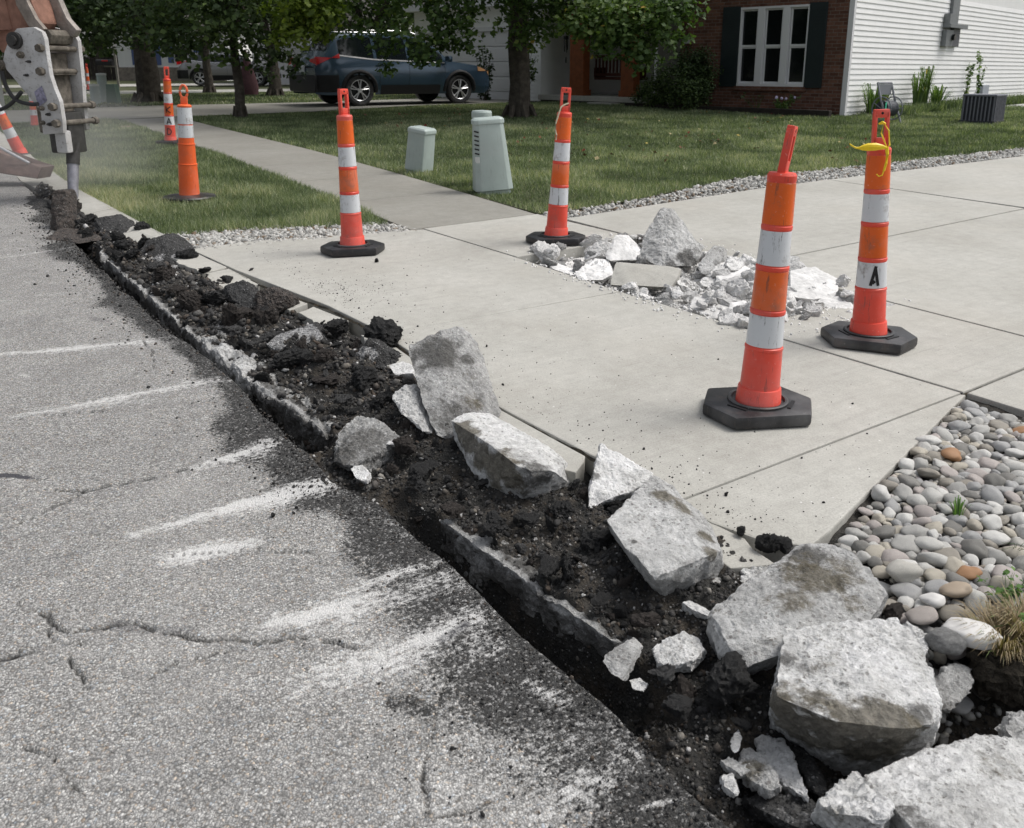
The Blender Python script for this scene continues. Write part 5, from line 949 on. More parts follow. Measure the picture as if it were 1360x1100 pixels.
def make_cone(loc, rz, label, lean=(0, 0), hy=0, ht=0, bands=None, scale=1, group='orange looper cones'):
    root = empty('traffic_cone', loc, rz, label, 'traffic cone', group); root.scale = (scale,)*3
    tilt = Matrix.Rotation(lean[1], 4, 'X') @ Matrix.Rotation(lean[0], 4, 'Y')
    bm = bmesh.new(); ol = [(-.225, .0), (-.15, .165), (.15, .165), (.225, 0), (.15, -.165), (-.15, -.165)]
    prism(bm, [(x, y, .004) for x, y in ol], (0, 0, .052), .014)
    for v in bm.verts:
        if v.co.z > .04: v.co.z += .012*max(0, 1 - math.hypot(v.co.x, v.co.y)/.17)
    o = bmobj('base', bm, mt['rubber'], root, True)
    bm = bmesh.new(); lathe(bm, [(.118, .052), (.118, .064), (.112, .067), (.104, .067), (.102, .052)], 40)
    bmobj('base_ring', bm, mt['rubber'], root, True)
    for a in (90, 215, 325): bm = bmesh.new(); bx(bm, (.133*math.cos(R(a)), .118*math.sin(R(a)), .0575), (.085, .014, .006), Matrix.Rotation(R(a+90), 3, 'Z'), .001); bmobj('base_slot', bm, mt['black'], root)
    prof = [(.094, .036), (.0885, .05), (.0835, .112), (.0815, .116), (.0765, .117), (.0715, .270), (.0735, .273), (.0735, .281), (.069, .285), (.0645, .413), (.0672, .416), (.0672, .427), (.0640, .431), (.0600, .583), (.0628, .586), (.0628, .597), (.0595, .601), (.0555, .736), (.0582, .739), (.0582, .751), (.0555, .755), (.0520, .915), (.0535, .919), (.0540, .938), (.048, .948), (.02, .951), (.001, .951)]
    bm = bmesh.new(); lathe(bm, prof, 40); body = bmobj('cone_body', bm, mt['orange'], root, True)
    kids = [body]
    for k, (z0, z1) in enumerate(((.288, .411), (.434, .581), (.604, .734), (.758, .912))):
        bm = bmesh.new(); ra = lambda z: float(np.interp(z, [.285, .413, .431, .583, .601, .736, .755, .915], [.069, .0645, .0640, .06, .0595, .0555, .0555, .052])) + .0014
        lathe(bm, [(ra(z0) - .001, z0), (ra(z0), z0 + .001), (ra((z0+z1)/2), (z0+z1)/2), (ra(z1), z1 - .001), (ra(z1) - .001, z1)], 40)
        kids.append(bmobj('reflective_band', bm, mt['band_w'] if k % 2 == 0 else mt['band_o'], root, True))
    # flat loop handle with a slot
    bm = bmesh.new(); hw, th = .036, .0145
    outer = [(-hw, 0), (-hw, .152)] + [(-hw + .012 - .012*math.cos(a), .152 + .014*math.sin(a)) for a in (R(30), R(60), R(90))] + [(hw - .012 + .012*math.sin(a), .152 + .014*math.cos(a)) for a in (R(0), R(30), R(60))] + [(hw, .152), (hw, 0)]
    inner = [(-hw + .015, .048), (-hw + .015, .132), (-hw + .019, .138), (hw - .019, .138), (hw - .015, .132), (hw - .015, .048)]
    def rect(x0, z0, x1, z1): bx(bm, ((x0+x1)/2, 0, .948 + (z0+z1)/2), (abs(x1-x0), th*2, abs(z1-z0)), None, .0035)
    rect(-hw, -.01, -hw+.0165, .160); rect(hw-.0165, -.01, hw, .160); rect(-hw+.002, .1335, hw-.002, .171); rect(-hw+.001, -.008, hw-.001, .044)
    hd = bmobj('handle', bm, mt['orange'], root, True); hd.matrix_basis = Matrix.Translation((0, 0, .948)) @ Matrix.Rotation(ht, 4, 'Y') @ Matrix.Rotation(hy, 4, 'Z') @ Matrix.Translation((0, 0, -.948)); kids.append(hd)
    bm = bmesh.new(); cyl(bm, (0, -th-.001, .948 + .154), (0, th+.001, .948 + .154), .006); hh = bmobj('handle_hole', bm, mt['black'], hd)
    for q_ in kids: q_.matrix_basis = tilt @ q_.matrix_basis
    root['kids'] = 0; del root['kids']
    return root, tilt
def gl(px, py, h): g = G(px, py, h); return g
c1, t1 = make_cone(gl(1005, 549, .018), R(8), 'nearest looper cone, leaning right, on the apron with its handle edge on', (R(2.2), R(-1)), R(56), R(7))
c2, t2 = make_cone(gl(1152, 455, .02), R(-22), 'looper cone with a black letter A and yellow tape tied to its handle', (R(-2.5), 0), R(22))
wrap_mark('letter_mark', [[(0, 0), (.62, 1)], [(.52, .95), (1, 0)], [(.2, .12), (.55, .25)]], .302, .095, .036, R(13), mt['black'], c2, .014).matrix_basis = t2
c3, t3 = make_cone(gl(738, 322, .02), R(5), 'looper cone with twine hanging from its handle, left of the heap of smashed sidewalk', (R(3.4), 0), R(5))
c4, t4 = make_cone(gl(469, 335, .02), R(15), 'looper cone on the left corner of the apron by the white gravel', (R(-.5), 0), R(35))
c5, t5 = make_cone(gl(227, 192, .02), R(-10), 'looper cone lettered K A D standing on the sidewalk', (R(3), 0), R(50))
for ch, z0 in (('K', .465), ('A', .30), ('D', .15)): wrap_mark('letter_mark', LET[ch], z0, .09, .062, R(26), mt['black'], c5, .014, .0026).matrix_basis = t5
c6, t6 = make_cone(gl(118, 121, .03), 0, 'farthest looper cone, up the street left of the tree trunk', (R(2), 0), R(40), scale=.92)
c7, t7 = make_cone(Vector((-6.9, 11.75, .24)), R(30), 'cone tilted hard to the left behind the breaker', (R(-17), R(4)), R(30), scale=1.0)
c8, t8 = make_cone(Vector((-9.2, 16.2, .34)), R(10), 'cone mostly hidden behind the tilted cone and the breaker', (R(2), 0), R(10), scale=.8)
# the different cone on the verge
root = empty('traffic_cone', gl(252, 264, .03), R(5), 'wide orange cone with a round ring handle standing on the verge grass', 'traffic cone')
ti = Matrix.Rotation(R(2.6), 4, 'Y'); K_ = []
bm = bmesh.new(); lathe(bm, [(.001, .012), (.24, .010), (.245, .018), (.235, .030), (.12, .042), (.001, .044)], 12); K_.append(bmobj('base', bm, mt['rubber'], root, True))
bm = bmesh.new(); lathe(bm, [(.092, .035), (.0835, .32), (.0865, .322), (.0865, .33), (.078, .333), (.0745, .505), (.0775, .508), (.0775, .516), (.070, .519), (.066, .69), (.0625, .69), (.060, .845), (.0635, .85), (.064, .862), (.05, .872), (.001, .874)], 40); K_.append(bmobj('cone_body', bm, mt['orange2'], root, True))
for z0, z1, m_ in ((.695, .845, 'band_w'), (.765-.19+.0, .572, 'band_w')):
    if z1 < z0: z0, z1 = .572, .685
    bm = bmesh.new(); r0, r1 = float(np.interp(z0, [.519, .69, .845], [.070, .0655, .0605])) + .0016, float(np.interp(z1, [.519, .69, .845], [.070, .0655, .0605])) + .0016
    lathe(bm, [(r0-.001, z0), (r0, z0+.001), (r1, z1-.001), (r1-.001, z1)], 40); K_.append(bmobj('reflective_band', bm, mt[m_], root, True))
bm = bmesh.new(); q_ = [(.036*math.sin(a)*.9, 0, .985 + .055*math.cos(a)*(1.05)) for a in np.linspace(0, 2*np.pi, 25)]; tube(bm, q_, .0115, 8); bx(bm, (0, 0, .905), (.062, .024, .075), None, .006); K_.append(bmobj('handle', bm, mt['orange2'], root, True))
for q__ in K_[1:]: q__.matrix_basis = ti @ q__.matrix_basis
# yellow tape and twine tied to cones
YT = flat('yellow_tape', (.86, .62, .02), .4, .4, 0, .12, 60)
g2 = c2.location; A2 = Vector((g2.x - .03, g2.y - .045, g2.z + 1.0)); hx = Vector((g2.x - .062, g2.y - .03, g2.z + 1.035))
bm = bmesh.new()
pr = [(0, .004), (.02, .010), (.05, .0155), (.085, .016), (.11, .011), (.125, .005), (.14, .004), (.155, .0035), (.17, .003)]
a0 = Vector((g2.x - .04, g2.y - .075, g2.z + .952)); pts_ = [a0 + Vector((-d, 0, .004*math.sin(d*30) + (.02*((d-.13)/.04)**1.5 if d > .13 else 0))) for d, r_ in pr]
rings = []
for (d, r_), p in zip(pr, pts_): rings.append([bm.verts.new(p + Vector((0, r_*.8*math.cos(a), r_*1.15*math.sin(a)))) for a in np.linspace(0, 2*np.pi, 10, endpoint=False)])
for a, b in zip(rings, rings[1:]):
    for k in range(10): bm.faces.new((a[k], a[(k+1) % 10], b[(k+1) % 10], b[k]))
tube(bm, [a0, hx + Vector((0, -.02, -.02)), hx + Vector((.01, -.012, .025)), hx + Vector((.03, -.03, -.01)), a0 + Vector((.012, 0, .01)), a0], .0035, 6)
tube(bm, [hx + Vector((-.012, -.012, .02)), hx + Vector((0, -.02, .03)), hx + Vector((.016, -.012, .022)), hx + Vector((.004, .012, .02))], .005, 6)
tube(bm, [a0, a0 + Vector((.006, -.002, -.03)), a0 + Vector((.004, -.004, -.07)), a0 + Vector((-.002, -.002, -.105))], .0085, 8, .005); tube(bm, [a0 + Vector((-.002, -.002, -.10)), a0 + Vector((-.008, -.002, -.125)), a0 + Vector((-.022, 0, -.13)), a0 + Vector((-.033, 0, -.12))], .0028, 6)
tag(bmobj('caution_tape', bm, YT, None, True), 'twisted yellow plastic tape knotted round the handle of the cone lettered A', 'tape')
g3 = c3.location; bm = bmesh.new(); tw = [Vector((g3.x + .085, g3.y - .03, g3.z + 1.01)), Vector((g3.x + .055, g3.y - .035, g3.z + 1.0)), Vector((g3.x + .03, g3.y - .05, g3.z + .985)), Vector((g3.x + .01, g3.y - .06, g3.z + .93)), Vector((g3.x - .008, g3.y - .07, g3.z + .87)), Vector((g3.x - .012, g3.y - .065, g3.z + .83)), Vector((g3.x - .002, g3.y - .07, g3.z + .79)), Vector((g3.x - .006, g3.y - .07, g3.z + .755))]
tube(bm, tw, .0055, 6); tag(bmobj('twine', bm, flat('pale_twine', (.5, .45, .33), .9, .1, 0, .3, 200, .002, 300), None, True), 'pale frayed twine hanging down from the handle of a looper cone', 'twine')

# =================================================================== UTILITY PEDESTALS
def pedestal(px, py, w0, w1, d0, h, rz, lean, label, extra=None, chm=1):
    g0 = G(px, py, .01); root = empty('utility_pedestal', g0, rz, label, 'utility box', 'pale green utility pedestals on the lawn'); tl = Matrix.Rotation(lean, 4, 'Y')
    K = []
    def ring(wa, da, z, ch):
        ch = ch*chm; return [(x*wa/2, y*da/2, z) for x, y in ((-1, -1+ch), (-1+ch, -1), (1-ch, -1), (1, -1+ch), (1, 1-ch), (1-ch, 1), (-1+ch, 1), (-1, 1-ch))]
    def loft(levels, name, mat=mt['ped'], par=root):
        bm = bmesh.new(); rg = [[bm.verts.new(p) for p in L] for L in levels]
        for a, b in zip(rg, rg[1:]):
            for i in range(8): bm.faces.new((a[i], a[(i+1) % 8], b[(i+1) % 8], b[i]))
        bm.faces.new(rg[0][::-1]); bm.faces.new(rg[-1]); bmesh.ops.bevel(bm, geom=[e for e in bm.edges], offset=.003, segments=1, affect='EDGES', clamp_overlap=True)
        o = bmobj(name, bm, mat, par, True); K.append(o); return o
    body = loft([ring(w0, d0, .04, .28), ring(w1, d0*w1/w0, h - .05, .28)], 'body')
    loft([ring(w0*.86, d0*.86, -.05, .2), ring(w0*.86, d0*.86, .06, .2)], 'plinth')
    loft([ring(w1*1.07, d0*w1/w0*1.07, h - .06, .28), ring(w1*1.07, d0*w1/w0*1.07, h - .02, .28), ring(w1*.9, d0*w1/w0*.9, h, .28)], 'lid')
    if extra: extra(root, K)
    for o in K: o.matrix_basis = tl @ o.matrix_basis
    return root
pedestal(556, 230, .25, .235, .235, .53, R(-28), R(8), 'small pale green pedestal standing alone on the lawn', lambda r_, K: K.append((lambda bm: (bx(bm, (-.05, -.112, .08), (.014, .006, .014)), bx(bm, (.06, -.112, .08), (.014, .006, .02)), bmobj('bolt', bm, mt['black'], r_))[2])(bmesh.new())), .3)
def louv(root, K):
    w0, w1, d0, h = .38, .285, .30, .745
    for i in range(6):
        z = .62 - i*.042; f = z/h; xw = (w0 + (w1-w0)*f)/2; dd = d0*(w0 + (w1-w0)*f)/w0/2
        bm = bmesh.new(); bx(bm, (-xw*.86 - .004, -dd*.86 - .002, z), (.055, .006, .013), Matrix.Rotation(R(-45), 3, 'Z') @ Matrix.Rotation(R(12), 3, 'Y'), .001); o = bmobj('louvre', bm, mt['black'], root); K.append(o)
    bm = bmesh.new(); f = .36/h; xw = (w0 + (w1-w0)*f)/2; bx(bm, (-xw*.86 - .004, -.5*d0*(1 - f*.25)*.86, .35), (.052, .004, .06), Matrix.Rotation(R(-45), 3, 'Z')); K.append(bmobj('sticker', bm, flat('white_label', (.62, .64, .62), .5), root))
pedestal(655, 256, .38, .285, .30, .745, R(12), R(-4), 'tall tapering pale green pedestal with louvres in front of the round post', louv)
g0 = G(641, 246, .01); root = empty('utility_pedestal', g0, 0, 'round pale green post with a cap, behind the tapering pedestal', 'utility box', 'pale green utility pedestals on the lawn')
bm = bmesh.new(); lathe(bm, [(.098, -.03), (.098, .74)], 28); bmobj('body', bm, mt['ped'], root, True)
bm = bmesh.new(); lathe(bm, [(.104, .70), (.106, .71), (.106, .755), (.098, .772), (.001, .78)], 28); bmobj('lid', bm, mt['ped'], root, True)
for px, py, r_, h, lab in ((128, 139, .115, .52, 'short round pale post far up the verge'), (139, 137, .12, .78, 'taller round pale post far up the verge')):
    g0 = G(px, py, .01); root = empty('utility_pedestal', g0, 0, lab, 'utility box', 'pale utility posts far up the verge')
    bm = bmesh.new(); lathe(bm, [(r_, -.03), (r_, h - .04)], 20); bmobj('body', bm, mt['ped'], root, True); bm = bmesh.new(); lathe(bm, [(r_*1.06, h - .06), (r_*1.06, h - .01), (.001, h)], 20); bmobj('lid', bm, flat('pale_cap', (.6, .62, .6), .5), root, True)
g0 = G(149, 138, .01); bm = bmesh.new(); prism(bm, [(g0.x - .15, g0.y, g0.z - .02), (g0.x + .15, g0.y, g0.z - .02), (g0.x + .11, g0.y, g0.z + .5), (g0.x - .11, g0.y, g0.z + .5)], (0, .25, 0), .01)
tag(bmobj('utility_pedestal', bm, flat('green_paint', (.12, .19, .15), .6), None, True), 'dull green box beside the two round posts far up the verge', 'utility box', 'pale utility posts far up the verge')
# mailbox with sign post further on
g0 = G(148, 116, .01); root = empty('mailbox', g0, 0, 'dark mailbox with a red flag on a grey post far up the street', 'mailbox')
bm = bmesh.new(); bx(bm, (.35, 0, .9), (.09, .09, 1.9)); bx(bm, (.1, 0, .95), (.6, .07, .07)); bmobj('post', bm, flat('grey_wood', (.2, .19, .17), .9), root)
bm = bmesh.new(); pr_ = [(-.12, 0), (.12, 0), (.12, .14)] + [(.12*math.cos(a), .14 + .12*math.sin(a)) for a in np.linspace(.3, 2.8, 7)] + [(-.12, .14)]
prism(bm, [(-.55, y, 1.0 + z) for y, z in pr_], (.75, 0, 0)); bmobj('box', bm, mt['black'], root); bm = bmesh.new(); bx(bm, (-.1, -.135, 1.2), (.28, .012, .05)); bmobj('flag', bm, flat('red_flag', (.5, .02, .02), .5), root)

# =================================================================== EXCAVATOR WITH HYDRAULIC BREAKER
dustm = M('dusty_white_paint', .75, .3).obj(); f = dustm.noise(7, 6, .75); f2 = dustm.noise(28, 5, .8)
dustm.col(dustm.mix(dustm.ramp(f2, (.52, 0.), (.68, .85)), dustm.ramp(f, (.35, (.42, .41, .40)), (.6, (.56, .56, .56))), dustm.ramp(f, (.3, (.10, .085, .07)), (.7, (.22, .2, .18))))); dustm.bump(f2, .003)
dirtm = flat('caked_steel', (.14, .125, .105), .85, .2, .1, .55, 14, .01, 22); rust = flat('faded_rust_orange', (.25, .135, .10), .8, .2, 0, .35, 8, .006, 18); darkst = flat('dark_worn_steel', (.05, .048, .046), .5, .5, .4, .4, 20)
TIP = G(97, 272, -.02); exc = empty('excavator', Vector((TIP.x, TIP.y, TIP.z)), 0, 'excavator arm with a dusty hydraulic breaker chiselling the gutter, its blade resting at the left', 'excavator')
EB = []
ax = Vector((math.cos(R(78)), math.sin(R(78)), 0)); bxx = Vector((-math.sin(R(78)), math.cos(R(78)), 0))
O1 = P(62, 110, TIP.y - .05)
def pb(px, py, off=0): return PL(px, py, O1 + ax*off, bxx)[1]
def plate(name, pix, off, th, mat):
    bm = bmesh.new(); prism(bm, [pb(*p, off) for p in pix], ax*th, .006); o = bmobj(name, bm, mat, exc, True); EB.append(o); return o
LP_ = [(22, 38), (44, 36), (55, 42), (59, 52), (62, 75), (66, 100), (72, 118), (79, 135), (83, 160), (84, 177), (57, 179), (54, 150), (48, 140), (33, 122), (8, 92), (4, 80), (6, 68), (14, 48)]
plate('side_plate', LP_, 0, .05, dustm.m)
plate('side_plate', [(68, 36), (97, 42), (103, 54), (106, 80), (109, 110), (111, 140), (115, 172), (104, 176), (100, 150), (92, 132), (84, 118), (76, 100), (68, 80), (64, 50)], .42, .05, dustm.m)
def boxb(name, px0, py0, px1, py1, a0, a1, dep, mat, bev=.01, off=.07):
    p0 = pb(px0, py0); p1 = pb(px1, py1); bm = bmesh.new()
    p0 = p0 + bxx*off; p1 = p1 + bxx*off; prism(bm, [p0 + ax*a0, p0 + ax*a1, Vector((p0.x, p0.y, p1.z)) + ax*a1, Vector((p0.x, p0.y, p1.z)) + ax*a0], bxx*dep, bev); o = bmobj(name, bm, mat, exc, True); EB.append(o); return o
boxb('hammer_body', 58, 70, 62, 178, .07, .40, .14, dirtm, .02, .09)
boxb('hammer_neck', 80, 150, 84, 206, .12, .34, .22, darkst, .02, .04)
boxb('hammer_head', 64, 92, 64, 100, .05, .41, .20, dirtm, .008, .05)
boxb('hammer_nose', 84, 174, 86, 204, .02, .10, .12, dustm.m, .02, .0)
for px, py in ((58, 64), (59, 95), (75, 142), (80, 164)):
    p = pb(px, py) + bxx*.02; bm = bmesh.new(); cyl(bm, p - ax*.04, p + ax*.47, .024, seg=12); cyl(bm, p - ax*.05, p - ax*.0, .036, seg=6); cyl(bm, p + ax*.46, p + ax*.51, .036, seg=6); EB.append(bmobj('through_bolt', bm, dirtm, exc, True))
for px, py, r_ in ((21, 54, .075), (29, 73, .03), (37, 100, .012), (40, 82, .012), (66, 152, .014), (68, 165, .016), (57, 144, .02), (58, 163, .02), (2, 86, .04)):
    p = pb(px, py); bm = bmesh.new(); cyl(bm, p - ax*.03, p + ax*.01, r_, seg=20); cyl(bm, p - ax*.05, p - ax*.02, r_*.6, seg=8); EB.append(bmobj('pin', bm, darkst if r_ < .02 or r_ > .06 else dirtm, exc, True))
bm = bmesh.new(); p = pb(43, 118); st_ = [pb(46, 122) - ax*.004, pb(56, 114) - ax*.004, pb(63, 134) - ax*.004, pb(52, 142) - ax*.004]; prism(bm, st_, -ax*.003); EB.append(bmobj('maker_sticker', bm, flat('worn_sticker', (.25, .24, .32), .6, .3, 0, .6, 30), exc))
ctr = pb(82, 200) + ax*.23 + bxx*.06
bm = bmesh.new(); top = Vector((ctr.x, ctr.y, ctr.z + .05)); bot = Vector((TIP.x, TIP.y, TIP.z))
cyl(bm, top, top.lerp(bot, .35), .062, .058, 20); EB.append(bmobj('chisel_collar', bm, darkst, exc, True))
bm = bmesh.new(); cyl(bm, top.lerp(bot, .34), top.lerp(bot, .86), .052, .046, 20); cyl(bm, top.lerp(bot, .86), bot, .046, .022, 20); EB.append(bmobj('chisel', bm, flat('worn_chisel_steel', (.26, .26, .29), .5, .5, .5, .3, 14), exc, True))
hose = flat('rubber_hose', (.03, .03, .032), .55)
for pl in (((-25, 142), (2, 146), (20, 138), (34, 122)), ((8, 95), (14, 115), (26, 132), (44, 138), (56, 138))):
    bm = bmesh.new(); q = [pb(*p) - ax*.05 for p in pl]; fine_ = []
    for i in range(len(q) - 1):
        p0, p1, p2, p3 = q[max(i-1, 0)], q[i], q[i+1], q[min(i+2, len(q)-1)]
        for k in range(6):
            t = k/6; fine_.append(.5*((2*p1) + (p2-p0)*t + (2*p0-5*p1+4*p2-p3)*t*t + (3*p1-p0-3*p2+p3)*t**3))
    tube(bm, fine_ + [q[-1]], .018, 8); EB.append(bmobj('hose', bm, hose, exc, True))
# arm and linkage (orange, worn) going up and to the left out of the picture
def armp(name, pix, a0, th, mat, bev=.02):
    bm = bmesh.new(); prism(bm, [pb(*p) + ax*a0 for p in pix], ax*th, bev); EB.append(bmobj(name, bm, mat, exc, True))
def armq(name, o, bz, a0, th, mat, bev=.02):
    bm = bmesh.new(); prism(bm, [o + bxx*b_ + Vector((0, 0, z_)) + ax*a0 for b_, z_ in bz], ax*th, bev); EB.append(bmobj(name, bm, mat, exc, True))
oa = pb(4, 40)
armp('dipper_arm', [(20, 52), (34, 42), (40, 30), (34, 10), (26, -12), (18, -40), (-30, -60), (-34, 20), (-10, 70), (6, 72)], .10, .24, rust)
armp('bucket_link', [(20, -30), (32, -30), (40, -4), (52, 22), (66, 38), (60, 48), (48, 42), (36, 30), (24, 4)], .34, .07, flat('bare_worn_metal', (.30, .27, .245), .6, .3, .2, .4, 12, .006, 20), .012)
armp('bucket_link', [(6, -30), (20, -30), (28, 0), (40, 24), (52, 38), (44, 46), (30, 34), (14, 6)], .06, .05, flat('bare_worn_metal', (.22, .19, .165), .6, .3, .2, .4, 12, .006, 20), .012)
armp('linkage_pin', [(40, 42), (52, 38), (58, 46), (56, 58), (46, 60), (40, 52)], .10, .28, dirtm, .015)
# blade at the ground, with bright worn edge
ba = G(-40, 250, .05); bb = G(52, 240, .05)
bm = bmesh.new(); d_ = (bb - ba); up = Vector((0, 0, 1))
p0, p1 = P(-60, 222, bb.y - .1), P(50, 238, bb.y - .1); q0, q1 = P(-60, 180, bb.y + .1), P(38, 217, bb.y + .1)
prism(bm, [p0, p1, P(56, 222, bb.y - .1), q1, q0], Vector((.05, .16, 0)), .012); EB.append(bmobj('dozer_blade', bm, flat('worn_brown_steel', (.17, .12, .105), .6, .3, .2, .4, 10, .004, 20), exc, True))
bm = bmesh.new(); tube(bm, [P(-60, 168, bb.y + .0), P(0, 196, bb.y + .0), P(39, 217, bb.y + .0)], .017, 10); EB.append(bmobj('ram_rod', bm, mt['steel'], exc, True))
# the machine itself, out of the picture to the left
mc = Vector((-9.2, 8.6, float(T(8.6))))
for sgn in (-1, 1):
    bm = bmesh.new(); c_ = mc + Vector((.2, sgn*.85, 0)); pr_ = [(c_.x + 1.5*math.cos(a)*(1) + (0), c_.y - .2, c_.z + .38 + .36*math.sin(a)) for a in np.linspace(0, 2*np.pi, 20, endpoint=False)]; prism(bm, pr_, (0, .4, 0), .02); EB.append(bmobj('crawler_track', bm, hose, exc, True))
bm = bmesh.new(); bx(bm, mc + Vector((0, 0, 1.25)), (2.4, 1.9, .9), None, .08); bx(bm, mc + Vector((.4, -.45, 2.1)), (1.2, .9, 1.1), None, .08); EB.append(bmobj('cab_body', bm, rust, exc, True))
bm = bmesh.new(); tube(bm, [mc + Vector((.8, .3, 1.5)), mc + Vector((1.6, .2, 3.2)), mc + Vector((2.5, .1, 3.9)), oa + bxx*.2 + Vector((0, 0, 1.2)) + ax*.2, oa + bxx*.1 + ax*.2], .16, 8); EB.append(bmobj('boom', bm, rust, exc, True))
for o in EB: o.matrix_parent_inverse = Matrix.Translation(-exc.location)
dv = bpy.data.materials.new('airborne_dust'); dv.use_nodes = True; dn = dv.node_tree; dn.nodes.clear(); do = dn.nodes.new('ShaderNodeOutputMaterial'); dp = dn.nodes.new('ShaderNodeVolumePrincipled'); dp.inputs['Color'].default_value = (.9, .89, .87, 1); dp.inputs['Anisotropy'].default_value = .1
tcd = dn.nodes.new('ShaderNodeTexCoord'); ln = dn.nodes.new('ShaderNodeVectorMath'); ln.operation = 'LENGTH'; mr = dn.nodes.new('ShaderNodeMapRange'); mr.inputs[1].default_value = .15; mr.inputs[2].default_value = 1.; mr.inputs[3].default_value = .42; mr.inputs[4].default_value = 0
dn.links.new(tcd.outputs['Object'], ln.inputs[0]); dn.links.new(ln.outputs['Value'], mr.inputs[0]); dn.links.new(mr.outputs[0], dp.inputs['Density']); dn.links.new(dp.outputs[0], do.inputs['Volume'])
bm = bmesh.new(); bmesh.ops.create_icosphere(bm, subdivisions=3, radius=1); o = bmobj('dust_cloud', bm, dv, None, True, Vector((-4.75, 8.9, .62))); o.scale = (1.15, 1.1, .75); tag(o, 'pale dust hanging round the breaker', None, None, 'stuff')
g0 = G(8, 172, 0); bm = bmesh.new(); cyl(bm, g0, g0 + Vector((-.02, 0, 1.1)), .055, seg=12); tag(bmobj('post', bm, flat('grey_post', (.2, .21, .2), .7), None, True), 'grey round post behind the hydraulic breaker', 'post')

# =================================================================== BRICK HOUSE
HC = Vector((6.68, 19.31, 0)); gz = float(T(19.3)) ; FD = Vector((-.719, .695, 0)); SD = Vector((.695, .719, 0))
def fk(px, py=60): return PL(px, py, HC, FD)[0]
def fz(px, py): return PL(px, py, HC, FD)[1].z
def hp(k, z, out=0, sdist=0): p = HC + FD*k - SD*out + SD*sdist; return Vector((p.x, p.y, z))
house = empty('brick_house', Vector((HC.x, HC.y, gz)), 0, 'brick and white sided house behind the lawn with a triple window and a shaded porch', 'house'); HK = []
def hobj(name, bm, mat, smooth=False, parent=None):
    o = bmobj(name, bm, mat, parent or house, smooth)
    if parent is None: HK.append(o)
    return o
def hbox(name, k0, k1, z0, z1, out0, out1, mat, bev=0, parent=None):
    bm = bmesh.new(); prism(bm, [hp(k0, z0, out0), hp(k1, z0, out0), hp(k1, z1, out0), hp(k0, z1, out0)], -SD*(out1 - out0), bev); return hobj(name, bm, mat, False, parent)
mb = M('red_brick', .9, .15); tx = mb.n('ShaderNodeVectorMath', operation='DOT_PRODUCT', i_0=mb.vec, i_1=tuple(FD)); sx = mb.n('ShaderNodeSeparateXYZ', i_0=mb.vec); cv = mb.n('ShaderNodeCombineXYZ', i_0=tx.outputs['Value'], i_1=sx.outputs[2]).outputs[0]
bt = mb.n('ShaderNodeTexBrick', i_Vector=cv, i_Color1=(.115, .052, .036), i_Color2=(.19, .095, .066), i_Mortar=(.20, .165, .145), i_Scale=1., i_5=.008) if False else mb.t.nodes.new('ShaderNodeTexBrick')
mb.t.links.new(cv, bt.inputs['Vector']); bt.inputs['Color1'].default_value = (.10, .048, .034, 1); bt.inputs['Color2'].default_value = (.175, .088, .062, 1); bt.inputs['Mortar'].default_value = (.19, .155, .135, 1); bt.inputs['Scale'].default_value = 1; bt.inputs['Mortar Size'].default_value = .006; bt.inputs['Brick Width'].default_value = .205; bt.inputs['Row Height'].default_value = .075; bt.inputs['Bias'].default_value = -.1
mb.col(mb.mix(1., bt.outputs['Color'], mb.ramp(mb.noise(5, 5, .7), (.3, .75), (.7, 1.25)), 'MULTIPLY')); mb.bump(bt.outputs['Fac'], -.006)
sid = flat('white_vinyl_siding', (.82, .82, .81), .55, .3, 0, .04, 3); trimw = flat('white_trim', (.66, .66, .67), .5); roofm = flat('grey_shingles', (.09, .085, .08), .9, .2, 0, .3, 12)
KB = 4.35; z0h, ztop = gz - .25, gz + 2.75
wk0, wk1 = fk(1072, 60), fk(982, 60); wz0, wz1 = fz(1030, 115), fz(1030, 8)
# brick front wall round the window opening, one closed mesh
bm = bmesh.new()
for k0, k1, za, zb in ((0.09, wk0, z0h, ztop), (wk1, KB, z0h, ztop), (wk0, wk1, z0h, wz0), (wk0, wk1, wz1, ztop)):
    prism(bm, [hp(k0, za), hp(k1, za), hp(k1, zb), hp(k0, zb)], SD*.2)
hobj('brick_wall', bm, mb.m)
bm = bmesh.new(); prism(bm, [hp(KB, z0h), hp(KB, ztop), hp(KB, ztop, 0, 2.2), hp(KB, z0h, 0, 2.2)], -FD*.2); hobj('brick_wall', bm, mb.m)
hbox('window_ledge', wk0 - .05, wk1 + .05, wz0 - .10, wz0 - .005, -.02, .06, mb.m, .004)
win = hbox('window', wk0, wk1, wz0, wz0 + .06, -.10, .03, trimw)
def wbox(name, k0, k1, z0, z1, o0, o1, mat=trimw, bev=.004): bm = bmesh.new(); prism(bm, [hp(k0, z0, o0), hp(k1, z0, o0), hp(k1, z1, o0), hp(k0, z1, o0)], -SD*(o1 - o0), bev); o = bmobj(name, bm, mat, win); WK.append(o)
WK = []; WW = wk1 - wk0; mw = WW*.10; sw = (WW - 2*mw)/3
wbox('frame', wk0, wk1, wz1 - .05, wz1, -.10, .028); wbox('frame', wk0, wk0 + .03, wz0 + .06, wz1 - .05, -.10, .026); wbox('frame', wk1 - .05, wk1, wz0 + .06, wz1 - .05, -.10, .026)
glass = M('dark_window_glass', .06, .5); glass.col((.006, .008, .009)); glass = glass.m
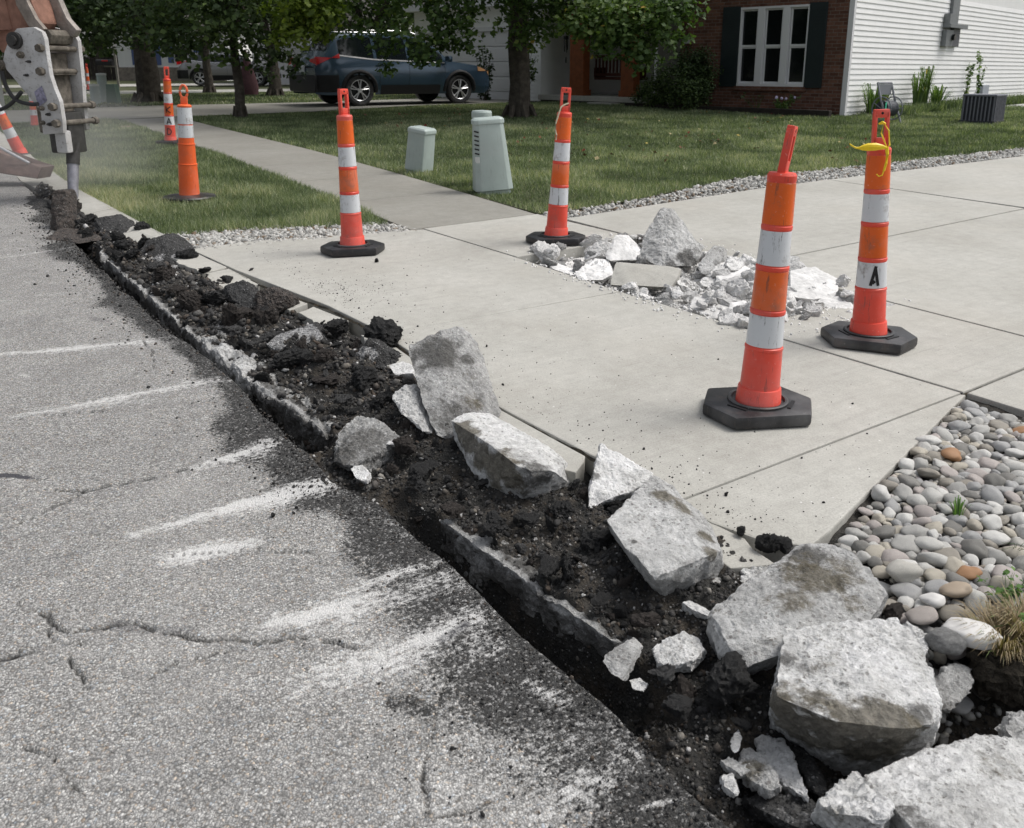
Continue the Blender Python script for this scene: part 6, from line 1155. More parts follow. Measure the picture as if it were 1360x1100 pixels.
for i in range(3):
    a = wk0 + i*(sw + mw); b = a + sw
    if i < 2: wbox('mullion', b, b + mw, wz0 + .06, wz1 - .05, -.10, .03)
    zm = wz0 + (wz1 - wz0)*.50
    for (za, zb, o) in ((wz0 + .06, zm, -.05), (zm, wz1 - .05, -.03)):
        wbox('sash', a + .012, b - .012, za, za + .045, o - .03, o, bev=0); wbox('sash', a + .012, b - .012, zb - .035, zb, o - .03, o, bev=0); wbox('sash', a + .012, a + .045, za + .045, zb - .04, o - .03, o, bev=0); wbox('sash', b - .045, b - .012, za + .045, zb - .04, o - .03, o, bev=0)
        wbox('pane', a + .04, b - .04, za + .04, zb - .035, o - .022, o - .014, glass, 0)
shut = flat('dark_green_shutter', (.018, .026, .028), .5, .3, 0, .1, 5)
for k0, k1 in ((fk(1096, 60), wk0 - .01), (wk1 + .01, fk(959, 60))):
    s_o = hbox('shutter', k0, k1, wz0 - .02, wz1 + .03, .002, .035, shut, .006)
    for i in range(24):
        z = wz0 + .06 + (wz1 - wz0 - .1)*i/24; bm = bmesh.new(); prism(bm, [hp(k0 + .05, z, .036), hp(k1 - .05, z, .036), hp(k1 - .05, z + .04, .036), hp(k0 + .05, z + .04, .036)], -SD*.006); o = bmobj('slat', bm, shut, s_o)
# side wall: every lap of the white siding is a board
bm = bmesh.new(); prism(bm, [hp(0.0, z0h, 0, .03), hp(0, z0h, 0, 16), hp(0, ztop, 0, 16), hp(0, ztop, 0, .03)], FD*.12); hobj('side_wall', bm, sid)
lap = .1143
nb = int((ztop - z0h)/lap)
for i in range(nb):
    z = z0h + i*lap; bm = bmesh.new(); a, b = .10, 15.95; o = -FD
    vs = [hp(0, z, 0, a) + o*.022, hp(0, z, 0, b) + o*.022, hp(0, z + lap, 0, b) + o*.004, hp(0, z + lap, 0, a) + o*.004]
    v = [bm.verts.new(p) for p in vs] + [bm.verts.new(vs[0] - o*.02), bm.verts.new(vs[1] - o*.02)]
    bm.faces.new(v[:4]); bm.faces.new((v[4], v[5], v[1], v[0])); bmesh.ops.recalc_face_normals(bm, faces=bm.faces[:]); hobj('siding_board', bm, sid)
bm = bmesh.new(); prism(bm, [hp(-.03, z0h, .015, 0), hp(.085, z0h, .015, 0), hp(.085, ztop, .015, 0), hp(-.03, ztop, .015, 0)], SD*.095, .004); hobj('corner_trim', bm, trimw)
# porch and garage front
def front_boards(k0, k1, z0, z1, back, shade=sid):
    n_ = int((z1 - z0)/lap)
    for i in range(n_):
        z = z0 + i*lap; bm = bmesh.new(); o = -SD
        vs = [hp(k0, z, 0, back) + o*.022, hp(k1, z, 0, back) + o*.022, hp(k1, z + lap, 0, back) + o*.004, hp(k0, z + lap, 0, back) + o*.004]
        v = [bm.verts.new(p) for p in vs] + [bm.verts.new(vs[0] - o*.02), bm.verts.new(vs[1] - o*.02)]
        bm.faces.new(v[:4]); bm.faces.new((v[4], v[5], v[1], v[0])); bmesh.ops.recalc_face_normals(bm, faces=bm.faces[:]); hobj('siding_board', bm, shade)
KP0, KP1, KG0, KG1 = KB, fk(718, 100), fk(703, 100), fk(560, 90)
zp = gz + .28
bm = bmesh.new(); prism(bm, [hp(KB, z0h, 0, 2.0), hp(KP1, z0h, 0, 2.0), hp(KP1, ztop, 0, 2.0), hp(KB, ztop, 0, 2.0)], SD*.1); hobj('porch_wall', bm, sid)
porchm = flat('porch_siding', (.40, .385, .36), .6, .3, 0, .04, 3)  # darker siding tone for the porch wall and ceiling
front_boards(KB + .02, KP1 - .02, zp + .02, ztop - .1, 1.98, porchm)
bm = bmesh.new(); prism(bm, [hp(KP1, z0h, 0, .0), hp(KP1, z0h, 0, 2.0), hp(KP1, ztop, 0, 2.0), hp(KP1, ztop, 0, 0)], FD*.1); hobj('porch_side_wall', bm, sid)
front_boards(KP1 + .01, KG0 + .02, z0h, ztop, .02)
hbox('porch_slab', KB + .01, KP1 - .01, zp - .14, zp, -2.0, .12, mt['conc'], .01); hbox('porch_foundation', KB + .02, KP1 - .02, z0h, zp - .142, -2.0, .02, flat('foundation', (.10, .095, .09), .9), 0)
sk1, sk2 = fk(828, 135), fk(797, 135); hbox('porch_step', sk1, sk2, z0h + .1, zp - .15, .13, .55, mt['conc'], .01)
cedar = flat('cedar_post', (.20, .062, .022), .6, .3, 0, .25, 8)
for a, b in ((776, 758), (843, 826)):
    k0, k1 = fk(a, 100), fk(b, 100); o = hbox('porch_post', k0, k1, zp, ztop - .2, -.22, .05, cedar, .006)
    hbox('post_foot', k0 - .04, k1 + .04, zp + .002, zp + .16, -.25, .08, cedar, .006, o)
hbox('porch_beam', KB, KP1, ztop - .2, ztop, -.25, .06, trimw); hbox('porch_ceiling', KB, KP1, ztop - .05, ztop, -2.1, -.25, porchm)
# garage
gdk0, gdk1 = fk(703, 90) + .25, fk(560, 80) - .1; gdz = fz(640, 42)
bm = bmesh.new()
for k0, k1, za, zb in ((KG0 + .02, gdk0, z0h, ztop), (gdk0, gdk1, gdz, ztop), (gdk1, KG1 + .3, z0h, ztop)): prism(bm, [hp(k0, za), hp(k1, za), hp(k1, zb), hp(k0, zb)], SD*.15)
hobj('garage_wall', bm, sid)
hbox('garage_trim', gdk0 - .12, gdk0, z0h, gdz + .12, .002, .03, trimw); hbox('garage_trim', gdk0, gdk1, gdz, gdz + .12, .002, .03, trimw)
gd = empty('garage_door', hp((gdk0+gdk1)/2, gz), 0); gd.parent = house; gd.matrix_parent_inverse = Matrix.Translation(-house.location); GK = []
zb = z0h + .15; nh = 5; ph = (gdz - zb)/nh
for i in range(nh):
    bm = bmesh.new(); prism(bm, [hp(gdk0, zb + i*ph + .008, -.06), hp(gdk1, zb + i*ph + .008, -.06), hp(gdk1, zb + (i+1)*ph - .008, -.06), hp(gdk0, zb + (i+1)*ph - .008, -.06)], SD*.05, .006)
    nw = 8; pw = (gdk1 - gdk0)/nw
    for j in range(nw): prism(bm, [hp(gdk0 + j*pw + .07, zb + i*ph + .08, -.052), hp(gdk0 + (j+1)*pw - .07, zb + i*ph + .08, -.052), hp(gdk0 + (j+1)*pw - .07, zb + (i+1)*ph - .08, -.052), hp(gdk0 + j*pw + .07, zb + (i+1)*ph - .08, -.052)], SD*.01, .004)
    o = bmobj('door_section', bm, trimw, gd); o.matrix_parent_inverse = Matrix.Translation(-gd.location)
# porch details
bm = bmesh.new(); kd = fk(872, 100); cyl(bm, hp(kd, zp - .1, .05), hp(kd, ztop, .05), .035, seg=8); hobj('downspout', bm, trimw)
hbox('house_number_plate', fk(917, 54), fk(909, 54), fz(913, 58), fz(913, 50), .002, .02, flat('number_plate', (.4, .4, .38), .6))
hbox('porch_roof_fascia', fk(940, 4) , KG1 + .3, ztop - .02, ztop + .18, .0, .45, trimw)
# upper storey and roof (above the picture)
bm = bmesh.new(); prism(bm, [hp(0, ztop, 0, .02), hp(KB, ztop, 0, .02), hp(KB, ztop + 2.6, 0, .02), hp(0, ztop + 2.6, 0, .02)], SD*16); hobj('upper_wall', bm, sid)
bm = bmesh.new(); prism(bm, [hp(-.4, ztop + 2.6, .4), hp(KB + .4, ztop + 2.6, .4), hp(KB/2, ztop + 4.6, .4)], SD*16.8); hobj('roof', bm, roofm)
bm = bmesh.new(); prism(bm, [hp(KB, ztop + .18, .45), hp(KB, ztop + .18, 0, 9), hp(KB, ztop + 2.2, 0, 4)], FD*(KG1 + .6 - KB)); hobj('roof', bm, roofm)
bm = bmesh.new(); prism(bm, [hp(KP1 + .1, z0h, 0, .16), hp(KG1 + .3, z0h, 0, .16), hp(KG1 + .3, z0h, 0, 9), hp(KP1 + .1, z0h, 0, 9)], Vector((0, 0, ztop + .1 - z0h))); hobj('garage_wall', bm, sid)
for o in HK: o.matrix_parent_inverse = Matrix.Translation(-house.location)
for o in WK: o.parent = win
# things on and by the house
def sidep(px, py): return PL(px, py, HC, SD)
meter = empty('electric_meter', sidep(1263, 45)[1] - FD*.0, 0, 'grey electric meter box with conduit on the white siding', 'electric meter'); MK = []
gm = flat('grey_meter_metal', (.19, .2, .205), .5, .4, .3, .15, 10)
def sbox(name, px0, py0, px1, py1, dep, mat, parent, L, off=.024, bev=.004):
    k0, a = sidep(px0, (py0+py1)/2); k1, b = sidep(px1, (py0+py1)/2); zt = sidep((px0+px1)/2, py0)[1].z; zb = sidep((px0+px1)/2, py1)[1].z
    bm = bmesh.new(); o = -FD*off; prism(bm, [Vector((a.x, a.y, zb)) + o, Vector((b.x, b.y, zb)) + o, Vector((b.x, b.y, zt)) + o, Vector((a.x, a.y, zt)) + o], -FD*dep, bev); ob = bmobj(name, bm, mat, parent); L.append(ob); return ob
sbox('meter_box', 1252, 19, 1263, 36, .16, gm, meter, MK); sbox('panel', 1251, 33, 1274, 38, .2, gm, meter, MK); sbox('lower_box', 1249, 40, 1258, 62, .12, gm, meter, MK); sbox('conduit', 1264, -60, 1273, 33, .07, gm, meter, MK); sbox('conduit', 1260, 38, 1269, 62, .08, flat('dark_conduit', (.10, .10, .11), .5), meter, MK)
p = sidep(1257, 50)[1]; bm = bmesh.new(); cyl(bm, p - FD*.14, p - FD*.22, .075, seg=20); MK.append(bmobj('meter_dial', bm, glass, meter, True))
for o in MK: o.matrix_parent_inverse = Matrix.Translation(-meter.location)
# air conditioner
ga = G(1322, 166, 0); acr = empty('air_conditioner', ga + Vector((-.05, .45, 0)), R(46), 'grey finned air conditioner standing by the white siding', 'air conditioner'); acr.scale = (.82, .82, .82); acg = flat('ac_grey', (.16, .165, .19), .5, .4, .2, .1, 10)
bm = bmesh.new(); bx(bm, (0, 0, .04), (.80, .80, .08)); bx(bm, (0, 0, .36), (.68, .68, .56)); bmobj('core', bm, flat('ac_dark', (.045, .047, .055), .7), acr)
bm = bmesh.new(); bx(bm, (0, 0, .67), (.78, .78, .05), None, .015); bmobj('lid', bm, acg, acr)
for a in range(4):
    rot = Matrix.Rotation(a*math.pi/2, 3, 'Z')
    for i in range(9):
        bm = bmesh.new(); c_ = rot @ Vector((-.34 + .085*i, -.375, .36)); bx(bm, c_, (.03, .014, .58), rot, 0); bmobj('fin', bm, acg, acr)
dbx = []
o = sbox('disconnect_box', 1299, 113, 1307, 129, .1, flat('pale_grey_box', (.36, .38, .42), .5), None, dbx); tag(o, 'small grey disconnect box on the siding above the air conditioner', 'electric box')
# hose reel
gr = G(1176, 165, 0); reel = empty('hose_reel', gr, R(30), 'grey hose reel cart with green hose beside the house corner', 'hose reel'); rg = flat('grey_reel', (.22, .23, .25), .6)
bm = bmesh.new()
for sx_ in (-.2, .2): tube(bm, [(sx_, -.2, 0), (sx_, 0, .45), (sx_, .12, .78)], .02, 6)
tube(bm, [(-.2, .12, .78), (.2, .12, .78)], .02, 6); bx(bm, (0, .10, .66), (.36, .02, .2)); bmobj('frame', bm, rg, reel, True)
bm = bmesh.new(); [tube(bm, [(x_, .22*math.cos(t_), .3 + .22*math.sin(t_)) for t_ in np.linspace(0, 2*np.pi, 21)], .014, 5) for x_ in (-.17, .17)]; [tube(bm, [(x_, 0, .3), (x_, .22*math.cos(t_), .3 + .22*math.sin(t_))], .010, 4) for x_ in (-.17, .17) for t_ in (0.5, 1.8, 3.1, 4.3, 5.5)]; bmobj('drum', bm, rg, reel, True)
bm = bmesh.new(); cyl(bm, (-.155, 0, .3), (.155, 0, .3), .15, seg=20); bmobj('coiled_hose', bm, flat('dark_hose', (.06, .065, .075), .6, .3, 0, .3, 30, .01, 25), reel, True)
bm = bmesh.new(); tube(bm, [(-.16, -.1, .42), (-.3, -.2, .38), (-.42, -.3, .2), (-.5, -.35, .02)], .014, 6); bmobj('hose_end', bm, flat('green_hose', (.02, .3, .17), .5), reel, True)
# swing bench on the porch
bch = empty('porch_bench', hp((fk(770)+fk(822))/2, zp, -1.0), 0, 'dark red slatted porch swing between the cedar posts', 'porch swing'); BK = []
bm_m = flat('dark_red_wood', (.075, .02, .012), .6); k0, k1 = fk(816, 90) - .15, fk(775, 90) + .25
def bbox(name, ka, kb, za, zb, o0, o1): bm = bmesh.new(); prism(bm, [hp(ka, za, o0), hp(kb, za, o0), hp(kb, zb, o0), hp(ka, zb, o0)], -SD*(o1-o0)); BK.append(bmobj(name, bm, bm_m, bch))
bbox('seat', k0, k1, zp + .42, zp + .50, -1.25, -.75); bbox('back_rail', k0, k1, zp + 1.0, zp + 1.08, -.80, -.74); bbox('bottom_rail', k0, k1, zp + .52, zp + .60, -.80, -.74)
for i in range(12): a = k0 + .03 + (k1-k0-.1)*i/11; bbox('slat', a, a + .045, zp + .605, zp + .995, -.79, -.75)
for sgn in (k0, k1 - .05): bbox('arm', sgn, sgn + .05, zp + .5, zp + .75, -1.2, -.73)
for sgn in (k0 + .02, k1 - .04):
    bm = bmesh.new(); cyl(bm, hp(sgn, zp + 1.08, -.77), hp(sgn, ztop - .06, -.77), .012, seg=6); BK.append(bmobj('chain', bm, mt['black'], bch))
for o in BK: o.matrix_parent_inverse = Matrix.Translation(-bch.location)
pp_ = hp(fk(862, 130), zp, -.25); bm = bmesh.new(); lathe(bm, [(.08, 0), (.11, .22), (.12, .24), (.10, .24), (.001, .2)], 16, pp_); tag(bmobj('flower_pot', bm, flat('pale_pot', (.35, .33, .3), .7), None, True), 'small pale flower pot on the porch slab', 'flower pot')
pw = hp(fk(747, 50), fz(747, 66), -.15); bm = bmesh.new(); cyl(bm, pw + Vector((0, 0, .05)), pw + Vector((0, 0, .75)), .008, seg=6); cyl(bm, pw + Vector((0, 0, .28)), pw + Vector((0, 0, .36)), .07, seg=12)
for a in range(5): cyl(bm, pw + Vector((.045*math.cos(a*1.257), .045*math.sin(a*1.257), -.02*a)), pw + Vector((.045*math.cos(a*1.257), .045*math.sin(a*1.257), .28)), .014, seg=6)
cyl(bm, pw + Vector((0, 0, -.35)), pw + Vector((0, 0, -.2)), .02, seg=6); tag(bmobj('wind_chime', bm, mt['black'], None, True), 'black wind chime hanging at the left end of the porch', 'wind chime')
# planting bed with its low dark border
bed = flat('dark_mulch', (.035, .026, .02), .95, .1, 0, .5, 30, .03, 40)
bm = bmesh.new(); prism(bm, [hp(.2, gz - .12, .7), hp(KB + .9, gz - .12, .7), hp(KB + .9, gz - .12, .02), hp(.2, gz - .12, .02)], Vector((0, 0, .2))); tag(bmobj('mulch_bed', bm, bed), kind='structure')
bm = bmesh.new(); prism(bm, [hp(-.1, gz - .15, .9), hp(KB + 1.0, gz - .15, .9), hp(KB + 1.0, gz + .16, .9), hp(-.1, gz + .16, .9)], SD*.14, .02); tag(bmobj('timber_edging', bm, flat('dark_timber', (.03, .026, .022), .9, .2, 0, .4, 10, .01, 20)), 'low dark timber edging along the bed below the triple window', 'edging')
bm = bmesh.new(); prism(bm, [hp(KP1 - .3, gz - .1, .9), hp(KG0 + 2.0, gz - .1, 1.1), hp(KG0 + 2.0, gz - .1, .02), hp(KP1 - .3, gz - .1, .02)], Vector((0, 0, .17))); tag(bmobj('mulch_bed', bm, flat('red_mulch', (.08, .03, .02), .95, .1, 0, .5, 30, .03, 40)), kind='structure')

# =================================================================== CARS
def car(loc, th, paint, label, L=4.94, W=1.99, Ht=1.77, van=False):
    root = empty('parked_car', loc, th, label, 'car', None); blk = flat('car_black_plastic', (.018, .018, .02), .6); gls = flat('car_glass', (.008, .011, .013), .06, .6)
    X = lambda f: f*L
    top = [(0, .95), (.03, 1.12), (.06, 1.30), (.105, 1.62), (.16, 1.72), (.35, 1.77), (.52, 1.74), (.60, 1.66), (.66, 1.46), (.735, 1.13), (.80, 1.09), (.90, 1.02), (.965, .90), (.99, .74), (1, .62)]
    if van: top = [(0, .8), (.02, 1.2), (.05, 1.62), (.1, 1.72), (.5, 1.75), (.62, 1.6), (.8, 1.1), (.92, .95), (.985, .75), (1, .55)]
    tx_, tz_ = np.array([p[0] for p in top])*L, np.array([p[1] for p in top])*Ht/1.77
    def ztop(x): return float(np.interp(x, tx_, tz_))
    zbelt = lambda x: float(np.interp(x, [0, .1*L, .3*L, .74*L, L], [1.2, 1.2, 1.1, 1.03, .9]))
    def hw(x, z):
        e = abs(x/L - .5)/.5; pl = 1 - .20*max(0, (e - .78)/.22)**2
        zz = [.25, .45, .62, .85, 1.0, 1.12, 1.45, 1.72]; ww = [.90, .965, .985, .99, .965, .93, .80, .70]
        return float(np.interp(z, zz, ww))*W/1.99*pl
    nx = 84; xs = np.linspace(0, L, nx); ny = 22; V = []
    arches = [(.215*L, .41), (.79*L, .41)]
    zb = lambda x: .27 + .1*max(0, .05*L - x) + .12*max(0, (x - .96*L)/.04/L)
    for x in xs:
        zt = ztop(x); z0 = zb(x)
        for j in range(ny):
            f = j/(ny-1)
            if f <= .72:
                z = z0 + (zt - .04 - z0)*(f/.72); V.append((x, hw(x, z), z))
            else:
                g = (f - .72)/.28; yb = hw(x, zt - .04); V.append((x, yb*(1 - g), zt - .04 + .04*(1 - (1-g)**3)))
    def shell(sgn):
        bm = bmesh.new(); vs = [bm.verts.new((x, sgn*y, z)) for x, y, z in V]
        for i in range(nx-1):
            for j in range(ny-1):
                a, b, c_, d = vs[i*ny+j], vs[(i+1)*ny+j], vs[(i+1)*ny+j+1], vs[i*ny+j+1]
                cx, cz = (a.co.x+b.co.x+c_.co.x+d.co.x)/4, (a.co.z+b.co.z+c_.co.z+d.co.z)/4
                if any((cx-ax_)**2 + (cz-.38)**2 < r_*r_ for ax_, r_ in arches) and j < ny*.6: continue
                bm.faces.new((a, b, c_, d) if sgn < 0 else (d, c_, b, a))
        return bm
    bm = shell(-1); b2 = shell(1); me = bpy.data.meshes.new('t'); b2.to_mesh(me); bm.from_mesh(me); b2.free(); bpy.data.meshes.remove(me); bmesh.ops.remove_doubles(bm, verts=bm.verts[:], dist=.002)
    # close the tail and the nose
    body = bmobj('body', bm, paint, root, True)
    bm = bmesh.new(); bx(bm, (L/2, 0, .62), (L*.94, W*.80, .62)); bmobj('underbody', bm, blk, root)
    bm = bmesh.new(); zt0 = ztop(0) - .04
    n = 10
    for i in range(n):
        z0, z1 = .33 + (zt0 - .33)*i/n, .33 + (zt0-.33)*(i+1)/n; vs = [bm.verts.new(p) for p in ((0, -hw(0, z0), z0), (0, hw(0, z0), z0), (0, hw(0, z1), z1), (0, -hw(0, z1), z1))]; bm.faces.new(vs)
    bmobj('tailgate', bm, paint, root)
    bm = bmesh.new(); zt1 = ztop(L) - .04
    for i in range(n):
        z0, z1 = .36 + (zt1 - .36)*i/n, .36 + (zt1-.36)*(i+1)/n; vs = [bm.verts.new(p) for p in ((L, -hw(L, z0), z0), (L, hw(L, z0), z0), (L, hw(L, z1), z1), (L, -hw(L, z1), z1))]; bm.faces.new(vs)
    bmobj('front_bumper', bm, blk, root)
    def strip(name, x0, x1, zlo, zhi, mat, off=.006, sides=(-1, 1), n_=16, m_=6):
        for sg in sides:
            bm = bmesh.new(); g = []
            for i in range(n_+1):
                x = x0 + (x1-x0)*i/n_; row = []
                for j in range(m_+1):
                    z = zlo(x) + (zhi(x)-zlo(x))*j/m_; row.append(bm.verts.new((x, sg*(hw(x, z) + off), z)))
                g.append(row)
            for a, b in zip(g, g[1:]):
                for j in range(m_): bm.faces.new((a[j], b[j], b[j+1], a[j+1]) if sg < 0 else (a[j+1], b[j+1], b[j], a[j]))
            bmobj(name, bm, mat, root, True)
    zhi = lambda x: min(ztop(x) - .11, 1.64); zlo = lambda x: zbelt(x) + .03
    for a, b in ((.12, .30), (.318, .485), (.50, .69)):
        strip('side_window', a*L, b*L, zlo, lambda x: max(zlo(x) + .01, zhi(x)), gls)
    strip('belt_trim', .12*L, .70*L, lambda x: zbelt(x) - .005, lambda x: zbelt(x) + .025, mt['steel'], .008, m_=1)
    strip('lower_cladding', .02*L, .98*L, lambda x: .28 if not any(abs(x-a_) < .5 for a_, _ in arches) else .40 + math.sqrt(max(0, .52**2 - min([(x-a_)**2 for a_, _ in arches]))), lambda x: max(.50, (.40 + math.sqrt(max(0, .52**2 - min([(x-a_)**2 for a_, _ in arches]))) if any(abs(x-a_) < .5 for a_, _ in arches) else .50)) + .001, blk, .01, m_=2, n_=70) if False else strip('lower_cladding', .33*L, .67*L, lambda x: .27, lambda x: .50, blk, .008, m_=2)
    strip('rear_bumper', .004*L, .105*L, lambda x: .34, lambda x: .74, blk, .008, m_=3)
    bm = bmesh.new(); bx(bm, (-.02, 0, .54), (.07, W*.86, .40), None, .03); bmobj('rear_bumper', bm, blk, root, True)
    for sg in (-1, 1):       # wheel arches, wheels
        for k, (ax_, r_) in enumerate(arches):
            bm = bmesh.new(); pts = []
            for i in range(25):
                a = math.pi*(i/24*1.06 - .03); x, z = ax_ + (r_+.035)*math.cos(a), .38 + (r_+.035)*math.sin(a); pts.append(Vector((x, sg*(hw(x, z) - .01), z)))
            tube(bm, pts, .05, 8); bmobj('wheel_arch', bm, blk, root, True)
            wy = sg*(W/2 - .13); wh = bmesh.new(); prof = [(.24, -.10), (.33, -.115), (.37, -.09), (.378, 0), (.37, .09), (.33, .115), (.24, .10)]
            rings = [[wh.verts.new((ax_ + r*math.cos(t), wy + y, .378 + r*math.sin(t))) for t in np.linspace(0, 2*np.pi, 36, endpoint=False)] for r, y in prof]
            for a, b in zip(rings, rings[1:]):
                for i in range(36): wh.faces.new((a[i], a[(i+1) % 36], b[(i+1) % 36], b[i]))
            w_o = bmobj('wheel', wh, mt['rubber'], root, True)
            bm = bmesh.new(); cyl(bm, (ax_, wy + sg*.02, .378), (ax_, wy + sg*.05, .378), .245, seg=32); bmobj('rim_back', bm, mt['black'], w_o)
            bm = bmesh.new(); cyl(bm, (ax_, wy + sg*.05, .378), (ax_, wy + sg*.105, .378), .055, seg=16)
            for s5 in range(5):
                for dd in (-.16, .16):
                    a = s5*2*math.pi/5 + dd + .3; p0 = Vector((ax_ + .05*math.cos(a-dd*.6), wy + sg*.10, .378 + .05*math.sin(a-dd*.6))); p1 = Vector((ax_ + .25*math.cos(a), wy + sg*.085, .378 + .25*math.sin(a))); tube(bm, [p0, p1], .014, 5, .02)
            tube(bm, [(ax_ + .25*math.cos(t), wy + sg*.095, .378 + .25*math.sin(t)) for t in np.linspace(0, 2*np.pi, 33)], .012, 5); bmobj('rim', bm, flat('alloy_rim', (.55, .55, .56), .3, .5, .6), w_o, True)
        # tail lamp wraps round the corner
        strip('tail_lamp', .004*L, .12*L, lambda x: 1.0 + .5*max(0, x-.1), lambda x: 1.16 - .12*max(0, x-.1)*.5, flat('red_lamp', (.45, .012, .015), .2, .6), .014, (sg,), 8, 3)
        bm = bmesh.new(); prism(bm, [(-.012, sg*W*.47, .98), (-.012, sg*W*.47, 1.14), (-.012, sg*W*.26, 1.10), (-.012, sg*W*.26, 1.05)], (.03, 0, 0)); bmobj('tail_lamp', bm, flat('red_lamp', (.45, .012, .015), .2, .6), root)
        bm = bmesh.new(); bx(bm, (.71*L, sg*(W/2 + .10), 1.14), (.12, .22, .15), None, .03); bmobj('mirror', bm, paint, root, True)
        bm = bmesh.new(); tube(bm, [(.16*L, sg*W*.345, 1.74), (.18*L, sg*W*.345, 1.80), (.52*L, sg*W*.345, 1.81), (.56*L, sg*W*.345, 1.74)], .016, 6); bmobj('roof_rail', bm, mt['steel'], root, True)
        for x in (.33, .53):
            bm = bmesh.new(); bx(bm, (x*L, sg*(hw(x*L, .98) + .02), .98), (.2, .03, .035), None, .008); bmobj('door_handle', bm, paint, root, True)
        for x in (.325, .492, .70):
            bm = bmesh.new(); tube(bm, [(x*L, sg*(hw(x*L, z) + .001), z) for z in np.linspace(.5, 1.1, 8)], .004, 4); bmobj('door_seam', bm, blk, root)
        strip('headlamp', .90*L, .985*L, lambda x: .84, lambda x: min(.96, ztop(x) - .05), flat('amber_lamp', (.35, .2, .1), .15, .6), .01, (sg,), 6, 2)
    # rear and front screens
    def screen(name, x0, x1, wf):
        bm = bmesh.new(); g = []
        for i in range(8):
            x = x0 + (x1-x0)*i/7; z = ztop(x) + .008; row = []
            for j in range(9):
                f = (j/8*2 - 1)*wf; y = f*hw(x, z - .05); row.append(bm.verts.new((x, y, z - .035*abs(f)**3)))
            g.append(row)
        for a, b in zip(g, g[1:]):
            for j in range(8): bm.faces.new((a[j], a[j+1], b[j+1], b[j]))
        bmesh.ops.recalc_face_normals(bm, faces=bm.faces[:]); bmobj(name, bm, gls, root, True)
    screen('rear_window', .062*L, .118*L, .86); screen('windscreen', .615*L, .73*L, .88)
    bm = bmesh.new(); bx(bm, (-.02, .0, .88), (.02, .36, .16), None, .01); bmobj('licence_plate', bm, flat('plate', (.4, .42, .44), .5), root)
    bm = bmesh.new(); bx(bm, (.10*L, 0, 1.74), (.26, 1.25, .04), None, .015); bmobj('roof_spoiler', bm, paint, root, True)
    return root
pm = M('blue_grey_car_paint', .22, .6).obj(); pm.b.inputs['Metallic'].default_value = .35; pm.b.inputs['Coat Weight'].default_value = .6; pm.b.inputs['Coat Roughness'].default_value = .05; pm.col((.042, .075, .115))
hd_ = R(35.5); rw = G(478, 141, .03); rwv = Vector((math.cos(hd_), math.sin(hd_), 0)); nrm = Vector((-math.sin(hd_), math.cos(hd_), 0))
car(Vector((rw.x, rw.y, float(T(rw.y)) + .03)) - rwv*(.215*4.94) + nrm*.90, hd_, pm.m, 'blue grey family car parked on the neighbouring driveway under the tree')
pm2 = M('silver_car_paint', .25, .5); pm2.b.inputs['Metallic'].default_value = .4; pm2.col((.25, .25, .26))
g0 = G(262, 110, 0); car(Vector((-17.6, 44.5, float(T(44)) + .05)), R(10), pm2.m, 'silver car far up the street behind the small tree trunk', 4.7, 1.85, 1.6)

# =================================================================== TREES
def leafcloud(name, centers, radii, n, size, mat, seed, parent=None, flatz=.75, droop=.3, out_c=None, label=None):
    r = np.random.default_rng(seed); centers = np.array(centers); radii = np.array(radii); wgt = radii**2.2; wgt /= wgt.sum()
    k = r.choice(len(centers), n, p=wgt); d = r.normal(0, 1, (n, 3)); d /= np.linalg.norm(d, axis=1)[:, None]; rad = r.uniform(0, 1, n)**.45
    p = centers[k] + d*(rad*radii[k])[:, None]*np.array([1, 1, flatz]); keep = fbm(p, 1.6, 3, seed) > -.42; p, k, d, rad = p[keep], k[keep], d[keep], rad[keep]; n = len(p)
    s = size*r.uniform(.6, 1.25, n); a = r.uniform(0, 2*np.pi, n); up = d*.5 + np.array([0, 0, .7]) + r.normal(0, .45, (n, 3)); up /= np.linalg.norm(up, axis=1)[:, None]
    t = np.stack([np.cos(a), np.sin(a), np.full(n, -droop)], 1); t -= up*(t*up).sum(1)[:, None]; t /= np.linalg.norm(t, axis=1)[:, None]; b = np.cross(up, t)
    S = s[:, None]
    v0 = p - t*S*.5; v1 = p + b*S*.42 - t*S*.05 + up*S*.08; v2 = p + t*S*.55 - up*S*.06; v3 = p - b*S*.42 - t*S*.05 + up*S*.08
    v = np.concatenate([v0, v1, v2, v3]); i = np.arange(n); f = np.concatenate([np.stack([i, i+n, i+2*n], 1), np.stack([i, i+2*n, i+3*n], 1)])
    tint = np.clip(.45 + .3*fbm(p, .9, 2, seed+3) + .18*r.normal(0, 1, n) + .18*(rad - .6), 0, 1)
    o = npmesh(name, v, f, mat, parent, {'tint': np.tile(tint, 4)}); return o
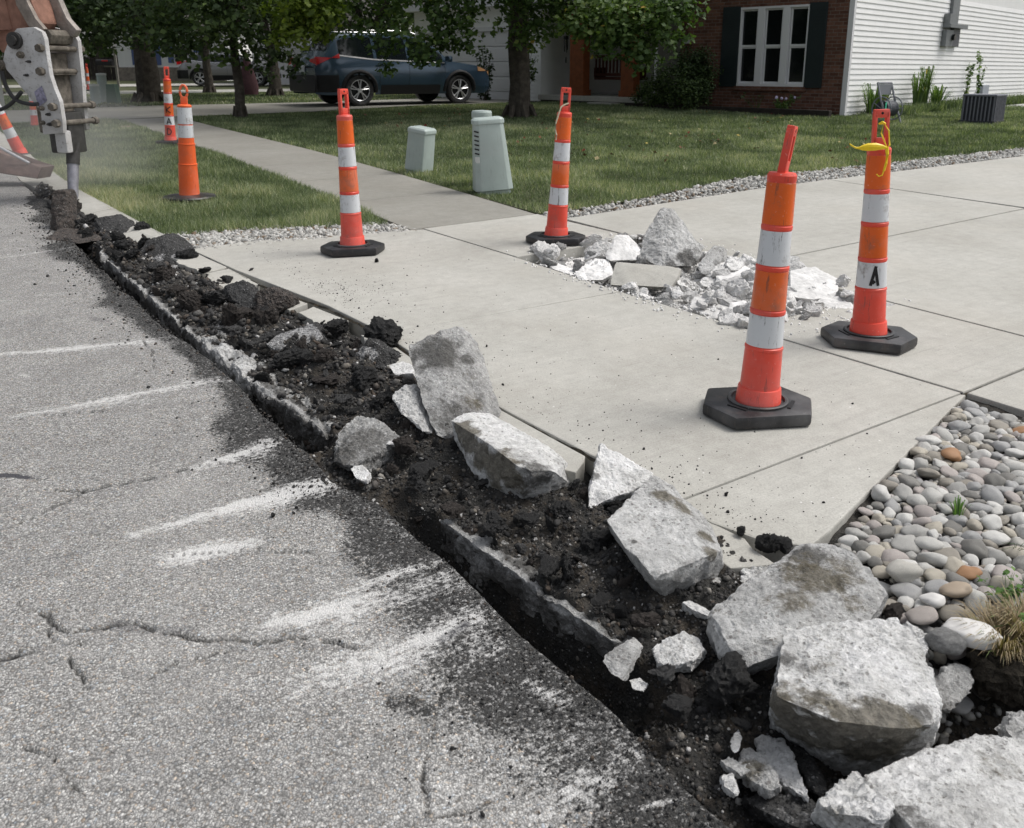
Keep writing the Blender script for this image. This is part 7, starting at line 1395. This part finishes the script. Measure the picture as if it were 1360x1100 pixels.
def tree(base, tr, forks, crowns, n, size, mat, label, seed, th=2.2, lean=(0, 0), crown_extra=None, group=None, name='tree', dead_r=.25):
    rr_ = random.Random(seed); base = Vector(base); root = empty(name, base, 0, label, 'tree', group)
    bm = bmesh.new(); top = Vector((lean[0], lean[1], th)); pts = [Vector((0, 0, -.1)), Vector((lean[0]*.1, 0, .12)), Vector((lean[0]*.3 + .02, 0, th*.3)), Vector((lean[0]*.6 - .02, 0, th*.65)), top]
    tube(bm, pts, tr*1.12, 14, tr*.82)
    for i in range(7):
        a = i*.9 + seed; tube(bm, [(math.cos(a)*tr*1.0, math.sin(a)*tr*1.0, .25), (math.cos(a)*tr*1.5, math.sin(a)*tr*1.5, .02), (math.cos(a)*tr*2.0, math.sin(a)*tr*2.0, -.1)], tr*.28, 6, tr*.1)
    for v in bm.verts: v.co += v.normal*0 + Vector((mn.noise(v.co*5 + Vector((seed, 0, 0))), mn.noise(v.co*5 + Vector((0, seed, 0))), 0))*tr*.14
    bmobj('trunk', bm, mt['bark'], root, True)
    cs = [(Vector(c) - base, r_) for c, r_ in crowns]
    big = sorted(cs, key=lambda c: -c[1])[:forks]
    for c, r_ in big:
        bm = bmesh.new(); mid = top.lerp(c, .45) + Vector((0, 0, .35*(c - top).length*.3)); tube(bm, [top - Vector((0, 0, .2)), top.lerp(mid, .5) + Vector((rr_.gauss(0, .05), rr_.gauss(0, .05), 0)), mid, mid.lerp(c, .6) + Vector((rr_.gauss(0, .1), rr_.gauss(0, .1), 0)), c], tr*.42, 7, tr*.07)
        lo_ = bmobj('limb', bm, mt['bark'], root, True)
        for q in range(3):
            bm = bmesh.new(); st = mid.lerp(c, .2 + .25*q); e = c + Vector((rr_.gauss(0, .5), rr_.gauss(0, .5), rr_.gauss(0, .3)))*r_; tube(bm, [st, st.lerp(e, .5) + Vector((0, 0, .08)), e], tr*.10, 5, tr*.02); bmobj('branch', bm, mt['bark'], lo_, True)
    leafcloud('crown', [tuple(c) for c, r_ in cs], [r_ for c, r_ in cs], n, size, mat, seed, root)
    return root
def ball(c, rx, rz, n, rmin, rmax, seed, zmin=-9):
    r = random.Random(seed); o = []
    while len(o) < n:
        v = Vector((r.gauss(0, 1), r.gauss(0, 1), r.gauss(0, 1))).normalized()*r.uniform(.45, 1); p = (c[0] + v.x*rx, c[1] + v.y*rx, c[2] + v.z*rz)
        if p[2] > zmin: o.append((p, r.uniform(rmin, rmax)))
    return o
# tree in front of the porch: boughs hang low over the car and the posts
tb = G(690, 156, 0)
low = [(450, 10, 17.8, .75), (478, 32, 17.6, .5), (505, 58, 17.4, .4), (515, 90, 17.4, .26), (585, 45, 17.3, .4), (690, 60, 18, .3), (765, 30, 17, .5), (790, 60, 17, .3), (845, 70, 16.8, .4), (825, 45, 16.8, .5), (850, 90, 16.8, .22), (880, 60, 16.7, .4), (545, 35, 17.3, .7), (570, 62, 17.2, .5), (556, 80, 17.3, .25), (600, 30, 17.4, .75), (592, 62, 17.3, .3), (615, 60, 17.6, .28), (640, 20, 17.8, .6), (690, 38, 18.2, .4),
       (705, 20, 18, .7), (700, 50, 18.3, .45), (725, 35, 17.6, .35), (735, 5, 17.6, .6), (775, 12, 17.2, .7), (800, 35, 17.0, .6), (815, 58, 17.0, .42), (838, 25, 16.8, .7), (860, 52, 16.8, .5), (870, 78, 16.8, .25), (885, 25, 16.7, .62), (905, 52, 16.8, .25), (905, 8, 16.6, .5), (922, 22, 16.6, .28), (832, 75, 16.9, .2), (760, 40, 17.3, .25), (810, 2, 17, .7), (575, 2, 17.3, .8), (515, 2, 17.5, .8), (868, 2, 16.7, .7), (470, -20, 17.5, .8), (650, -20, 17.5, .9), (720, -25, 17.5, .9)]
cr = [((P(x, y, Y)[:]), r_) for x, y, Y, r_ in low] + ball((tb.x, tb.y, 5.2), 4.2, 2.6, 46, .7, 1.2, 5, 3.3)
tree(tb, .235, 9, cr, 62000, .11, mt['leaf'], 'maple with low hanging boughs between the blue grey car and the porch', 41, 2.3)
# thin tree left of the car, its right leaves given a lighter colour as if sunlit
tb = G(320, 157, 0)
cr = [((P(x, y, Y)[:]), r_) for x, y, Y, r_ in [(200, 20, 18, .8), (230, 45, 18, .55), (255, 30, 18, .7), (235, 72, 18.2, .3), (215, 60, 18.3, .3), (285, 50, 18, .6), (300, 70, 18, .4), (330, 55, 18.2, .5), (340, 25, 17.8, .7), (290, 10, 17.5, .8), (345, 80, 18.6, .4), (370, 70, 18.6, .4), (260, 62, 18.2, .35), (395, 78, 18.9, .25), (250, -20, 18, .9), (330, -20, 18, .9), (265, 85, 18.6, .25), (390, 95, 19.5, .3), (360, 100, 20, .22)]] + ball((tb.x, tb.y, 4.9), 2.8, 2.0, 26, .6, 1.0, 6, 3.2)
t2 = tree(tb, .10, 7, cr, 17000, .12, mt['leafd'], 'slim trunked tree left of the blue grey car, right side leaves tinted as if sunlit', 42, 1.9)
lf = leafcloud('sun_tinted_leaves', [(P(x, y, Y) - tb)[:] for x, y, Y, r_ in [(378, 22, 16.5, .5), (405, 40, 16.4, .5), (425, 15, 16.3, .5), (375, 48, 16.5, .35), (432, 45, 16.6, .25), (360, 10, 16.6, .4), (395, 62, 16.6, .2), (415, -10, 16.4, .6)]], [.5, .45, .5, .35, .2, .4, .16, .6], 2600, .11, mt['leafy'], 44, t2)
tb = Vector((-10.6, 24.4, float(T(24.4))))
cr = [((P(x, y, Y)[:]), r_) for x, y, Y, r_ in [(120, 30, 22, 1.0), (150, 20, 22, 1.1), (100, 60, 22.5, .7), (75, 40, 22, 1.0), (190, 15, 22, 1.2), (230, 40, 22.5, .9), (215, 62, 23, .45), (130, 62, 23, .5), (60, 10, 21, 1.2), (20, 20, 21, 1.2), (110, 0, 21, 1.2), (250, 5, 22, 1.1), (160, 45, 23, .6), (40, 60, 23, .9), (290, 20, 23, 1.0)]] + ball((tb.x, tb.y, 5.6), 4.6, 2.6, 44, .8, 1.4, 7, 3.4)
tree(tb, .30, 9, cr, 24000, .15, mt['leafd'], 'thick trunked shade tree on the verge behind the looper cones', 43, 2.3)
bgt = [((278, 118), 33.5, .16, 1.6, 'small dark tree in front of the silver car', 3.4, 2.6, 7000), ((366, 128), 30.2, .20, 1.5, 'dark tree just left of the blue grey car', 3.2, 2.5, 9000)]
for (px, py), Y, tr_, th_, lab, cz, rx, n_ in bgt:
    tb = P(px, py, Y); tb.z = float(T(Y)); cr = ball((tb.x, tb.y, 1.2 + cz + .6), rx, 1.9, 26, .6, 1.0, int(px), 1.9)
    tree(tb, tr_, 6, cr, n_, .17, mt['leafd'], lab, int(px), th_, group='trees further up the street')
for i, (x, y, hh, rx, lab) in enumerate([(-19, 31, 5.6, 4.6, 'dark tree standing nearest the left edge behind the breaker'), (-26, 40, 6.4, 5, 'broad dark tree at the far left behind the mailbox'), (-17, 58, 7, 6, 'big tree behind the far white house'), (-9, 47, 6.2, 4.6, 'broad tree behind the small tree by the silver car'), (-30, 62, 8, 6.5, 'tall tree at the far left end of the street'), (-2.5, 40, 6.4, 4.6, 'tree behind the garage roof'), (-36, 50, 7, 6, 'leftmost of the tall trees up the street')]):
    cr = ball((x, y, hh), rx, hh*.62, 44, 1.0, 1.8, 900+i, 1.3); tree((x, y, float(T(y))), .28, 7, cr, 15000, .26, mt['leafd'], lab, 60 + i, 2.2, group='trees further up the street')
cl_ = []
r9 = random.Random(3)
for i in range(120): x = -85 + i*1.0 + r9.gauss(0, 1); cl_.append(((x, 88 + r9.gauss(0, 3), r9.uniform(1, 9)), r9.uniform(2, 3.4)))
for i in range(60): cl_.append(((-60 + i*1.1 + r9.gauss(0, 1), 96, r9.uniform(8, 15)), r9.uniform(2.4, 3.6)))
o = leafcloud('woods', [c for c, _ in cl_], [r_ for _, r_ in cl_], 42000, .7, mt['leafd'], 77); tag(o, 'dark belt of far-off trees closing the view', None, None, 'stuff')

# =================================================================== SHRUBS AND SMALL PLANTS
def stems(name, loc, n, h, spread, leaf_n, leaf_s, mat, label, cat='plant', seed=0, stemr=.006, group=None, flower=None, arch=.2):
    r = random.Random(seed); root = empty(name, loc, 0, label, cat, group); C_ = []; bm = bmesh.new()
    for i in range(n):
        a = r.uniform(0, 6.28); rr_ = r.uniform(.1, 1)*spread; hh = h*r.uniform(.6, 1); p = [Vector((math.cos(a)*rr_*.2, math.sin(a)*rr_*.2, 0)), Vector((math.cos(a)*rr_*.6, math.sin(a)*rr_*.6, hh*.5)), Vector((math.cos(a)*(rr_ + arch*.3), math.sin(a)*(rr_ + arch*.3), hh))]; tube(bm, p, stemr, 4, stemr*.4)
        for k in range(max(1, leaf_n//n)): f = r.uniform(.15, 1); q = p[0].lerp(p[1], f*2) if f < .5 else p[1].lerp(p[2], f*2-1); C_.append(tuple(q))
    bmobj('stems', bm, mt['bark'] if stemr > .008 else mt['weed'], root); leafcloud('foliage', C_, [leaf_s*.9]*len(C_), len(C_)*2, leaf_s, mat, seed, root, 1., .2)
    if flower:
        bm = bmesh.new()
        for i in range(5): cyl(bm, (r.uniform(-spread, spread), r.uniform(-.1, .1), h*r.uniform(.8, 1)), (0, 0, h*.9 + .05), .03, .03, 6) if False else bmesh.ops.create_icosphere(bm, subdivisions=1, radius=.035, matrix=Matrix.Translation((r.uniform(-spread, spread), r.uniform(-.1, .1), h*r.uniform(.8, 1.05))))
        bmobj('flowers', bm, flower, root)
    return root
lil = flat('pale_lilac', (.5, .45, .62), .7)
sg = lambda px, py: G(px, py, 0)
b0 = hp(fk(938, 120), gz, .75); root = empty('bush', b0, 0, 'dense dark evergreen bush left of the triple window', 'bush'); leafcloud('foliage', [c for c, _ in ball((0, 0, .72), .75, .65, 40, .3, .42, 81, .05)], [.34]*40, 12000, .055, mt['leafd'], 81, root); bm = bmesh.new(); tube(bm, [(0, 0, -.1), (0, 0, .7)], .06, 6); bmobj('stem', bm, mt['bark'], root)
b0 = hp(fk(893, 120), gz, .7); root = empty('bush', b0, 0, 'lower dark bush beside the downspout at the right end of the porch', 'bush'); leafcloud('foliage', [c for c, _ in ball((0, 0, .42), .5, .4, 24, .2, .3, 82, .05)], [.25]*24, 5000, .05, mt['leafd'], 82, root); bm = bmesh.new(); tube(bm, [(0, 0, -.1), (0, 0, .4)], .04, 6); bmobj('stem', bm, mt['bark'], root)
b0 = hp(fk(668, 120), gz - .1, .7); stems('shrub', b0, 12, 1.7, .42, 220, .10, mt['leafd'], 'tall loose shrub with narrow leaves in front of the garage door', 'shrub', 83, .012)
b0 = hp(fk(712, 120), gz - .1, .6); stems('shrub', b0, 10, 1.7, .4, 260, .10, mt['leafd'], 'loose shrub against the white boards right of the maple trunk', 'shrub', 84, .012)
b0 = hp(fk(1055, 130), gz + .05, .5); stems('flowering_plant', b0, 14, .38, .35, 160, .06, mt['leaf'], 'low plant with pale lilac flowers below the window', 'plant', 85, .004, None, lil)
b0 = hp(fk(1022, 130), gz + .05, .5); stems('garden_plant', b0, 14, .42, .35, 180, .06, mt['leafd'], 'rounded green plant below the left half of the window', 'plant', 86, .004)
def grassy(name, loc, n, h, spread, wd, mat, label, cat, seed, group=None):
    r = np.random.default_rng(seed); a = r.uniform(0, 6.28, n); rad = r.uniform(0, 1, n)**.6*spread*.4; x, y = np.cos(a)*rad, np.sin(a)*rad; hh = h*r.uniform(.5, 1, n); out = r.uniform(.3, 1, n)*spread*.9; ox, oy = np.cos(a)*out, np.sin(a)*out; V_ = []; z0 = np.zeros(n)
    px_, py_ = -np.sin(a)*wd/2, np.cos(a)*wd/2
    L = [(0, 0, 1), (.35, .6, .95), (.75, .95, .7), (1, .85, .05)]
    for o_, z_, w_ in L:
        for sg_ in (-1, 1): V_.append(np.stack([x + ox*o_ + sg_*px_*w_, y + oy*o_ + sg_*py_*w_, z0 + hh*z_], 1))
    i = np.arange(n); F_ = [np.stack([i + n*2*k, i + n*(2*k+1), i + n*(2*k+3), i + n*(2*k+2)], 1) for k in range(3)]
    o = npmesh(name, np.concatenate(V_), np.concatenate(F_), mat, None, {'tint': np.tile(np.clip(r.normal(.5, .25, n), 0, 1), 8)}); o.location = loc; return tag(o, label, cat, group)
def sw(px, py, out): p = PL(px, py, HC, SD)[1] - FD*out; return Vector((p.x, p.y, float(T(p.y))))
for i, (px, h_, sp_, lab) in enumerate([(1140, .75, .3, 'spiky leaved plant at the house corner'), (1150, .62, .28, 'spiky leaved plant just right of the house corner'), (1198, .95, .22, 'tall narrow leaved plant right of the hose reel'), (1208, 1.1, .2, 'tallest narrow plant right of the hose reel'), (1226, .62, .34, 'arching grass clump between the hose reel and the tall weeds')]): grassy('leafy_plant', sw(px, 130, .35), 70, h_, sp_, .03, mt['leaf'], lab, 'plant', 500 + i)
stems('tall_weed', sw(1264, 130, .35), 3, 1.45, .12, 90, .08, mt['leaf'], 'tall leafy weed against the white siding, left one of two', 'plant', 511, .008); stems('tall_weed', sw(1280, 130, .35), 3, 1.45, .12, 90, .08, mt['leaf'], 'tall leafy weed against the white siding, right one next to the air conditioner', 'plant', 512, .008)
stems('tall_weed', sw(1352, 130, .5), 3, 1.0, .15, 60, .07, mt['leaf'], 'thin weed behind the hosta at the right edge', 'plant', 513, .006)
hosta = mat_leaf('hosta_leaves', ((0, (.06, .12, .02)), (.5, (.12, .2, .04)), (1, (.32, .38, .12))), .25)
grassy('hosta', sw(1350, 150, .9), 70, .42, .5, .14, hosta, 'broad leaved yellow edged hosta at the right edge by the air conditioner', 'plant', 514)
o = blades('bed_weeds', [ST(sw(1135, 150, .9)), ST(sw(1350, 150, 1.1)), ST(sw(1350, 150, .1)), ST(sw(1135, 150, .1))], 9000, .08, .26, .012, mt['grass'], 9, None, 'rank grass and weeds along the foot of the white siding', .3)
# fallen leaves on the lawn
fm = bpy.data.meshes.new('fallen_leaf'); fm.from_pydata([(0, -.045, 0), (.03, -.01, .012), (.045, .02, 0), (.015, .02, .008), (0, .055, .014), (-.015, .02, .006), (-.045, .02, .012), (-.03, -.01, 0)], [], [(0, 1, 3, 5, 7), (1, 2, 3), (3, 4, 5), (5, 6, 7)]); fm.materials.append(mat_tint('fallen_leaf', ((0, (.12, .035, .02)), (.5, (.22, .12, .05)), (.8, (.33, .27, .13)), (1, (.42, .33, .05))), None, .8))
LFM = [('brown', flat('leaf_brown', (.14, .06, .035), .8))]*2 + [ ('reddish', flat('leaf_red', (.17, .035, .02), .8)), ('straw coloured', flat('leaf_straw', (.36, .30, .16), .8)), ('dull yellow', flat('leaf_yellow', (.34, .27, .07), .8))]
fp = random.Random(9); k = 0
while k < 170:
    px, py = (fp.uniform(430, 660), fp.uniform(140, 170)) if fp.random() < .4 else (fp.uniform(660, 1150), fp.uniform(148, 215))
    g0 = G(px, py, .05); st_ = ST(g0)
    if st_[0] > 19 or st_[1] < 4.8 or PL(px, py, HC, FD)[0] is None: continue
    if (g0 - HC).dot(SD) > -1.0 and (g0 - HC).dot(FD) > 0: continue
    ln_, lm_ = fp.choice(LFM); put('fallen_leaf', fm, g0, (fp.uniform(.45, .85),)*3, (fp.gauss(0, .4), fp.gauss(0, .4), fp.uniform(0, 6)), 'curled ' + ln_ + ' fallen leaf on the lawn ' + ('near the second driveway below the car' if px < 560 else 'around the maple trunk' if px < 740 else 'in front of the porch' if px < 880 else 'in front of the triple window' if px < 1080 else 'in front of the white siding') + (', gravel side' if py > 185 else ''), 'leaf', 'fallen leaves on the front lawn', lm_); k += 1
# weeds among the stones, dry clump over the hole
gc = G(1330, 868, 0)
o = grassy('dry_grass_clump', gc + Vector((.02, .03, -.01)), 620, .085, .115, .0022, mt['dry'], 'dry straw coloured grass clump overhanging the hole at the right edge', 'grass clump', 601)
o2 = grassy('dry_grass_clump', G(1365, 845, 0), 420, .09, .11, .0025, mt['dry'], 'second dry clump with green blades at the very right edge', 'grass clump', 602)
bm = bmesh.new(); pc = [gc + Vector((dx, dy, dz)) for dx, dy, dz in [(-.07, -.02, -.015), (-.05, .06, -.01), (.05, .10, 0), (.20, .09, 0), (.24, -.03, -.01), (.10, -.06, -.02), (0, -.055, -.02), (-.04, -.01, -.12), (.05, .08, -.14), (.2, 0, -.15), (.03, -.03, -.13)]]; c_ = sum(pc, Vector())/len(pc)
bm = lump_bm([p - c_ for p in pc], .016, .01, .02, 91, .5); o = bmobj('soil_clod', bm, mt['soil'], None, True, c_); me = o.data; me.attributes.new('earth', 'FLOAT', 'POINT').data.foreach_set('value', np.full(len(me.vertices), .9, np.float32)); tag(o, 'earth bank under the dry grass clump at the edge of the hole', 'soil clod')
grassy('grass_tuft', G(1272, 688, .02), 22, .07, .035, .004, mt['weed'], 'single green grass tuft growing among the river stones', 'grass tuft', 603)
stems('weed', G(1335, 800, .02), 9, .07, .07, 70, .016, mt['weed'], 'bright green small leaved weed among the river stones at the right', 'weed', 604, .0012); stems('weed', G(1352, 832, .02), 7, .06, .06, 50, .018, mt['weed'], 'second green weed just above the dry grass clump', 'weed', 605, .0012)
stems('weed', G(1348, 730, .02), 6, .05, .05, 36, .012, mt['weed'], 'thin weed at the right edge of the river stones', 'weed', 606, .001)
# pink debris on the walk, mauve cover, dirt mark by the verge cone
bm = bmesh.new(); g0 = G(168, 169, .03); prism(bm, [g0 + Vector(v) for v in ((-.12, -.03, 0), (.02, -.07, 0), (.15, -.02, 0), (.08, .08, 0), (-.06, .07, 0))], (0, 0, .02), .005); tag(bmobj('pink_scrap', bm, flat('pink', (.62, .38, .40), .7), None, True), 'pale pink scrap lying on the far part of the sidewalk', 'scrap')
g0 = P(331, 126, 31.); g0.z = float(T(31)); bm = bmesh.new(); lathe(bm, [(.30, 0), (.34, .25), (.30, .5), (.17, .95), (.07, 1.35), (.02, 1.5), (.001, 1.52)], 16, g0); tag(bmobj('covered_umbrella', bm, flat('mauve_cloth', (.11, .06, .065), .85, .1, 0, .2, 10), None, True), 'mauve cone shaped cover standing left of the blue grey car, far behind', 'cover')
# =================================================================== HOUSES UP THE STREET
def simple_house(name, x0, x1, y, d, h, wallm, label, wins, rz=0, shutc=None, doors=()):
    root = empty(name, (x0, y, float(T(y))), rz, label, 'house', 'houses up the street'); W_ = x1 - x0
    bm = bmesh.new(); bx(bm, (W_/2, d/2, h/2), (W_, d, h)); bmobj('wall', bm, wallm, root); bm = bmesh.new(); prism(bm, [(-.4, -.5, h), (-.4, d + .5, h), (-.4, d/2, h + 2.2)], (W_ + .8, 0, 0)); bmobj('roof', bm, roofm, root)
    for (a, z, w_, hh) in wins:
        bm = bmesh.new(); bx(bm, (a, -.03, z), (w_ + .12, .08, hh + .12)); f_ = bmobj('window', bm, trimw, root); bm = bmesh.new(); bx(bm, (a, -.075, z), (w_, .02, hh)); bmobj('pane', bm, glass, f_)
        if shutc:
            for sgn in (-1, 1): bm = bmesh.new(); bx(bm, (a + sgn*(w_/2 + .3), -.04, z), (.38, .06, hh + .1)); bmobj('shutter', bm, shutc, root)
    for (a, w_, hh, m_) in doors: bm = bmesh.new(); bx(bm, (a, -.03, hh/2), (w_, .08, hh)); bmobj('garage_door', bm, m_, root)
blue = flat('blue_shutter', (.10, .14, .30), .6); stonem = flat('tan_stone_base', (.24, .21, .18), .9, .2, 0, .3, 6)
hx0 = P(158, 90, 62).x; hx1 = P(300, 90, 62).x
simple_house('neighbour_house', hx0, hx1, 62, 8, 3.4, sid, 'far white house with blue shutters behind the thick tree trunk', [((hx1-hx0)*.27, 1.75, 1.0, 1.3), ((hx1-hx0)*.62, 1.75, 1.2, 1.0), ((hx1-hx0)*.75, 1.0, .9, .8)], 0, blue)
bm = bmesh.new(); bx(bm, ((hx0 + hx1)/2, 61.85, float(T(62)) + .45), (hx1 - hx0, .25, .9)); tag(bmobj('garden_wall', bm, stonem), 'low tan stone wall in front of the far white house', 'wall')
simple_house('neighbour_house', P(336, 90, 50).x, P(470, 90, 50).x, 50, 8, 3.0, sid, 'far white house with a wide garage left of the blue grey car', [(4.6, 1.7, 1, 1.2)], 0, None, [(1.6, 2.6, 2.1, trimw)])
bm = bmesh.new(); x0_ = P(60, 80, 66).x
fen = empty('fence', (x0_ - 8, 66, float(T(66))), 0, 'low brown board fence at the far left behind the mailbox', 'fence'); fmt = flat('brown_board', (.06, .05, .045), .9, .2, 0, .3, 4)
for i in range(60): bm = bmesh.new(); bx(bm, (i*.3, 0, .8), (.27, .04, 1.6)); bmobj('board', bm, fmt, fen)
print('objects', len(bpy.data.objects), 'tris', sum(len(m.polygons) for m in bpy.data.meshes))
